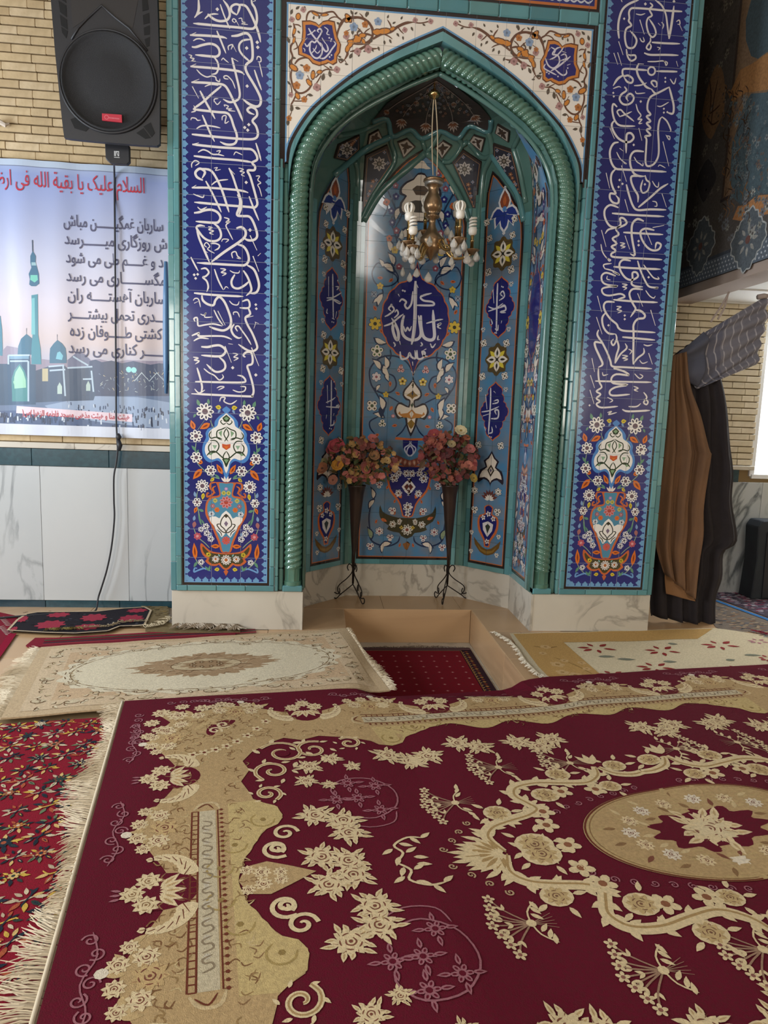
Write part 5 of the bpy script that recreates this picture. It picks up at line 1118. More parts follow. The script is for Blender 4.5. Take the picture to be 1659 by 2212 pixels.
# angled panels
def ang_art(sg):
    A = Art(lambda u, v, h: FA[sg](u, v, 0.0105+h+rise(v)))
    inv = IA[1]; ax = 0.24
    def q(z, x, y): u, v = inv(*z([(x, y)])[0]); return (u, v)
    def cart(za, zb, hw):
        P = [(0, 1), (0.12, 0.93), (0.30, 0.86), (0.45, 0.80), (0.52, 0.70), (0.48, 0.60), (0.62, 0.53), (0.66, 0.42), (0.62, 0.34), (0.80, 0.28), (0.82, 0.18), (0.95, 0.12), (1.0, 0.0)]
        P = P+[(x, -y) for x, y in P[-2::-1]]
        zc, hz = (za+zb)/2, (za-zb)/2
        Q = [(ax+x*hw, zc+y*hz) for x, y in P]+[(ax-x*hw, zc+y*hz) for x, y in P[-2:0:-1]]
        A.poly(scaled(Q, 1.05, (ax, zc)), ORG, 0.5); A.poly(Q, NV, 0.7); return zc, hz
    c1 = cart(q(C5, 1445, 138)[1], q(C5, 1422, 585)[1], 0.135); c2 = cart(q(C5, 1405, 922)[1], q(C5, 1385, 1348)[1], 0.135)
    TX = {1: ["""13:1440,180 1435,300 1430,545;12:1405,230 1412,330;10:1370,355 1420,370 1480,330;10:1370,390 1430,370 1500,350;13:1460,360 1490,345 1500,380 1460,395 1500,400;11:1450,310 1490,280 1480,240 1460,260 1480,280;10:1390,450 1400,480 1390,490;10:1470,460 1465,480;12:1420,520 1440,530 1445,490;d7:1420,550 1430,552 1470,205 1480,210""",
             """13:1388,960 1385,1100 1370,1310;12:1350,1010 1360,1120;11:1400,1080 1440,1070 1440,1050 1410,1060;10:1320,1140 1380,1130 1450,1100;13:1390,1190 1440,1185 1445,1130 1420,1130 1430,1160;10:1330,1170 1390,1150;10:1340,1250 1350,1280;10:1425,1240 1430,1260;12:1375,1300 1400,1290 1395,1250;10:1410,985 1425,1000;d7:1380,1325 1392,1328"""],
          -1: ["""13:195,110 197,280 200,450;12:165,130 165,280;10:150,290 200,285 260,250;10:150,310 200,300 250,320;12:225,230 240,210 215,205;10:180,290 240,330 260,320;10:155,370 150,400 160,405;11:225,390 215,440;12:190,440 210,450;d7:190,468 202,472 232,160""",
              """13:185,900 185,1050 180,1250;12:155,940 158,1080;10:145,1070 190,1050 215,1030;10:145,1100 240,1105 235,1080;11:215,1110 230,1090 240,1115;10:150,1160 145,1190;10:205,1150 200,1170;12:175,1240 200,1235 205,1200;10:210,960 220,975;d7:172,1262 185,1266 205,915"""]}
    iv = IA[sg]
    for s_ in TX[sg]: script_strokes(A, s_, C5, iv, 1/3.456/270, '#d2d2da', 1.0, 1.0)
    for z_, x, y in ((C5, 1412, 750), (Z4, 1222, 413)):
        c = (ax, q(z_, x, y)[1])
        A.poly([(c[0]+(0.105+0.012*cos(8*a))*cos(a), c[1]+(0.125+0.012*cos(8*a))*sin(a)) for a in [2*pi*k/40 for k in range(40)]], '#5a4a2a', 0.5)
        for k in range(4):
            a = pi/4+k*pi/2; A.leaf((c[0]+cos(a)*0.03, c[1]+sin(a)*0.03), a, 0.07, 0.036, '#d9c846', 0.8)
            a = k*pi/2; A.leaf((c[0]+cos(a)*0.008, c[1]+sin(a)*0.008), a, 0.095, 0.06, '#e4ddd0', 0.9, '#2c2a22')
        A.disc(c, 0.012, '#2c2a22', 1.2)
    def fl4(x, y, r=0.03, z_=C5, n=4, c='#e0dad0', k='#4a4a40'):
        u, v = q(z_, x, y); A.flower((u, v), r, n, c, k, 0.5, '#2a3a56', 0.5, 1.0, 0.25, '#6a5a50')
    for x, y in ((1370, 98), (1540, 78), (1335, 628), (1505, 628), (1325, 876), (1492, 872)): fl4(x, y, 0.034)
    for x, y in ((1348, 197), (1541, 185), (1332, 527), (1522, 522), (1311, 972), (1500, 972)): fl4(x, y, 0.022, C5, 3, '#c8ccd0', '#2a4a50')
    for x, y in ((1160, 320), (1297, 300), (1145, 225), (1310, 205)): fl4(x, y, 0.03, Z4)
    for x, y in ((1148, 525), (1288, 505), (1110, 450), (1310, 430)): fl4(x, y, 0.028, Z4)
    for x, y, n in ((1070, 550, 6), (1210, 560, 6), (1070, 665, 3), (1205, 680, 3), (1092, 280, 4), (1225, 285, 4)): fl4(x, y, 0.034, Z5, n)
    c = (ax, q(Z5, 1140, 580)[1])
    for k in range(-3, 4): A.leaf((c[0], c[1]-0.03), pi/2+k*0.42, 0.085, 0.03, '#6a3a34', 0.6); A.leaf((c[0], c[1]-0.035), pi/2+k*0.5, 0.05, 0.02, '#e0dad0', 0.8)
    # top palmette
    c = (ax, q(Z4, 1225, 150)[1])
    for k in (-2, -1, 1, 2): A.leaf((c[0], c[1]-0.02), -pi/2+k*0.62, 0.13, 0.06, '#2b3c86', 0.6, None, 0.15*(1 if k > 0 else -1), '#d8d8dc')
    A.leaf((c[0], c[1]-0.16), pi/2, 0.16, 0.07, '#2b3c86', 0.6, None, 0, '#d8d8dc'); A.leaf((c[0], c[1]-0.01), pi/2, 0.15, 0.09, '#8a4a34', 0.7, '#c4683a', 0, '#d8d8dc'); A.disc(c, 0.02, '#5a8ac4', 1.0); A.diamond((c[0], c[1]+0.16), 0.014, '#d8d8dc', 0.6); A.diamond((c[0], c[1]-0.185), 0.016, '#d8d8dc', 0.6)
    # low cream palmette
    def loc(pts, col, h, sm=2):
        P = [(x-1155, y) for x, y in pts]; z_ = lambda y: q(Z5, 1150, y)[1]
        Q = [(ax+x*0.00152, z_(y)) for x, y in P]+[(ax-x*0.00152, z_(y)) for x, y in P[::-1]]; A.poly(Q, col, h, sm)
    loc([(1155, 312), (1180, 355), (1205, 375), (1190, 410), (1225, 430), (1240, 480), (1235, 510), (1200, 485), (1165, 500), (1155, 530)], '#2a2430', 0.5); loc([(1155, 328), (1172, 360), (1192, 378), (1180, 412), (1212, 438), (1228, 480), (1195, 472), (1162, 490), (1155, 512)], CRM, 0.7)
    loc([(1155, 395), (1178, 430), (1155, 470)], '#3a3028', 0.9, 0); loc([(1155, 408), (1168, 430), (1155, 455)], CRM, 1.0, 0); loc([(1155, 418), (1162, 430), (1155, 445)], '#6a5a7a', 1.1, 0)
    # vase and dish
    loc([(1155, 635), (1185, 650), (1180, 690), (1215, 705), (1225, 745), (1215, 800), (1180, 850), (1172, 890), (1155, 890)], ORG, 0.5, 2); loc([(1155, 640), (1178, 655), (1172, 695), (1205, 712), (1212, 748), (1200, 795), (1170, 845), (1165, 882), (1155, 882)], NV, 0.7, 2)
    loc([(1155, 735), (1190, 750), (1185, 790), (1155, 830)], '#dcd8d8', 0.9, 1); loc([(1155, 750), (1172, 765), (1155, 810)], '#3a4034', 1.0, 0)
    for dx, y, r in ((0, 690, 0.026), (-0.05, 715, 0.024), (0.05, 715, 0.024), (0, 855, 0.024)): A.flower((ax+dx, q(Z5, 1140, y)[1]), r, 5, '#e4ddd8', '#7a4a3a', 1.0)
    loc([(1155, 905), (1185, 895), (1215, 870), (1245, 840), (1235, 885), (1200, 925), (1170, 938), (1155, 940)], '#6a4d24', 0.6, 1); loc([(1155, 915), (1190, 908), (1220, 880), (1200, 915), (1165, 930)], '#8a6a30', 0.8, 0)
    for x, y in ((1052, 800), (1212, 828), (1048, 912), (1200, 938)): fl4(x, y, 0.022, Z5, 3)
    if sg < 0:
        for i in range(len(A.v)): pass
    return A
for sg in (-1, 1): ang_art(sg).build('panel_painting', GLAZE, pA[sg], cutu=[0.24], cutv=CVA, grid=0.06)
# ================================================================== carpets
WOOL = mat('carpet_pile', attr=True, rough=0.95, spec=0.1, noise=(90, 0.22, '#3a2a20'), bump=(260, 0.5, 0.004))
FRINGE = mat('cotton_fringe', '#cdbfa6', 0.95, spec=0.1)
def wool(col): 
    return mat('wool_'+col.strip('#'), col, 0.95, spec=0.1, noise=(70, 0.25, '#2a1a18'), bump=(260, 0.5, 0.004))
class Rug:
    """a carpet with its own u,v frame lying on the floor; hz(x,y) gives the height of its underside"""
    def __init__(s, name, label, org, ang, U, Vv, base, hz=None, th=0.010, step=0.05, cat='carpet', group=None, outline=None, ang2=None):
        s.o = V(org[:2]); s.eu = V((cos(ang), sin(ang))); s.ev = V((sin(ang2 or ang), -cos(ang2 or ang))); s.U, s.V, s.th = U, Vv, th
        s.hz = hz or (lambda x, y, u, v: 0.0)
        s.root = tag(empty(name, (*s.o, 0)), label, cat, group)
        if outline is None: outline = [(0, 0), (U, 0), (U, Vv), (0, Vv)]
        A = Art(lambda u, v, h: s.P(u, v, h-0.0012)); A.poly(outline, base, 0.0); A.build('pile_field', WOOL, s.root, grid=step)
        m = MB(); O = []
        for i in range(len(outline)):
            a, b = outline[i-1], outline[i]; k = max(1, int(hypot(b[0]-a[0], b[1]-a[1])/step)+1)
            O += [(a[0]+(b[0]-a[0])*t/k, a[1]+(b[1]-a[1])*t/k) for t in range(k)]
        n = len(O); m.add([s.P(u, v, -0.0012) for u, v in O]+[s.P(u, v, -th) for u, v in O], [(i, (i+1) % n, (i+1) % n+n, i+n) for i in range(n)])
        m.build('edge', wool(base if isinstance(base, str) else '#806050'), s.root)
        s.step = step
    def P(s, u, v, h=0.0):
        p = s.o+s.eu*u+s.ev*v; return V((p.x, p.y, s.th+s.hz(p.x, p.y, u, v)+h))
    def uv(s, x, y, z=0.0):
        p = onZ(x, y, z); d = V((p.x, p.y))-s.o; q = s.eu.x*s.ev.y-s.eu.y*s.ev.x; return ((d.x*s.ev.y-d.y*s.ev.x)/q, (s.eu.x*d.y-s.eu.y*d.x)/q)
    def art(s): return Art(lambda u, v, h: s.P(u, v, h))
    def done(s, A, name='pattern'): return A.build(name, WOOL, s.root, grid=s.step)
    def fringe(s, side, L=0.09, den=90, col=FRINGE, a=0.0, b=1.0, droop=0.0, seed=1, z=0.004):
        """tassel threads along one side ('u0','u1','v0','v1')"""
        rnd = random.Random(seed); m = MB(); ln = s.V if side[0] == 'u' else s.U; n = int(ln*den*(b-a))
        ph = [rnd.uniform(0, 6.28) for _ in range(3)]
        for i in range(n):
            t = (a+(b-a)*(i+rnd.random())/n)*ln; sw = 0.5*sin(t*9+ph[0])+0.35*sin(t*23+ph[1]); k = L*(0.65+0.5*rnd.random())*(1+0.35*sin(t*6+ph[2]))
            dx = sw*k*0.8+rnd.uniform(-0.25, 0.25)*k; out = -k if side[1] == '0' else k; base = 0 if side[1] == '0' else (s.U if side[0] == 'u' else s.V)
            pts = []
            for q in (0, 0.35, 0.7, 1.0):
                al, ou = t+dx*q*q+rnd.uniform(-0.004, 0.004), base+out*q
                uv_ = (ou, al) if side[0] == 'u' else (al, ou); hh = -s.th+z+0.012*sin(pi*q)*rnd.random()-droop*q*q
                pts.append(s.P(uv_[0], uv_[1], hh))
            m.tube(pts, [0.0024, 0.0022, 0.0018, 0.001], 3, False)
        o = m.build('fringe', col, s.root); o['kind'] = 'stuff'; return o
def rose(A, c, r, cream, line, h=1.4, seed=0):
    rnd = random.Random(int(c[0]*997+c[1]*787+seed)); n = 9; a0 = rnd.random()*6.28
    A.poly([(c[0]+r*(0.86+0.16*cos(n*a*0.5*2))*cos(a+a0)*1.0, c[1]+r*(0.86+0.16*cos(n*a*0.5*2))*sin(a+a0)) for a in [2*pi*k/36 for k in range(36)]], cream, h)
    for k in range(5):
        a = a0+k*1.256; A.stroke([(c[0]+r*0.55*cos(a+t), c[1]+r*0.55*sin(a+t)) for t in (0, 0.35, 0.7)], r*0.09, line, h+0.2, 3)
    A.stroke([(c[0]+r*0.28*cos(a0+t), c[1]+r*0.28*sin(a0+t)) for t in (0, 1.2, 2.4, 3.6, 4.8)], r*0.09, line, h+0.2, 3); A.disc(c, r*0.12, line, h+0.3, 6)
    for k in range(7):
        a = a0+k*0.9+0.4; A.stroke([(c[0]+r*0.66*cos(a), c[1]+r*0.66*sin(a)), (c[0]+r*0.9*cos(a+0.15), c[1]+r*0.9*sin(a+0.15))], r*0.07, line, h+0.2, 1)
def spray(A, c, ang, k, col, line, n=3, h=1.2):
    """jagged carpet rose with leaves"""
    for j in range(10):
        a = ang+j*0.628; A.leaf((c[0]+cos(a)*k*0.55, c[1]+sin(a)*k*0.55), a+0.35*(-1)**j, k*(0.45+0.3*((j*7) % 5)/4), k*0.26, col, h, '#b89c70')
    rose(A, c, k*0.80, col, line, h+0.2, 3)
def curl(A, c, r, turn, ang, col, w, h=1.0, n=14, turns=1.35):
    P = [(c[0]+r*(1-t/n*0.86)*cos(ang+turn*2*pi*turns*t/n), c[1]+r*(1-t/n*0.86)*sin(ang+turn*2*pi*turns*t/n)) for t in range(n+1)]
    A.stroke(P, w, col, h, 2, 1.0, 0.6)
def acanthus(A, p0, ang, turn, L, W, col, line, h=1.2):
    """curving leaf built of overlapping lobes"""
    x, y = p0; a = ang; n = 7
    for i in range(n):
        k = (1-i/n*0.75); A.leaf((x, y), a-turn*0.5, L*0.34*k, W*k, col, h+0.02*i); A.leaf((x, y), a+turn*0.1, L*0.30*k, W*0.55*k, col, h+0.02*i)
        A.stroke([(x, y), (x+cos(a-turn*0.4)*L*0.24*k, y+sin(a-turn*0.4)*L*0.24*k)], W*0.10, line, h+0.3, 1)
        x += cos(a)*L/n; y += sin(a)*L/n; a += turn*0.30
# ---- the big maroon carpet
MA, TAN, PALE, CRE, OFFW, DLN, DPK = '#5e1024', '#b3976c', '#bfa874', '#d6c198', '#dccfb8', '#6b3526', '#9a646c'
org = onZ(270, 1525)
def pit_sag(x, y, u, v):
    k = max(0.0, min(1.0, (0.53-abs(x))/0.14)) * max(0.0, min(1.0, (y+1.30)/0.2))
    k = k*k*(3-2*k)
    wv = 0.007*sin(2.1*u+1.3*v+0.6)*sin(1.7*v+0.4)+0.006*max(0, sin(5.2*(u*0.9+v*0.35)-1.0))**3+0.004*sin(6*u-2*v)
    return -0.055*k+max(0.0, wv+0.006)*min(1, v/0.2+0.25)*(1-k)+0.004+0.012*max(0.0, min(1.0, (1.35-u)/0.2))+0.012*max(0.0, min(1.0, (u-2.3)/0.15))
UU, VVv = 4.66, 3.16; UC, VC = UU/2, VVv/2
big = Rug('large_carpet', 'large maroon carpet with beige floral border and oval medallion, nearest the camera', org, radians(7.9), UU, VVv, MA, pit_sag, 0.012, 0.06, ang2=radians(9.2))
A = big.art()
FT = [(0, .52), (.1, .54), (.17, .575), (.22, .60), (.27, .625), (.30, .68), (.35, .705), (.42, .69), (.465, .63), (.49, .60)]
def fin(t):
    if t <= 0: return .52
    for (a, p), (b, q) in zip(FT, FT[1:]):
        if t <= b:
            k = (t-a)/(b-a); return p+(q-p)*k*k*(3-2*k)
    return .60
PER = 0.705
def outd(s_, c): return 0.245+0.060*cos(2*pi*(s_-c)/PER)
def sector(E):
    """one quadrant; E maps (u,v) of the top-left quadrant to the carpet"""
    S = lambda P: [E(p) for p in P]
    Lb = lambda s_, d: (d, s_)            # left border
    Tb = lambda s_, d: (s_, d)            # top border
    # tan ground of the border
    outer = [Lb(s_, outd(s_, VC)) for s_ in [VC-k*0.04 for k in range(int((VC-0.30)/0.04))]]
    outer += [(0.20, 0.26), (0.215, 0.215), (0.26, 0.20)]
    outer += [Tb(s_, outd(s_, UC)) for s_ in [0.34+k*0.04 for k in range(int((UC-0.34)/0.04)+1)]]+[Tb(UC, outd(UC, UC))]
    HT = 1.13
    def ft(s_):
        t = UC-s_
        if t < HT-0.436: return 0.555+0.035*cos(2*pi*t/(PER/2)+pi)
        return fin(t-(HT-0.436))
    inner = [Tb(UC-k*0.03, ft(UC-k*0.03)) for k in range(int((HT+0.05)/0.03))]
    inner += [(1.08, 0.60), (0.95, 0.565), (0.86, 0.60), (0.78, 0.57), (0.70, 0.62), (0.62, 0.70), (0.575, 0.78), (0.60, 0.86), (0.56, 0.95), (0.595, 1.06)]
    inner += [Lb(VC-t, fin(t)) for t in [0.49-k*0.03 for k in range(17)]]+[Lb(VC, 0.52)]
    A.poly(S(outer+inner), TAN, 0.5)
    # pale inner strip
    strip = [Tb(UC-k*0.03, ft(UC-k*0.03)) for k in range(int((HT-0.0)/0.03))]
    A.poly(S(strip+[Tb(UC-HT+0.02, 0.50)]+[Tb(UC, 0.50)]), PALE, 0.8)
    A.poly(S([Lb(VC-t, fin(t)) for t in [k*0.03 for k in range(17)]]+[Lb(VC-0.47, 0.50), Lb(VC, 0.50)]), PALE, 0.8)
    for B, c, H in ((Lb, VC, 0.436), (Tb, UC, HT)):
        # ladder panel
        A.poly(S([B(c, 0.392), B(c-H, 0.392), B(c-H, 0.452), B(c, 0.452)]), '#bfb193', 0.9)
        for d_, w_ in ((0.364, 0.006), (0.388, 0.006), (0.460, 0.005)): A.stroke(S([B(c, d_), B(c-H, d_)]), w_, DLN, 1.0, 1, 1, 1)
        s_ = 0.0
        while s_ < H:
            A.stroke(S([B(c-s_, 0.366), B(c-s_, 0.388)]), 0.005, DLN, 1.0, 1, 1, 1); A.disc(E(B(c-s_, 0.474)), 0.0075, DLN, 1.2, 5); A.stroke(S([B(c-s_, 0.462), B(c-s_, 0.486)]), 0.004, DLN, 1.1, 1); s_ += 0.029
        s_ = 0.04
        while s_ < H-0.03:
            k = E(B(c-s_, 0.422)); 
            A.stroke(S([B(c-s_-0.03, 0.405), B(c-s_-0.015, 0.436), B(c-s_+0.005, 0.430), B(c-s_+0.004, 0.412), B(c-s_+0.02, 0.405), B(c-s_+0.035, 0.434)]), 0.007, '#8a7a62', 1.1, 3); A.disc(E(B(c-s_+0.03, 0.418)), 0.012, '#bdb29c', 1.05, 6); s_ += 0.075
        A.stroke(S([B(c-H-0.01, 0.37), B(c-H-0.05, 0.40), B(c-H-0.05, 0.45), B(c-H, 0.47)]), 0.012, '#c4ad84', 1.0, 4); A.stroke(S([B(c-H-0.02, 0.385), B(c-H-0.045, 0.42), B(c-H-0.01, 0.445)]), 0.006, DLN, 1.1, 4)
        # embossed lobes on the pale strip
        for t in (0.34, 0.20, 0.08):
            tt = t+(H-0.436); q = E(B(c-tt, fin(t)-0.075)); A.stroke([(q[0]+0.045*cos(a*0.7), q[1]+0.045*sin(a*0.7)) for a in range(7)], 0.008, '#a48d58', 1.0, 3); A.disc(q, 0.012, '#8f7848', 1.1, 6)
        # repeating bouquets
        cen = []; k = 0
        while c-k*PER/2 > 0.45: cen.append((k, c-k*PER/2)); k += 1
        for k, s_ in cen:
            if k % 2 == 0:   # rose trio with acanthus wings
                A.poly(S([B(s_+0.09*cos(t), 0.285+0.11*sin(t)) for t in [2*pi*j/20 for j in range(20)]]), MA, 0.75)
                for dd, ds, r in ((0.185, 0.0, 0.042), (0.232, -0.058, 0.044), (0.232, 0.058, 0.044)): rose(A, E(B(s_+ds, dd)), r, CRE, '#8a6a48', 1.3)
                for j in range(-2, 3): A.leaf(E(B(s_+j*0.01, 0.27)), atan2(*[b-a for a, b in zip(E(B(s_+j*0.01, 0.27)), E(B(s_+j*0.055, 0.36)))][::-1]), 0.085, 0.03, CRE, 1.3, '#b99a6c')
                for q in (-1, 1):
                    p0 = E(B(s_+q*0.07, 0.345)); p1 = E(B(s_+q*0.13, 0.345)); a_ = atan2(p1[1]-p0[1], p1[0]-p0[0]); r0 = E(B(s_+q*0.07, 0.30)); side = (p1[0]-p0[0])*(r0[1]-p0[1])-(p1[1]-p0[1])*(r0[0]-p0[0])
                    acanthus(A, p0, a_, 1.1 if side > 0 else -1.1, 0.20, 0.07, CRE, DLN, 1.2)
                for j in (-1, 0, 1): A.leaf(E(B(s_+j*0.018, 0.15)), atan2(*[b-a for a, b in zip(E(B(s_+j*0.018, 0.15)), E(B(s_+j*0.03, 0.10)))][::-1]), 0.035, 0.012, DPK, 1.1)
            else:            # mixed flowers and filigree
                for ds, dd, r in ((0.0, 0.265, 0.055), (-0.08, 0.245, 0.040), (0.075, 0.25, 0.042), (-0.03, 0.175, 0.034), (0.055, 0.175, 0.036), (-0.11, 0.19, 0.03), (0.12, 0.20, 0.03)):
                    rose(A, E(B(s_+ds, dd)), r, CRE if r < 0.05 else '#bfa272', '#7a4a3a', 1.3)
                A.disc(E(B(s_+0.03, 0.135)), 0.02, OFFW, 1.6, 8)
                for j in range(8): A.leaf(E(B(s_-0.13+j*0.037, 0.2)), j*0.8, 0.06, 0.024, '#bda274', 1.1)
                for j in range(-3, 4):
                    q = E(B(s_+j*0.055, 0.10+0.012*(-1)**j)); curl(A, q, 0.026, 1 if j % 2 else -1, j*1.1, DPK, 0.006, 0.9)
                A.stroke(S([B(s_-0.2, 0.09), B(s_-0.1, 0.115), B(s_, 0.085), B(s_+0.1, 0.115), B(s_+0.2, 0.09)]), 0.005, DPK, 0.8, 4)
    rr_ = random.Random(5)
    for j in range(420):
        if j % 2: B, lim = Lb, VC
        else: B, lim = Tb, UC
        s_ = rr_.uniform(0.3, lim); d_ = rr_.uniform(0.27, 0.36) if rr_.random() < 0.6 else rr_.uniform(0.49, 0.56)
        if rr_.random() < 0.15: s_, d_ = rr_.uniform(0.3, 0.8), rr_.uniform(0.3, 0.6)
        p_ = B(s_, d_); a_ = rr_.random()*6.28
        A.stroke(S([p_, (p_[0]+0.018*cos(a_), p_[1]+0.018*sin(a_)), (p_[0]+0.034*cos(a_+0.8), p_[1]+0.034*sin(a_+0.8))]), 0.005, rr_.choice(['#8a6a48', '#7a5638', '#c2ab7e', '#94774e']), 0.95, 3)
    # corner bouquet
    for u, v, r in ((0.20, 0.22, 0.05), (0.30, 0.16, 0.04), (0.16, 0.33, 0.042), (0.28, 0.27, 0.055), (0.40, 0.20, 0.045), (0.22, 0.42, 0.05), (0.38, 0.29, 0.04), (0.15, 0.47, 0.036), (0.50, 0.16, 0.038), (0.30, 0.38, 0.04)): rose(A, E((u, v)), r, CRE, '#7a4a3a', 1.3)
    for j in range(14): A.leaf(E((0.2+0.22*abs(sin(j*1.7)), 0.2+0.24*abs(cos(j*2.3)))), j*0.7, 0.08, 0.03, '#bda274', 1.0)
    for j in range(6): curl(A, E((0.09, 0.22+j*0.06)), 0.024, (-1)**j, j, DPK, 0.006, 0.9); curl(A, E((0.24+j*0.06, 0.085)), 0.024, (-1)**j, j, DPK, 0.006, 0.9)
    A.poly(S([(0.43, 0.43), (0.48, 0.37), (0.56, 0.36), (0.53, 0.42), (0.48, 0.45), (0.45, 0.52), (0.42, 0.50)]), MA, 0.9, 3)
    for q, tn in (((0.50, 0.41), 1), ((0.46, 0.47), -1)): curl(A, E(q), 0.035, tn, 0.5, CRE, 0.012, 1.2)
    for j in range(9):
        t = j/8; q = (0.36+0.4*t, 0.70-0.42*t+0.1*sin(3*t)); A.flower(E(q), 0.028, 5, CRE, DLN, 1.0)
    # C-scrolls towards the field
    for c0, r, tn, an in (((0.70, 0.88), 0.085, 1, 2.2), ((0.90, 0.70), 0.085, -1, 5.2), ((0.76, 0.72), 0.11, 1, 3.6), ((0.66, 1.06), 0.06, -1, 1.0), ((1.08, 0.66), 0.06, 1, 4.0)):
        p = E(c0); flip = 1 if (E((1, 0))[0]-E((0, 0))[0])*(E((0, 1))[1]-E((0, 0))[1]) > 0 else -1
        a_ = an if flip > 0 else (pi-an if E((1, 0))[0] < E((0, 0))[0] else -an)
        curl(A, p, r, tn*flip, a_, CRE, 0.018, 1.0); curl(A, p, r*1.0, tn*flip, a_, '#a88a5e', 0.006, 1.2)
        for j in range(6): A.leaf((p[0]+cos(j*1.05)*r*0.95, p[1]+sin(j*1.05)*r*0.95), j*1.05+0.9, r*0.5, r*0.22, CRE, 1.05)
    A.poly(S([(0.755+0.035*cos(t), 0.725+0.03*sin(t)) for t in [2*pi*j/16 for j in range(16)]]), MA, 1.3)
    for u, v, k in ((0.86, 0.86, 0.06), (0.97, 0.80, 0.05), (0.83, 0.98, 0.05), (1.05, 0.88, 0.04), (0.92, 1.02, 0.035)): spray(A, E((u, v)), u*9, k, CRE, '#7a4a3a')
    # clusters of roses along the field edge
    for cl in (((0.83, 1.24), (0.93, 1.29), (0.935, 1.375)), ((0.81, 1.505), (0.90, 1.54)), ((1.23, 0.80), (1.33, 0.86), (1.42, 0.83)), ((1.60, 0.74), (1.69, 0.79)), ((1.90, 0.76), (1.99, 0.82), (2.08, 0.76))):
        for u, v in cl: spray(A, E((u, v)), u*5+v*3, 0.075, CRE, '#7a4a3a')
    for v in (VC-0.13, ): 
        for t, r, tn in ((0.0, 0.055, 1), (0.0, 0.03, -1)): curl(A, E((0.66, v-0.02)), r, tn, 1.0, CRE, 0.016, 1.1)
    curl(A, E((0.70, VC-0.24)), 0.05, -1, 0.0, CRE, 0.015, 1.1)
    # palmette bite on the axis of the short side
    A.poly(S([(0.52, VC), (0.55, VC-0.07), (0.62, VC-0.085), (0.69, VC-0.05), (0.78, VC)]), TAN, 0.9, 0)
    for j in range(5): A.leaf(E((0.58, VC)), 0, 0.01, 0.01, CRE, 1.0)
    for u, v, r in ((0.60, VC-0.03, 0.032), (0.66, VC-0.02, 0.026), (0.55, VC-0.05, 0.026)): rose(A, E((u, v)), r, CRE, DLN, 1.2)
    # faint vine
    VN = ((1.02, 1.14), (1.11, 1.06), (1.00, 1.02), (0.93, 1.14), (1.09, 1.24))
    A.stroke(S([(0.86, 1.30), (0.95, 1.27), (1.06, 1.29), (1.16, 1.22), (1.18, 1.10), (1.10, 1.00), (0.98, 0.99), (0.92, 1.07), (0.97, 1.15), (1.06, 1.13)]), 0.007, DPK, 0.9, 4)
    for u, v in VN:
        q = E((u, v)); A.flower(q, 0.035, 6, DPK, MA, 0.9, None, 0, 0.8, 0.3, MA)
        for j in range(4): A.leaf((q[0]+0.03*cos(j*1.6), q[1]+0.03*sin(j*1.6)), j*1.6, 0.045, 0.018, DPK, 0.9, MA)
    A.stroke(S([(0.92, 1.30), (1.02, 1.35), (1.12, 1.33), (1.15, 1.26)]), 0.006, DPK, 0.9, 4)
    # small tied bouquets
    for u, v, a_ in ((1.405, 1.235, 0.15), (1.70, 0.99, 0.05), (2.05, 1.0, 0.9)):
        for j in range(-3, 4):
            p = [(u, v), (u-0.06-0.03*abs(sin(j)), v+0.022*j), (u-0.13+0.012*abs(j), v+0.040*j)]
            A.stroke(S(p), 0.006, '#9a7a64', 0.9, 3); q = E(p[-1]); A.flower(q, 0.022, 5, CRE, '#8a5a50', 1.1)
            for e in (0.5, -0.5): A.leaf(E(p[1]), e+pi+0.4*j, 0.03, 0.012, CRE, 1.0)
        for j in range(-2, 3): A.stroke(S([(u, v), (u+0.08, v+0.016*j)]), 0.006, '#9a7a64', 0.9, 1)
        for j in (-1, 1):
            A.stroke(S([(u, v), (u+0.01, v+0.05*j), (u+0.05, v+0.09*j)]), 0.006, CRE, 1.0, 3)
            for t in (0.04, 0.07, 0.095): A.leaf(E((u+0.02*t/0.05, v+t*j)), (0.4+t*9)*j, 0.045, 0.018, CRE, 1.0)
        A.disc(E((u, v)), 0.017, CRE, 1.3, 8)
    # curling sprig on the axis
    A.stroke(S([(1.06, VC), (1.10, VC-0.05), (1.08, VC-0.10), (1.14, VC-0.14), (1.20, VC-0.13)]), 0.010, CRE, 1.0, 4)
    for u, v, a_ in ((1.08, VC-0.03, 2.0), (1.11, VC-0.05, -0.5), (1.07, VC-0.08, 2.6), (1.10, VC-0.11, 0.5), (1.15, VC-0.14, 1.0), (1.19, VC-0.13, -0.6), (1.13, VC-0.02, 0.2)): A.leaf(E((u, v)), a_, 0.055, 0.022, CRE, 1.1)
    # medallion: scroll frame
    rib_ = [(1.47, VC-0.01), (1.44, VC-0.10), (1.48, VC-0.16), (1.56, VC-0.19), (1.66, VC-0.215), (1.71, VC-0.25), (1.69, VC-0.30), (1.665, VC-0.36), (1.70, VC-0.42), (1.80, VC-0.44), (1.92, VC-0.42), (2.03, VC-0.41), (2.11, VC-0.46), (2.14, VC-0.53)]
    A.stroke(S(rib_), 0.048, CRE, 1.0, 5, 0.6, 0.5); A.stroke(S([(u+0.006, v+0.006) for u, v in rib_]), 0.010, '#a98c5e', 1.2, 5)
    rib2 = [(2.16, VC-0.52), (2.20, VC-0.46), (2.27, VC-0.435), (UC, VC-0.44)]
    A.stroke(S(rib2), 0.045, CRE, 1.0, 5, 0.6, 0.9); A.stroke(S(rib2), 0.010, '#a98c5e', 1.2, 5)
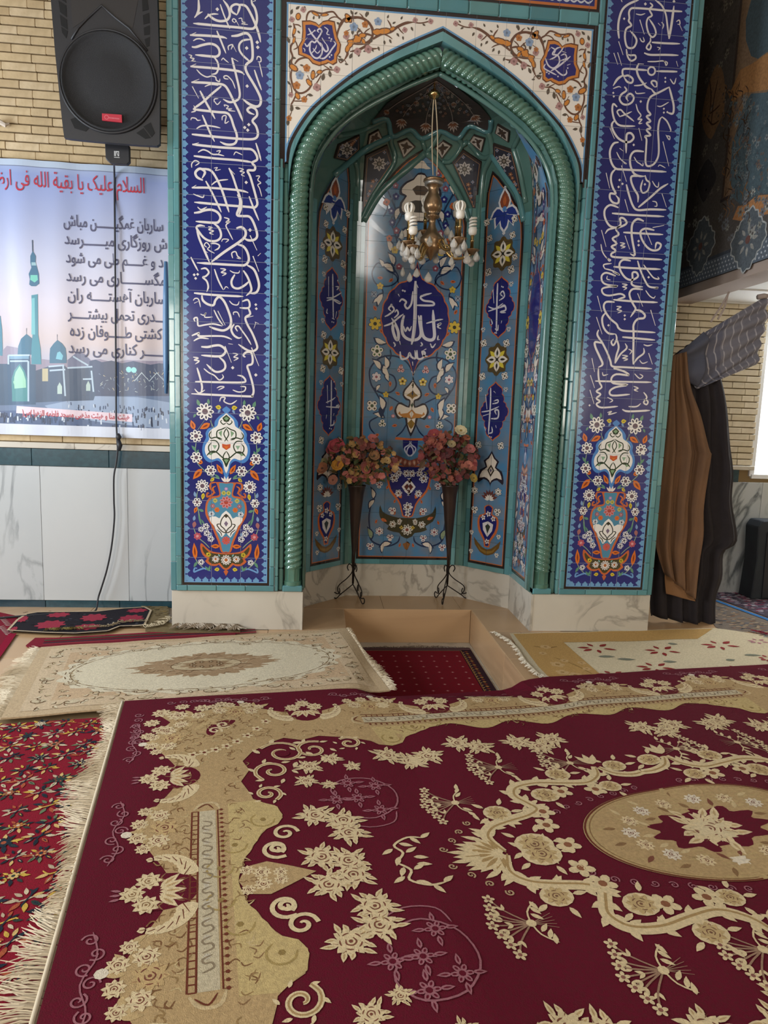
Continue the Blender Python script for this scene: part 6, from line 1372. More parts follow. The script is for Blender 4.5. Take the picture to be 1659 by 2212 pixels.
    for i in range(1, len(rib_)-1):
        a, b = rib_[i-1], rib_[i+1]; an = atan2(b[1]-a[1], b[0]-a[0]); q = rib_[i]
        for e in (0.9, -0.9):
            p0, p1 = E(q), E((q[0]+cos(an+e)*0.05, q[1]+sin(an+e)*0.05)); A.leaf(p0, atan2(p1[1]-p0[1], p1[0]-p0[0]), 0.062, 0.030, CRE, 1.05)
    for u, v, r in ((1.545, VC-0.245, 0.058), (1.80, VC-0.335, 0.062), (1.94, VC-0.49, 0.058), (2.24, VC-0.52, 0.055), (1.60, VC-0.03, 0.075), (2.12, VC-0.36, 0.05)):
        p = E((u, v)); A.disc(p, r, CRE, 1.2, 14, r*0.86); rose(A, p, r*0.8, '#bfa576', '#7d5a44', 1.5)
        for j in range(5): A.leaf((p[0]+cos(j*1.3)*r, p[1]+sin(j*1.3)*r), j*1.3, 0.055, 0.022, CRE, 1.05)
    for u, v in ((1.70, VC-0.13), (1.72, VC+0.0), (1.88, VC-0.35), (2.04, VC-0.345), (1.73, VC-0.22)): A.flower(E((u, v)), 0.05, 5, CRE, '#8a5a40', 1.1, None, u, 0.9)
    for j in range(9):
        t = j/8; curl(A, E((1.72+0.5*t, VC-0.16-0.17*t**0.6)), 0.017, (-1)**j, j, DPK, 0.005, 0.9)
    # palmette at the tip
    for j in range(0, 5):
        an = pi+0.32*j; p0 = E((1.46, VC)); p1 = E((1.46+cos(an), VC-abs(sin(an)))); A.leaf(p0, atan2(p1[1]-p0[1], p1[0]-p0[0]), 0.19-0.02*j, 0.055, CRE, 1.1, '#a98c5e')
    for j in range(4):
        p = E((1.34+0.04*j, VC-0.02-0.032*j)); q = E((1.26+0.045*j, VC-0.03-0.045*j)); A.leaf(p, atan2(q[1]-p[1], q[0]-p[0]), 0.085, 0.024, CRE, 1.1); A.stroke([p, q], 0.006, CRE, 1.0, 1)
        curl(A, E((1.25+0.05*j, VC-0.05-0.05*j)), 0.016, (-1)**j, j*1.3, '#b59a78', 0.006, 1.0)
    for j in range(3):
        p0 = E((2.15, VC-0.55)); an = -pi/2+0.5*(j-1); p1 = E((2.15+cos(an)*0.1, VC-0.55+sin(an)*0.1)); A.leaf(p0, atan2(p1[1]-p0[1], p1[0]-p0[0]), 0.10, 0.035, CRE, 1.1)
for E in (lambda p: p, lambda p: (p[0], VVv-p[1]), lambda p: (UU-p[0], p[1]), lambda p: (UU-p[0], VVv-p[1])): sector(E)
# oval centre
oa, ob = 0.52, 0.30; ell = lambda k, n=64: [(UC+oa*k*cos(2*pi*i/n), VC+ob*k*sin(2*pi*i/n)) for i in range(n)]
A.poly(ell(1.0), '#b59c6e', 1.0); A.stroke(ell(0.985), 0.008, DLN, 1.2, 1, closed=True); A.stroke(ell(0.95), 0.005, '#8a6a48', 1.2, 1, closed=True); A.poly(ell(0.93), TAN, 1.15)
A.poly([(UC+0.235*(1+0.12*sin(11*t))*cos(t), VC+0.125*(1+0.12*sin(11*t))*sin(t)) for t in [2*pi*i/66 for i in range(66)]], MA, 1.3)
spray(A, (UC, VC), 0, 0.135, CRE, '#7a4a3a', h=1.5); spray(A, (UC, VC), 0.4, 0.09, '#d3c09a', '#7a4a3a', h=1.9)
rnd = random.Random(11)
for i in range(46):
    t = i*2*pi/46; k = 0.62+0.16*sin(i*2.1); c = (UC+oa*k*cos(t), VC+ob*k*sin(t))
    if i % 3 == 0: rose(A, c, 0.036, CRE if i % 2 else OFFW, '#7a4a3a', 1.6)
    else: A.leaf(c, t+rnd.uniform(-1, 1), 0.055, 0.02, rnd.choice(['#8a6a48', '#7a4a3a', '#c9b287', '#bda274']), 1.5)
big.done(A)
m = MB()
for k in range(2): pass
m.tube([big.P(-0.012, VVv*i/60, -0.004) for i in range(61)], 0.007, 6); m.build('selvedge', FRINGE, big.root, smooth=True)
big.fringe('u0', 0.105, 330, seed=3); 
# ---- the other rugs and cloths on the floor
def rug_px(name, label, px, ang, base, z=0.0, th=0.008, hz=None, step=0.06, cat='rug', group=None, ang2=None):
    o = onZ(*px[0], z); eu = V((cos(ang), sin(ang))); ev = V((sin(ang), -cos(ang))); ol = []
    for p in px:
        q = onZ(*p, z); d = V((q.x-o.x, q.y-o.y)); ol.append((d.dot(eu), d.dot(ev)))
    h0 = hz or (lambda x, y, u, v: 0.0)
    r = Rug(name, label, o, ang, 1, 1, base, lambda x, y, u, v: z+h0(x, y, u, v), th, step, cat, group, ol); r.ol = ol; return r
def fringe_px(r, pts, L, den, dirn, col=FRINGE, seed=1, z=0.004, name='fringe', rk=1.0):
    """threads along a pixel polyline, pointing dirn=(du,dv)"""
    rnd = random.Random(seed); m = MB(); P = [r.uv(*p) for p in pts]
    for (a, b) in zip(P, P[1:]):
        n = max(2, int(hypot(b[0]-a[0], b[1]-a[1])*den))
        for i in range(n):
            t = (i+rnd.random())/n; u, v = a[0]+(b[0]-a[0])*t, a[1]+(b[1]-a[1])*t; k = L*(0.6+0.6*rnd.random()); sw = 0.6*sin(t*17+seed)+rnd.uniform(-0.3, 0.3)
            m.tube([r.P(u+dirn[0]*k*q-dirn[1]*k*sw*q*q, v+dirn[1]*k*q+dirn[0]*k*sw*q*q, z+0.012*sin(pi*q)*rnd.random()-r.th*q*0.6) for q in (0, 0.4, 0.75, 1)], [q_*rk for q_ in (0.0028, 0.0026, 0.002, 0.0012)], 3, False)
    o = m.build(name, col, r.root); o['kind'] = 'stuff'; return o
# red floral carpet at the lower left
BGR = '#86162a'
lo = onZ(262, 1550); _a = radians(9.0); lo = V((lo.x+cos(_a)*0.22, lo.y+sin(_a)*0.22))
lorg = V((lo.x-cos(_a)*2.2, lo.y-sin(_a)*2.2))
lc = Rug('floral_carpet', 'bright red carpet with dense small flowers, under the long white fringe', lorg, _a, 2.2, 3.2, BGR, None, 0.010, 0.12)
A = lc.art(); rnd = random.Random(21)
CL = ['#c9a64a', '#1f2a33', '#b8a58a', '#2f3f3a', '#d2b070', '#6a7a5a', '#a8563a', '#cdbb9c', '#24303c']
for i in range(11):
    for j in range(16):
        u = 0.95+0.112*i+(0.055 if j % 2 else 0)+rnd.uniform(-0.02, 0.02); v = 0.05+0.108*j+rnd.uniform(-0.02, 0.02)
        if u > 2.18 or v > 1.75: continue
        k = rnd.uniform(0.5, 0.78); a0 = rnd.uniform(-0.4, 0.4)+(pi/2)
        c = (u, v)
        if (i+j) % 3 == 0:
            A.flower(c, 0.036*k, 6, rnd.choice(CL), rnd.choice(CL), 1.0, '#1f2a33', a0, 1.0, 0.35, rnd.choice(CL))
        for q in range(5):
            an = a0+(q-2)*0.75; A.leaf((u+cos(an)*0.022, v+sin(an)*0.022), an, 0.062*k, 0.024*k, rnd.choice(CL), 0.9, rnd.choice(CL) if q % 2 else None)
        for q in range(4):
            an = -a0+(q-1.5)*0.7; A.leaf((u+cos(an)*0.018, v+sin(an)*0.018), an, 0.05*k, 0.02*k, rnd.choice(CL), 0.8)
        A.stroke([(u-0.06*k, v-0.01), (u-0.02, v+0.012), (u+0.03, v-0.008), (u+0.065*k, v+0.01)], 0.007, rnd.choice(['#1f2a33', '#b8a58a', '#c9a64a']), 0.7, 3)
        A.stroke([(u, v-0.06*k), (u+0.012, v-0.02), (u-0.008, v+0.03), (u, v+0.06*k)], 0.006, '#24303c', 0.7, 3)
lc.done(A)
# cream rug with oval medallion
cz = 0.012
bo = onZ(88, 1398, 0.02); bu = onZ(747, 1358, 0.02); bd = V((bu.x-bo.x, bu.y-bo.y)); ba = atan2(bd.y, bd.x); bl = onZ(2, 1553, 0.02); bv = V((bl.x-bo.x, bl.y-bo.y))
ba2 = atan2(bv.x, -bv.y); BU, BV = bd.length, bv.length
def bsag(x, y, u, v):
    k = max(0.0, min(1.0, (x+0.56)/0.14)); return cz-0.035*k*k+0.004*sin(7*u+2*v)**2+0.003*sin(5*v)**2
crm = Rug('oval_medallion_rug', 'cream and beige rug with an oval centre, left of the sunken pit', bo, ba, BU, BV, '#c2aa88', bsag, 0.010, 0.06, 'rug', None, None, ba2)
A = crm.art(); B1, B2, B3, B4 = '#a78c6c', '#c7b797', '#6d5238', '#d8ccb0'
ce = (BU*0.5, BV*0.50)
def el(a, b, n=72): return [(ce[0]+a*cos(2*pi*i/n), ce[1]+b*sin(2*pi*i/n)) for i in range(n)]
A.rect(0.07, 0.06, BU-0.07, BV-0.06, '#cdb696', 0.3); A.rect(0.20, 0.17, BU-0.20, BV-0.17, '#c6aa88', 0.5)
A.poly([(ce[0]+0.83*(1+0.03*sin(22*t))*cos(t), ce[1]+0.43*(1+0.04*sin(22*t))*sin(t)) for t in [2*pi*i/120 for i in range(120)]], B4, 0.7)
E_ = el(0.77, 0.385)
for i in range(0, 72): A.stroke([E_[i], E_[(i+1) % 72]], 0.008 if i % 2 else 0.004, '#8a7454', 0.9, 1, 1, 1)
E_ = el(0.80, 0.405)
for i in range(0, 72, 2): A.stroke([E_[i], E_[(i+1) % 72]], 0.006, B3, 0.9, 1, 1, 1)
A.poly([(ce[0]+0.40*(1+0.07*sin(14*t)+0.05*sin(31*t+1)+0.04*sin(47*t))*cos(t)*(0.72+0.33*abs(cos(t))**3), ce[1]+0.19*(1+0.07*sin(14*t)+0.05*sin(31*t+1)+0.04*sin(47*t))*sin(t)) for t in [2*pi*i/200 for i in range(200)]], '#a58a6a', 0.9)
A.poly(el(0.21, 0.095), '#bfac8a', 1.1); A.stroke(el(0.21, 0.095), 0.006, B3, 1.2, 1, closed=True)
A.poly([(ce[0]+0.14*(1+0.15*sin(9*t))*cos(t), ce[1]+0.062*(1+0.15*sin(9*t))*sin(t)) for t in [2*pi*i/72 for i in range(72)]], '#9b8060', 1.25)
rnd = random.Random(8)
for i in range(60):
    t = i*2*pi/60; k = rnd.uniform(0.45, 1.0); c = (ce[0]+0.40*k*cos(t), ce[1]+0.18*k*sin(t))
    A.stroke([(c[0]-0.02, c[1]), (c[0], c[1]+rnd.uniform(-0.02, 0.02)), (c[0]+0.022, c[1]+rnd.uniform(-0.01, 0.01))], 0.006, rnd.choice([B3, '#5a4028', '#d0bf9e']), 1.4, 3)
for i in range(10): A.flower((ce[0]+0.09*cos(i*0.63), ce[1]+0.04*sin(i*0.63)), 0.018, 5, B3, '#c7b797', 1.5)
n = 0
for (x0, y0, x1, y1, step) in ((0.14, 0.115, BU-0.14, 0.115, 0.085), (0.14, BV-0.115, BU-0.14, BV-0.115, 0.085), (0.135, 0.16, 0.135, BV-0.16, 0.08), (BU-0.135, 0.16, BU-0.135, BV-0.16, 0.08), (0.27, 0.22, 0.27, BV-0.22, 0.09), (BU-0.27, 0.22, BU-0.27, BV-0.22, 0.09), (0.38, 0.21, 0.75, 0.20, 0.08), (BU-0.75, 0.20, BU-0.38, 0.21, 0.08), (0.38, BV-0.21, 0.75, BV-0.20, 0.08), (BU-0.75, BV-0.2, BU-0.38, BV-0.21, 0.08)):
    m_ = max(1, int(hypot(x1-x0, y1-y0)/step))
    for i in range(m_+1):
        c = (x0+(x1-x0)*i/m_+rnd.uniform(-0.012, 0.012), y0+(y1-y0)*i/m_+rnd.uniform(-0.02, 0.02)); n += 1
        if n % 4 == 0: A.disc(c, 0.04, '#c9b99a', 0.8, 12, 0.026); A.stroke([(c[0]+0.04*cos(t), c[1]+0.026*sin(t)) for t in (0.4, 1.2, 2.0, 2.8, 3.6)], 0.006, B3, 1.0, 3)
        for q in range(3):
            d = (c[0]+rnd.uniform(-0.03, 0.03), c[1]+rnd.uniform(-0.025, 0.025)); a_ = rnd.random()*6.28
            A.leaf(d, a_, 0.04, 0.016, rnd.choice(['#cbbb9b', '#c3b08c', '#d2c4a6']), 0.8); A.stroke([d, (d[0]+0.018*cos(a_+0.8), d[1]+0.018*sin(a_+0.8)), (d[0]+0.035*cos(a_), d[1]+0.035*sin(a_))], 0.005, rnd.choice([B3, '#7d6344', '#5a4028']), 1.0, 3)
crm.done(A)
crm.fringe('u0', 0.10, 300, seed=5, z=0.002); crm.fringe('u1', 0.05, 260, seed=6, z=0.004)
K3 = zoom(0, 1300, 3.95)
# kilim, brown rug, black-and-red mat, edge of another carpet
kl = rug_px('striped_kilim', 'red striped kilim edge behind the cream rug', K3('220,378 300,312 640,310 860,300 900,285 1500,262 1659,272 2010,262 2010,330 1700,320 1000,360 240,392'), ba, '#7d2030', 0.002, 0.006)
A = kl.art()
for z0_, z1_, c in ((0.02, 0.045, '#8e2c3c'), (0.06, 0.075, '#3f5a40'), (0.085, 0.11, '#6a1828'), (0.12, 0.13, '#24404a'), (0.14, 0.17, '#8a2f3a')):
    y0 = kl.uv(*K3('300,318')[0])[1]; A.rect(0.10, y0+z0_, 1.5, y0+z1_, c, 0.5)
kl.done(A)['kind'] = 'stuff'
gt = rug_px('olive_brown_rug', 'brown and olive rug with shaggy fringe at the foot of the marble plinth', K3('1150,22 1400,14 1440,60 1440,185 1480,196 1700,204 2045,222 2050,262 1560,268 1240,255 1240,160 1290,70'), ba, '#7a6a4c', 0.008, 0.008)
A = gt.art(); rnd = random.Random(2)
for i in range(70):
    p = gt.uv(*K3('%d,%d' % (rnd.uniform(1180, 1440), rnd.uniform(20, 240)))[0]); A.disc(p, rnd.uniform(0.008, 0.02), rnd.choice(['#6b5a3e', '#8a7a58', '#5f5238', '#857048']), 0.6, 7)
gt.done(A)
fringe_px(gt, K3('1480,214 1700,222 2040,236'), 0.11, 420, (0.0, 1.0), mat('grey_fringe', '#a39583', 0.95), 4, 0.022, 'fringe', 1.9)
fringe_px(gt, K3('1240,255 1400,225 1470,170'), 0.10, 160, (-0.4, -0.8), mat('pale_fringe', '#b0a083', 0.95), 6, 0.014)
mt = rug_px('black_red_mat', 'black mat with rows of red flower medallions and a pale bound edge', K3('68,250 150,160 225,112 320,95 820,90 1060,62 1235,52 1288,80 1232,205 1020,215 920,255 640,275 380,268'), ba, '#232229', 0.016, 0.007)
A = mt.art()
for x, y, L, W in ((430, 198, 260, 75), (800, 138, 230, 65), (1120, 145, 220, 65), (745, 218, 240, 55), (500, 115, 200, 42), (1170, 78, 180, 36), (195, 150, 90, 55), (120, 235, 60, 40)):
    c = mt.uv(*K3('%d,%d' % (x, y))[0], 0.02); e = mt.uv(*K3('%d,%d' % (x+L/2, y))[0], 0.02); f_ = mt.uv(*K3('%d,%d' % (x, y+W/2))[0], 0.02); a_ = abs(e[0]-c[0]); b_ = abs(f_[1]-c[1])
    A.poly([(c[0]+a_*(1+0.14*sin(9*t))*cos(t)*0.9, c[1]+b_*(1+0.14*sin(9*t))*sin(t)*0.9) for t in [2*pi*i/54 for i in range(54)]], '#9b3446', 0.8)
for i in range(90):
    p = mt.uv(*K3('%d,%d' % (rnd.uniform(200, 1230), rnd.uniform(80, 225)))[0], 0.02); A.disc(p, 0.012, rnd.choice(['#3a3a44', '#16161c', '#55565e']), 0.5, 6, 0.006)
for a_, b_ in zip(mt.ol, mt.ol[1:]+mt.ol[:1]): A.stroke([a_, b_], 0.016, '#c2ad8f', 1.0, 1, 1, 1)
mt.done(A)
fringe_px(mt, K3('390,270 700,255'), 0.055, 420, (0.1, 0.6), mat('olive_fringe', '#6f6232', 0.95), 8, 0.012)
fringe_px(mt, K3('700,262 920,255 1020,215 1232,205'), 0.07, 150, (0.3, -0.7), mat('pale_fringe'), 9, 0.014)
ed = rug_px('crimson_runner', 'crimson carpet end with white motifs at the left edge, beside the black mat', K3('-400,60 0,95 160,130 70,250 110,280 0,440 -400,700'), ba, '#7c1c2e', 0.004, 0.007)
A = ed.art()
for i in range(16): p = ed.uv(*K3('%d,%d' % (10+9*(i % 8), 140+10*i))[0]); A.stroke([(p[0]-0.02, p[1]), (p[0], p[1]+0.012), (p[0]+0.02, p[1]-0.004)], 0.008, '#c9b9ae', 0.7, 3)
A.stroke([ed.uv(*p) for p in K3('110,284 0,440 -60,520')], 0.05, '#8a1030', 0.9, 2, 1, 1); ed.done(A)['kind'] = 'stuff'
# red prayer rug down in the pit
pr_ = Rug('prayer_rug', 'dark red rug with dotted field and patterned border lying in the sunken pit', V((-0.50, 0.415)), 0.0, 1.0, 1.70, '#33202a', lambda x, y, u, v: PZ, 0.010, 0.2, 'rug')
A = pr_.art(); A.rect(0.10, 0.075, 0.90, 1.68, '#7a1424', 0.4); A.stroke([(0.0, 0.035), (1.0, 0.035)], 0.016, '#8d6a6a', 0.5, 1, 1, 1); A.stroke([(0.085, 0.07), (0.915, 0.07)], 0.008, '#a08a72', 0.5, 1, 1, 1)
for s_ in (0, 1):
    for i in range(40):
        v = 0.10+0.042*i; x = 0.05 if s_ == 0 else 0.95; A.diamond((x, v), 0.016, '#a8763f' if i % 2 else '#7d3a2a', 0.6); A.disc((x+(0.028 if s_ == 0 else -0.028), v+0.02), 0.007, '#b99a6a', 0.6, 5)
    x = 0.088 if s_ == 0 else 0.912; A.stroke([(x, 0.07), (x, 1.68)], 0.006, '#a8763f', 0.6, 1, 1, 1)
for i in range(8):
    for j in range(13):
        c = (0.155+0.1*i+(0.0 if j % 2 else 0.0), 0.20+0.115*j); A.diamond(c, 0.016, '#94404a', 0.6); A.disc(c, 0.0065, '#c49a90', 0.8, 6)
        A.stroke([(c[0]-0.03, c[1]), (c[0]+0.03, c[1])], 0.004, '#6a1f2c', 0.5, 1); A.diamond((c[0]+0.05, c[1]+0.057), 0.008, '#6a1a26', 0.5)
pr_.done(A); pr_.fringe('v0', 0.055, 170, mat('dull_fringe', '#8f7f72', 0.95), seed=12, z=0.0)
# floral cloth on the right
K2 = zoom(1040, 1330, 2.68)
cl = rug_px('floral_blanket', 'cream blanket with red daisies and a gold border beside the pit', K2('165,106 290,106 960,88 1340,76 1659,120 1990,170 1990,420 1480,480 1100,460 700,430 400,420 300,330 210,190'), radians(6), '#d6c8a8', 0.0, 0.007, lambda x, y, u, v: 0.004*sin(6*u+3*v)**2, 0.08, 'blanket')
A = cl.art(); q = lambda s_: [cl.uv(*p, 0.006) for p in K2(s_)]
A.poly(q('165,106 290,106 960,88 1340,76 1250,135 800,152 475,155 560,230 690,345 640,415 420,420 300,330 210,190'), '#bd985e', 0.4)
A.poly(q('166,107 185,107 240,180 330,300 430,400 400,410 300,330 210,190'), '#c9bca0', 0.6)
def daisy(x, y, sx, sy, col, cut=9):
    for k, (dx, dy, ln) in enumerate(((-0.9, -0.15, 1), (-0.45, -0.75, 0.8), (0.45, -0.6, 0.9), (0.95, 0.35, 1), (0.2, 0.85, 0.8), (-0.6, 0.45, 0.9))):
        a = q('%f,%f' % (x+dx*sx*0.35, y+dy*sy*0.35))[0]; b = q('%f,%f' % (x+dx*sx, y+dy*sy))[0]; an = atan2(b[1]-a[1], b[0]-a[0]); L = hypot(b[0]-a[0], b[1]-a[1])
        A.leaf(a, an, L, max(0.03, L*0.42), col, 0.8, None)
for x, y, sx, sy, c in ((665, 190, 125, 36, '#8d2c2c'), (1045, 205, 115, 38, '#8d2c2c'), (1005, 300, 125, 36, '#8d2c2c'), (1380, 172, 125, 34, '#96393a'), (760, 345, 110, 28, '#96393a'), (1600, 150, 70, 20, '#b9868a'), (1655, 250, 60, 26, '#a04848'), (1480, 310, 100, 26, '#96393a'), (1850, 220, 100, 30, '#96393a')): daisy(x, y, sx, sy, c)
for x, y, L, an in ((725, 240, 100, 0.05), (840, 255, 110, 0.02), (1105, 165, 55, 0.6), (1090, 268, 80, 0.3), (1445, 260, 60, -0.5), (1570, 232, 100, 0.0), (1350, 310, 60, 0.1)):
    a, b = q('%f,%f' % (x-L/2, y))[0], q('%f,%f' % (x+L/2, y))[0]; A.leaf(a, atan2(b[1]-a[1], b[0]-a[0])+an*0.3, hypot(b[0]-a[0], b[1]-a[1]), 0.045, '#7d8070', 0.7)
for x, y, r in ((370, 185, 0.04), (440, 285, 0.05), (470, 330, 0.045), (545, 345, 0.045), (580, 275, 0.03), (355, 222, 0.03), (610, 310, 0.03), (480, 262, 0.03)):
    c = q('%f,%f' % (x, y))[0]; A.flower(c, r, 5, '#c9a878', '#a5824e', 0.7, None, x, 1.2)
A.stroke(q('300,180 370,190 440,182'), 0.012, '#8a6a3c', 0.7); A.stroke(q('420,245 500,270 570,300 640,340'), 0.012, '#9a7a48', 0.7)
cl.done(A)
fringe_px(cl, K2('80,105 165,150 215,205 260,280 330,350 420,380'), 0.045, 380, (-0.7, 0.3), mat('lace_fringe', '#d3cab8', 0.95), 14, 0.006)
# far rugs in the side bay
K4 = zoom(1400, 960, 4.807)
r1 = rug_px('bay_rug', 'grey beige speckled rug in front of the side window', K4('690,1600 1245,1840 1500,1960 1500,2040 1245,1990 1050,1945 870,1975 700,1900 640,1800'), 0.2, '#7d7268', 0.0, 0.006)
A = r1.art(); rnd = random.Random(33)
for i in range(160):
    x = rnd.uniform(700, 1245); y = 1640+(x-700)*0.42+rnd.uniform(10, 230-(x-700)*0.15); p = r1.uv(*K4('%f,%f' % (x, y))[0]); A.disc(p, rnd.uniform(0.012, 0.03), rnd.choice(['#9a8a72', '#5f5a5a', '#b09a80', '#68727c', '#8a6a58']), 0.6, 6, 0.01)
r1.done(A)['kind'] = 'stuff'
r2 = rug_px('bay_carpet', 'dark patterned carpet with a bright blue edge under the side window', K4('700,1530 1245,1545 1500,1550 1500,1930 1245,1800 705,1600'), 0.2, '#514a55', 0.002, 0.006)
A = r2.art(); A.stroke([r2.uv(*p) for p in K4('700,1628 1245,1828 1500,1945')], 0.05, '#3f79b4', 0.9, 1, 1, 1)
for i in range(220):
    x = rnd.uniform(710, 1245); y = 1545+rnd.uniform(0, 40+(x-700)*0.38); p = r2.uv(*K4('%f,%f' % (x, y))[0]); A.disc(p, rnd.uniform(0.012, 0.04), rnd.choice(['#8f8c98', '#3a3444', '#7a2f48', '#b6b0b4', '#6a6478', '#8a5a6a']), 0.6, 6, 0.014)
r2.done(A)['kind'] = 'stuff'
fringe_px(r2, K4('1060,1950 1245,1990 1400,2020'), 0.10, 200, (0.2, 0.5), mat('crimson_fringe', '#7a1c30', 0.9), 3, 0.01, 'fringe')
# ================================================================== banner on the left wall
YB = YL-0.062
VINYL = mat('printed_vinyl', attr=True, rough=0.32, bump=(3, 0.12, 0.03))
bx0, bx1, bz0, bz1 = -3.55, -1.86, 1.345, 3.305
ban = tag(empty('wall_banner', (-2.6, YB, bz0)), 'printed banner with Persian verses and a dusk mosque photo on the brick wall', 'banner')
def bwave(x, z): return 0.006*sin(9*x+0.7*z)+0.004*sin(23*x)
bfn = lambda u, v, h: V((u, YB-bwave(u, v)-h, v))
gm = MB(); nx, nz = 60, 40; gc = []
for j in range(nz+1):
    for i in range(nx+1):
        u, v = bx0+(bx1-bx0)*i/nx, bz0+(bz1-bz0)*j/nz; gm.v.append(tuple(bfn(u, v, 0.0)))
for j in range(nz):
    for i in range(nx): a = j*(nx+1)+i; gm.f.append((a, a+1, a+nx+2, a+nx+1))
me = gm.mesh('banner_sheet'); ca = me.color_attributes.new('Col', 'FLOAT_COLOR', 'POINT')
GR = [(1.345, '#b9bfd0'), (1.80, '#9fa9c0'), (2.05, '#c9b8b4'), (2.3, '#cfc6cd'), (2.6, '#bfc0d0'), (2.9, '#a4acc8'), (3.2, '#8e9cc6'), (3.31, '#a9b6cc')]
def grad(z, x):
    for (a, p), (b, q) in zip(GR, GR[1:]):
        if z <= b: 
            t = max(0, (z-a)/(b-a)); c1, c2 = lin(p), lin(q); return [c1[k]+(c2[k]-c1[k])*t for k in range(3)]+[1]
    return list(lin(GR[-1][1]))
for k, v_ in enumerate(me.vertices):
    c = grad(v_.co.z, v_.co.x); t = max(0, min(1, (v_.co.x+3.4)/1.5)); c = [c[0]*(0.86+0.18*t), c[1]*(0.9+0.12*t), c[2]*(1.0+0.0*t), 1]; ca.data[k].color = c
sheet = link('banner_sheet', me, ban, VINYL, True)
A = Art(lambda u, v, h: bfn(u, v, 0.001+h))
BZ_ = zoom(0, 480, 4.366); by = lambda x, y: (lambda p: (p.x, p.z))(onY(x, y, YB))
def bp(s_, col, h=0.2, sm=0): A.poly([by(*p) for p in BZ_(s_)], col, h, sm)
A.rect(bx0, 3.262, bx1, 3.305, '#aebccf', 0.2); A.rect(bx0, 3.257, bx1, 3.262, '#6f7892', 0.3); A.rect(bx0, 1.345, bx1, 1.425, '#c9cfdc', 1.4)
# hills, trees, town, crowd
bp('-700,1230 -300,1190 0,1230 60,1165 170,1185 300,1280 470,1300 640,1300 720,1230 790,1235 850,1300 940,1290 1060,1320 1200,1300 1420,1310 1700,1300 1700,1700 -700,1700', '#8d8496', 0.3)
bp('640,1300 720,1232 760,1228 800,1250 860,1310 900,1700 640,1700', '#6a6f88', 0.4)
bp('840,1310 900,1295 960,1320 1050,1305 1150,1330 1260,1310 1420,1345 1500,1330 1700,1350 1700,1640 840,1640', '#3d4a66', 0.5)
bp('-700,1600 0,1560 400,1590 900,1620 1700,1640 1700,2000 -700,1940', '#5f7391', 0.45)
bp('420,1730 620,1690 900,1640 1300,1650 1600,1700 1600,1960 1000,1900 500,1790', '#8a9cb6', 0.55)
bp('-400,1790 150,1775 420,1800 900,1880 1650,1960 1650,2000 -400,1950', '#4a5d80', 0.6)
# buildings
bp('-700,1340 80,1335 80,1250 285,1250 290,1340 340,1345 340,1720 -700,1740', '#35526e', 0.7); bp('85,1262 275,1262 275,1290 85,1290', '#6f93ab', 0.8)
bp('110,1640 105,1480 130,1400 185,1335 235,1400 260,1480 265,1690 110,1690', '#3f7d80', 0.85); bp('125,1640 122,1490 145,1415 185,1355 222,1415 245,1490 248,1560 125,1570', '#8fc0a4', 0.95)
bp('340,1400 460,1360 610,1350 640,1380 870,1360 880,1400 900,1620 880,1680 560,1690 340,1700', '#3c4f68', 0.75); bp('400,1380 455,1380 455,1500 400,1500', '#b3a98a', 0.9)
for x0, x1, y0, y1 in ((545, 590, 1510, 1620), (810, 850, 1495, 1590)): bp('%d,%d %d,%d %d,%d %d,%d %d,%d' % (x0, y1, x0, y0+40, (x0+x1)//2, y0, x1, y0+40, x1, y1), '#a9bcb4', 0.95)
for s_ in ('75,1255 285,1255', '75,1255 75,1340', '270,1310 270,1690', '90,1310 270,1310', '460,1362 610,1350', '600,1352 620,1640', '640,1375 870,1362', '860,1400 880,1600', '690,1265 760,1310 830,1350', '470,1400 620,1390', '780,1480 870,1478'): A.stroke([by(*p) for p in BZ_(s_)], 0.012, '#a9bccb', 1.0, 1, 1, 1)
# minaret and domes
bp('300,1190 310,1060 300,690 358,680 362,1060 385,1200 392,1340 300,1340', '#3f8799', 0.9); bp('300,1060 303,720 330,715 335,1060', '#6fb5bd', 1.0)
bp('280,590 285,540 275,490 300,430 290,380 290,320 312,272 340,320 338,380 352,430 368,490 372,580 340,605 300,605', '#3a6a88', 1.0, 0); bp('290,545 292,500 355,500 360,545 330,570', '#6fc0b0', 1.1); bp('300,380 302,410 345,410 340,380', '#8fb3bd', 1.1)
A.stroke([by(*p) for p in BZ_('309,170 312,280')], 0.008, '#4a5a70', 1.0, 1, 1, 1); A.stroke([by(*p) for p in BZ_('253,1000 253,1060')], 0.006, '#4a5a70', 1.0, 1); A.stroke([by(*p) for p in BZ_('543,1060 543,1120')], 0.006, '#4a5a70', 1.0, 1)
bp('165,1250 172,1170 200,1100 253,1055 310,1100 330,1170 330,1250', '#33657f', 0.8); bp('470,1330 470,1250 475,1190 510,1145 545,1112 590,1145 622,1190 630,1260 632,1330', '#33657f', 0.9); bp('530,1290 545,1230 570,1220 600,1260 590,1300', '#6fb0c0', 1.0)
bp('-60,1250 -20,900 0,880 15,1010 20,1180 20,1260', '#3f7f98', 0.85)
rnd = random.Random(17)
for i in range(260):
    x = rnd.uniform(-200, 1600); y = 1640+0.10*max(0, x-300)*0.9+rnd.uniform(0, 1)**1.2*(300 if x > 650 else 60)+(150 if x < 650 else 0)
    if y > 1965: continue
    k = 0.55+(y-1640)/330; p = by(*BZ_('%f,%f' % (x, y))[0]); q = by(*BZ_('%f,%f' % (x+rnd.uniform(-6, 6), y+38*k))[0]); A.stroke([p, q], 0.013*k, rnd.choice(['#2a3a58', '#22304a', '#31486a', '#c2ccd8']), 1.1, 1, 0.7, 0.7)
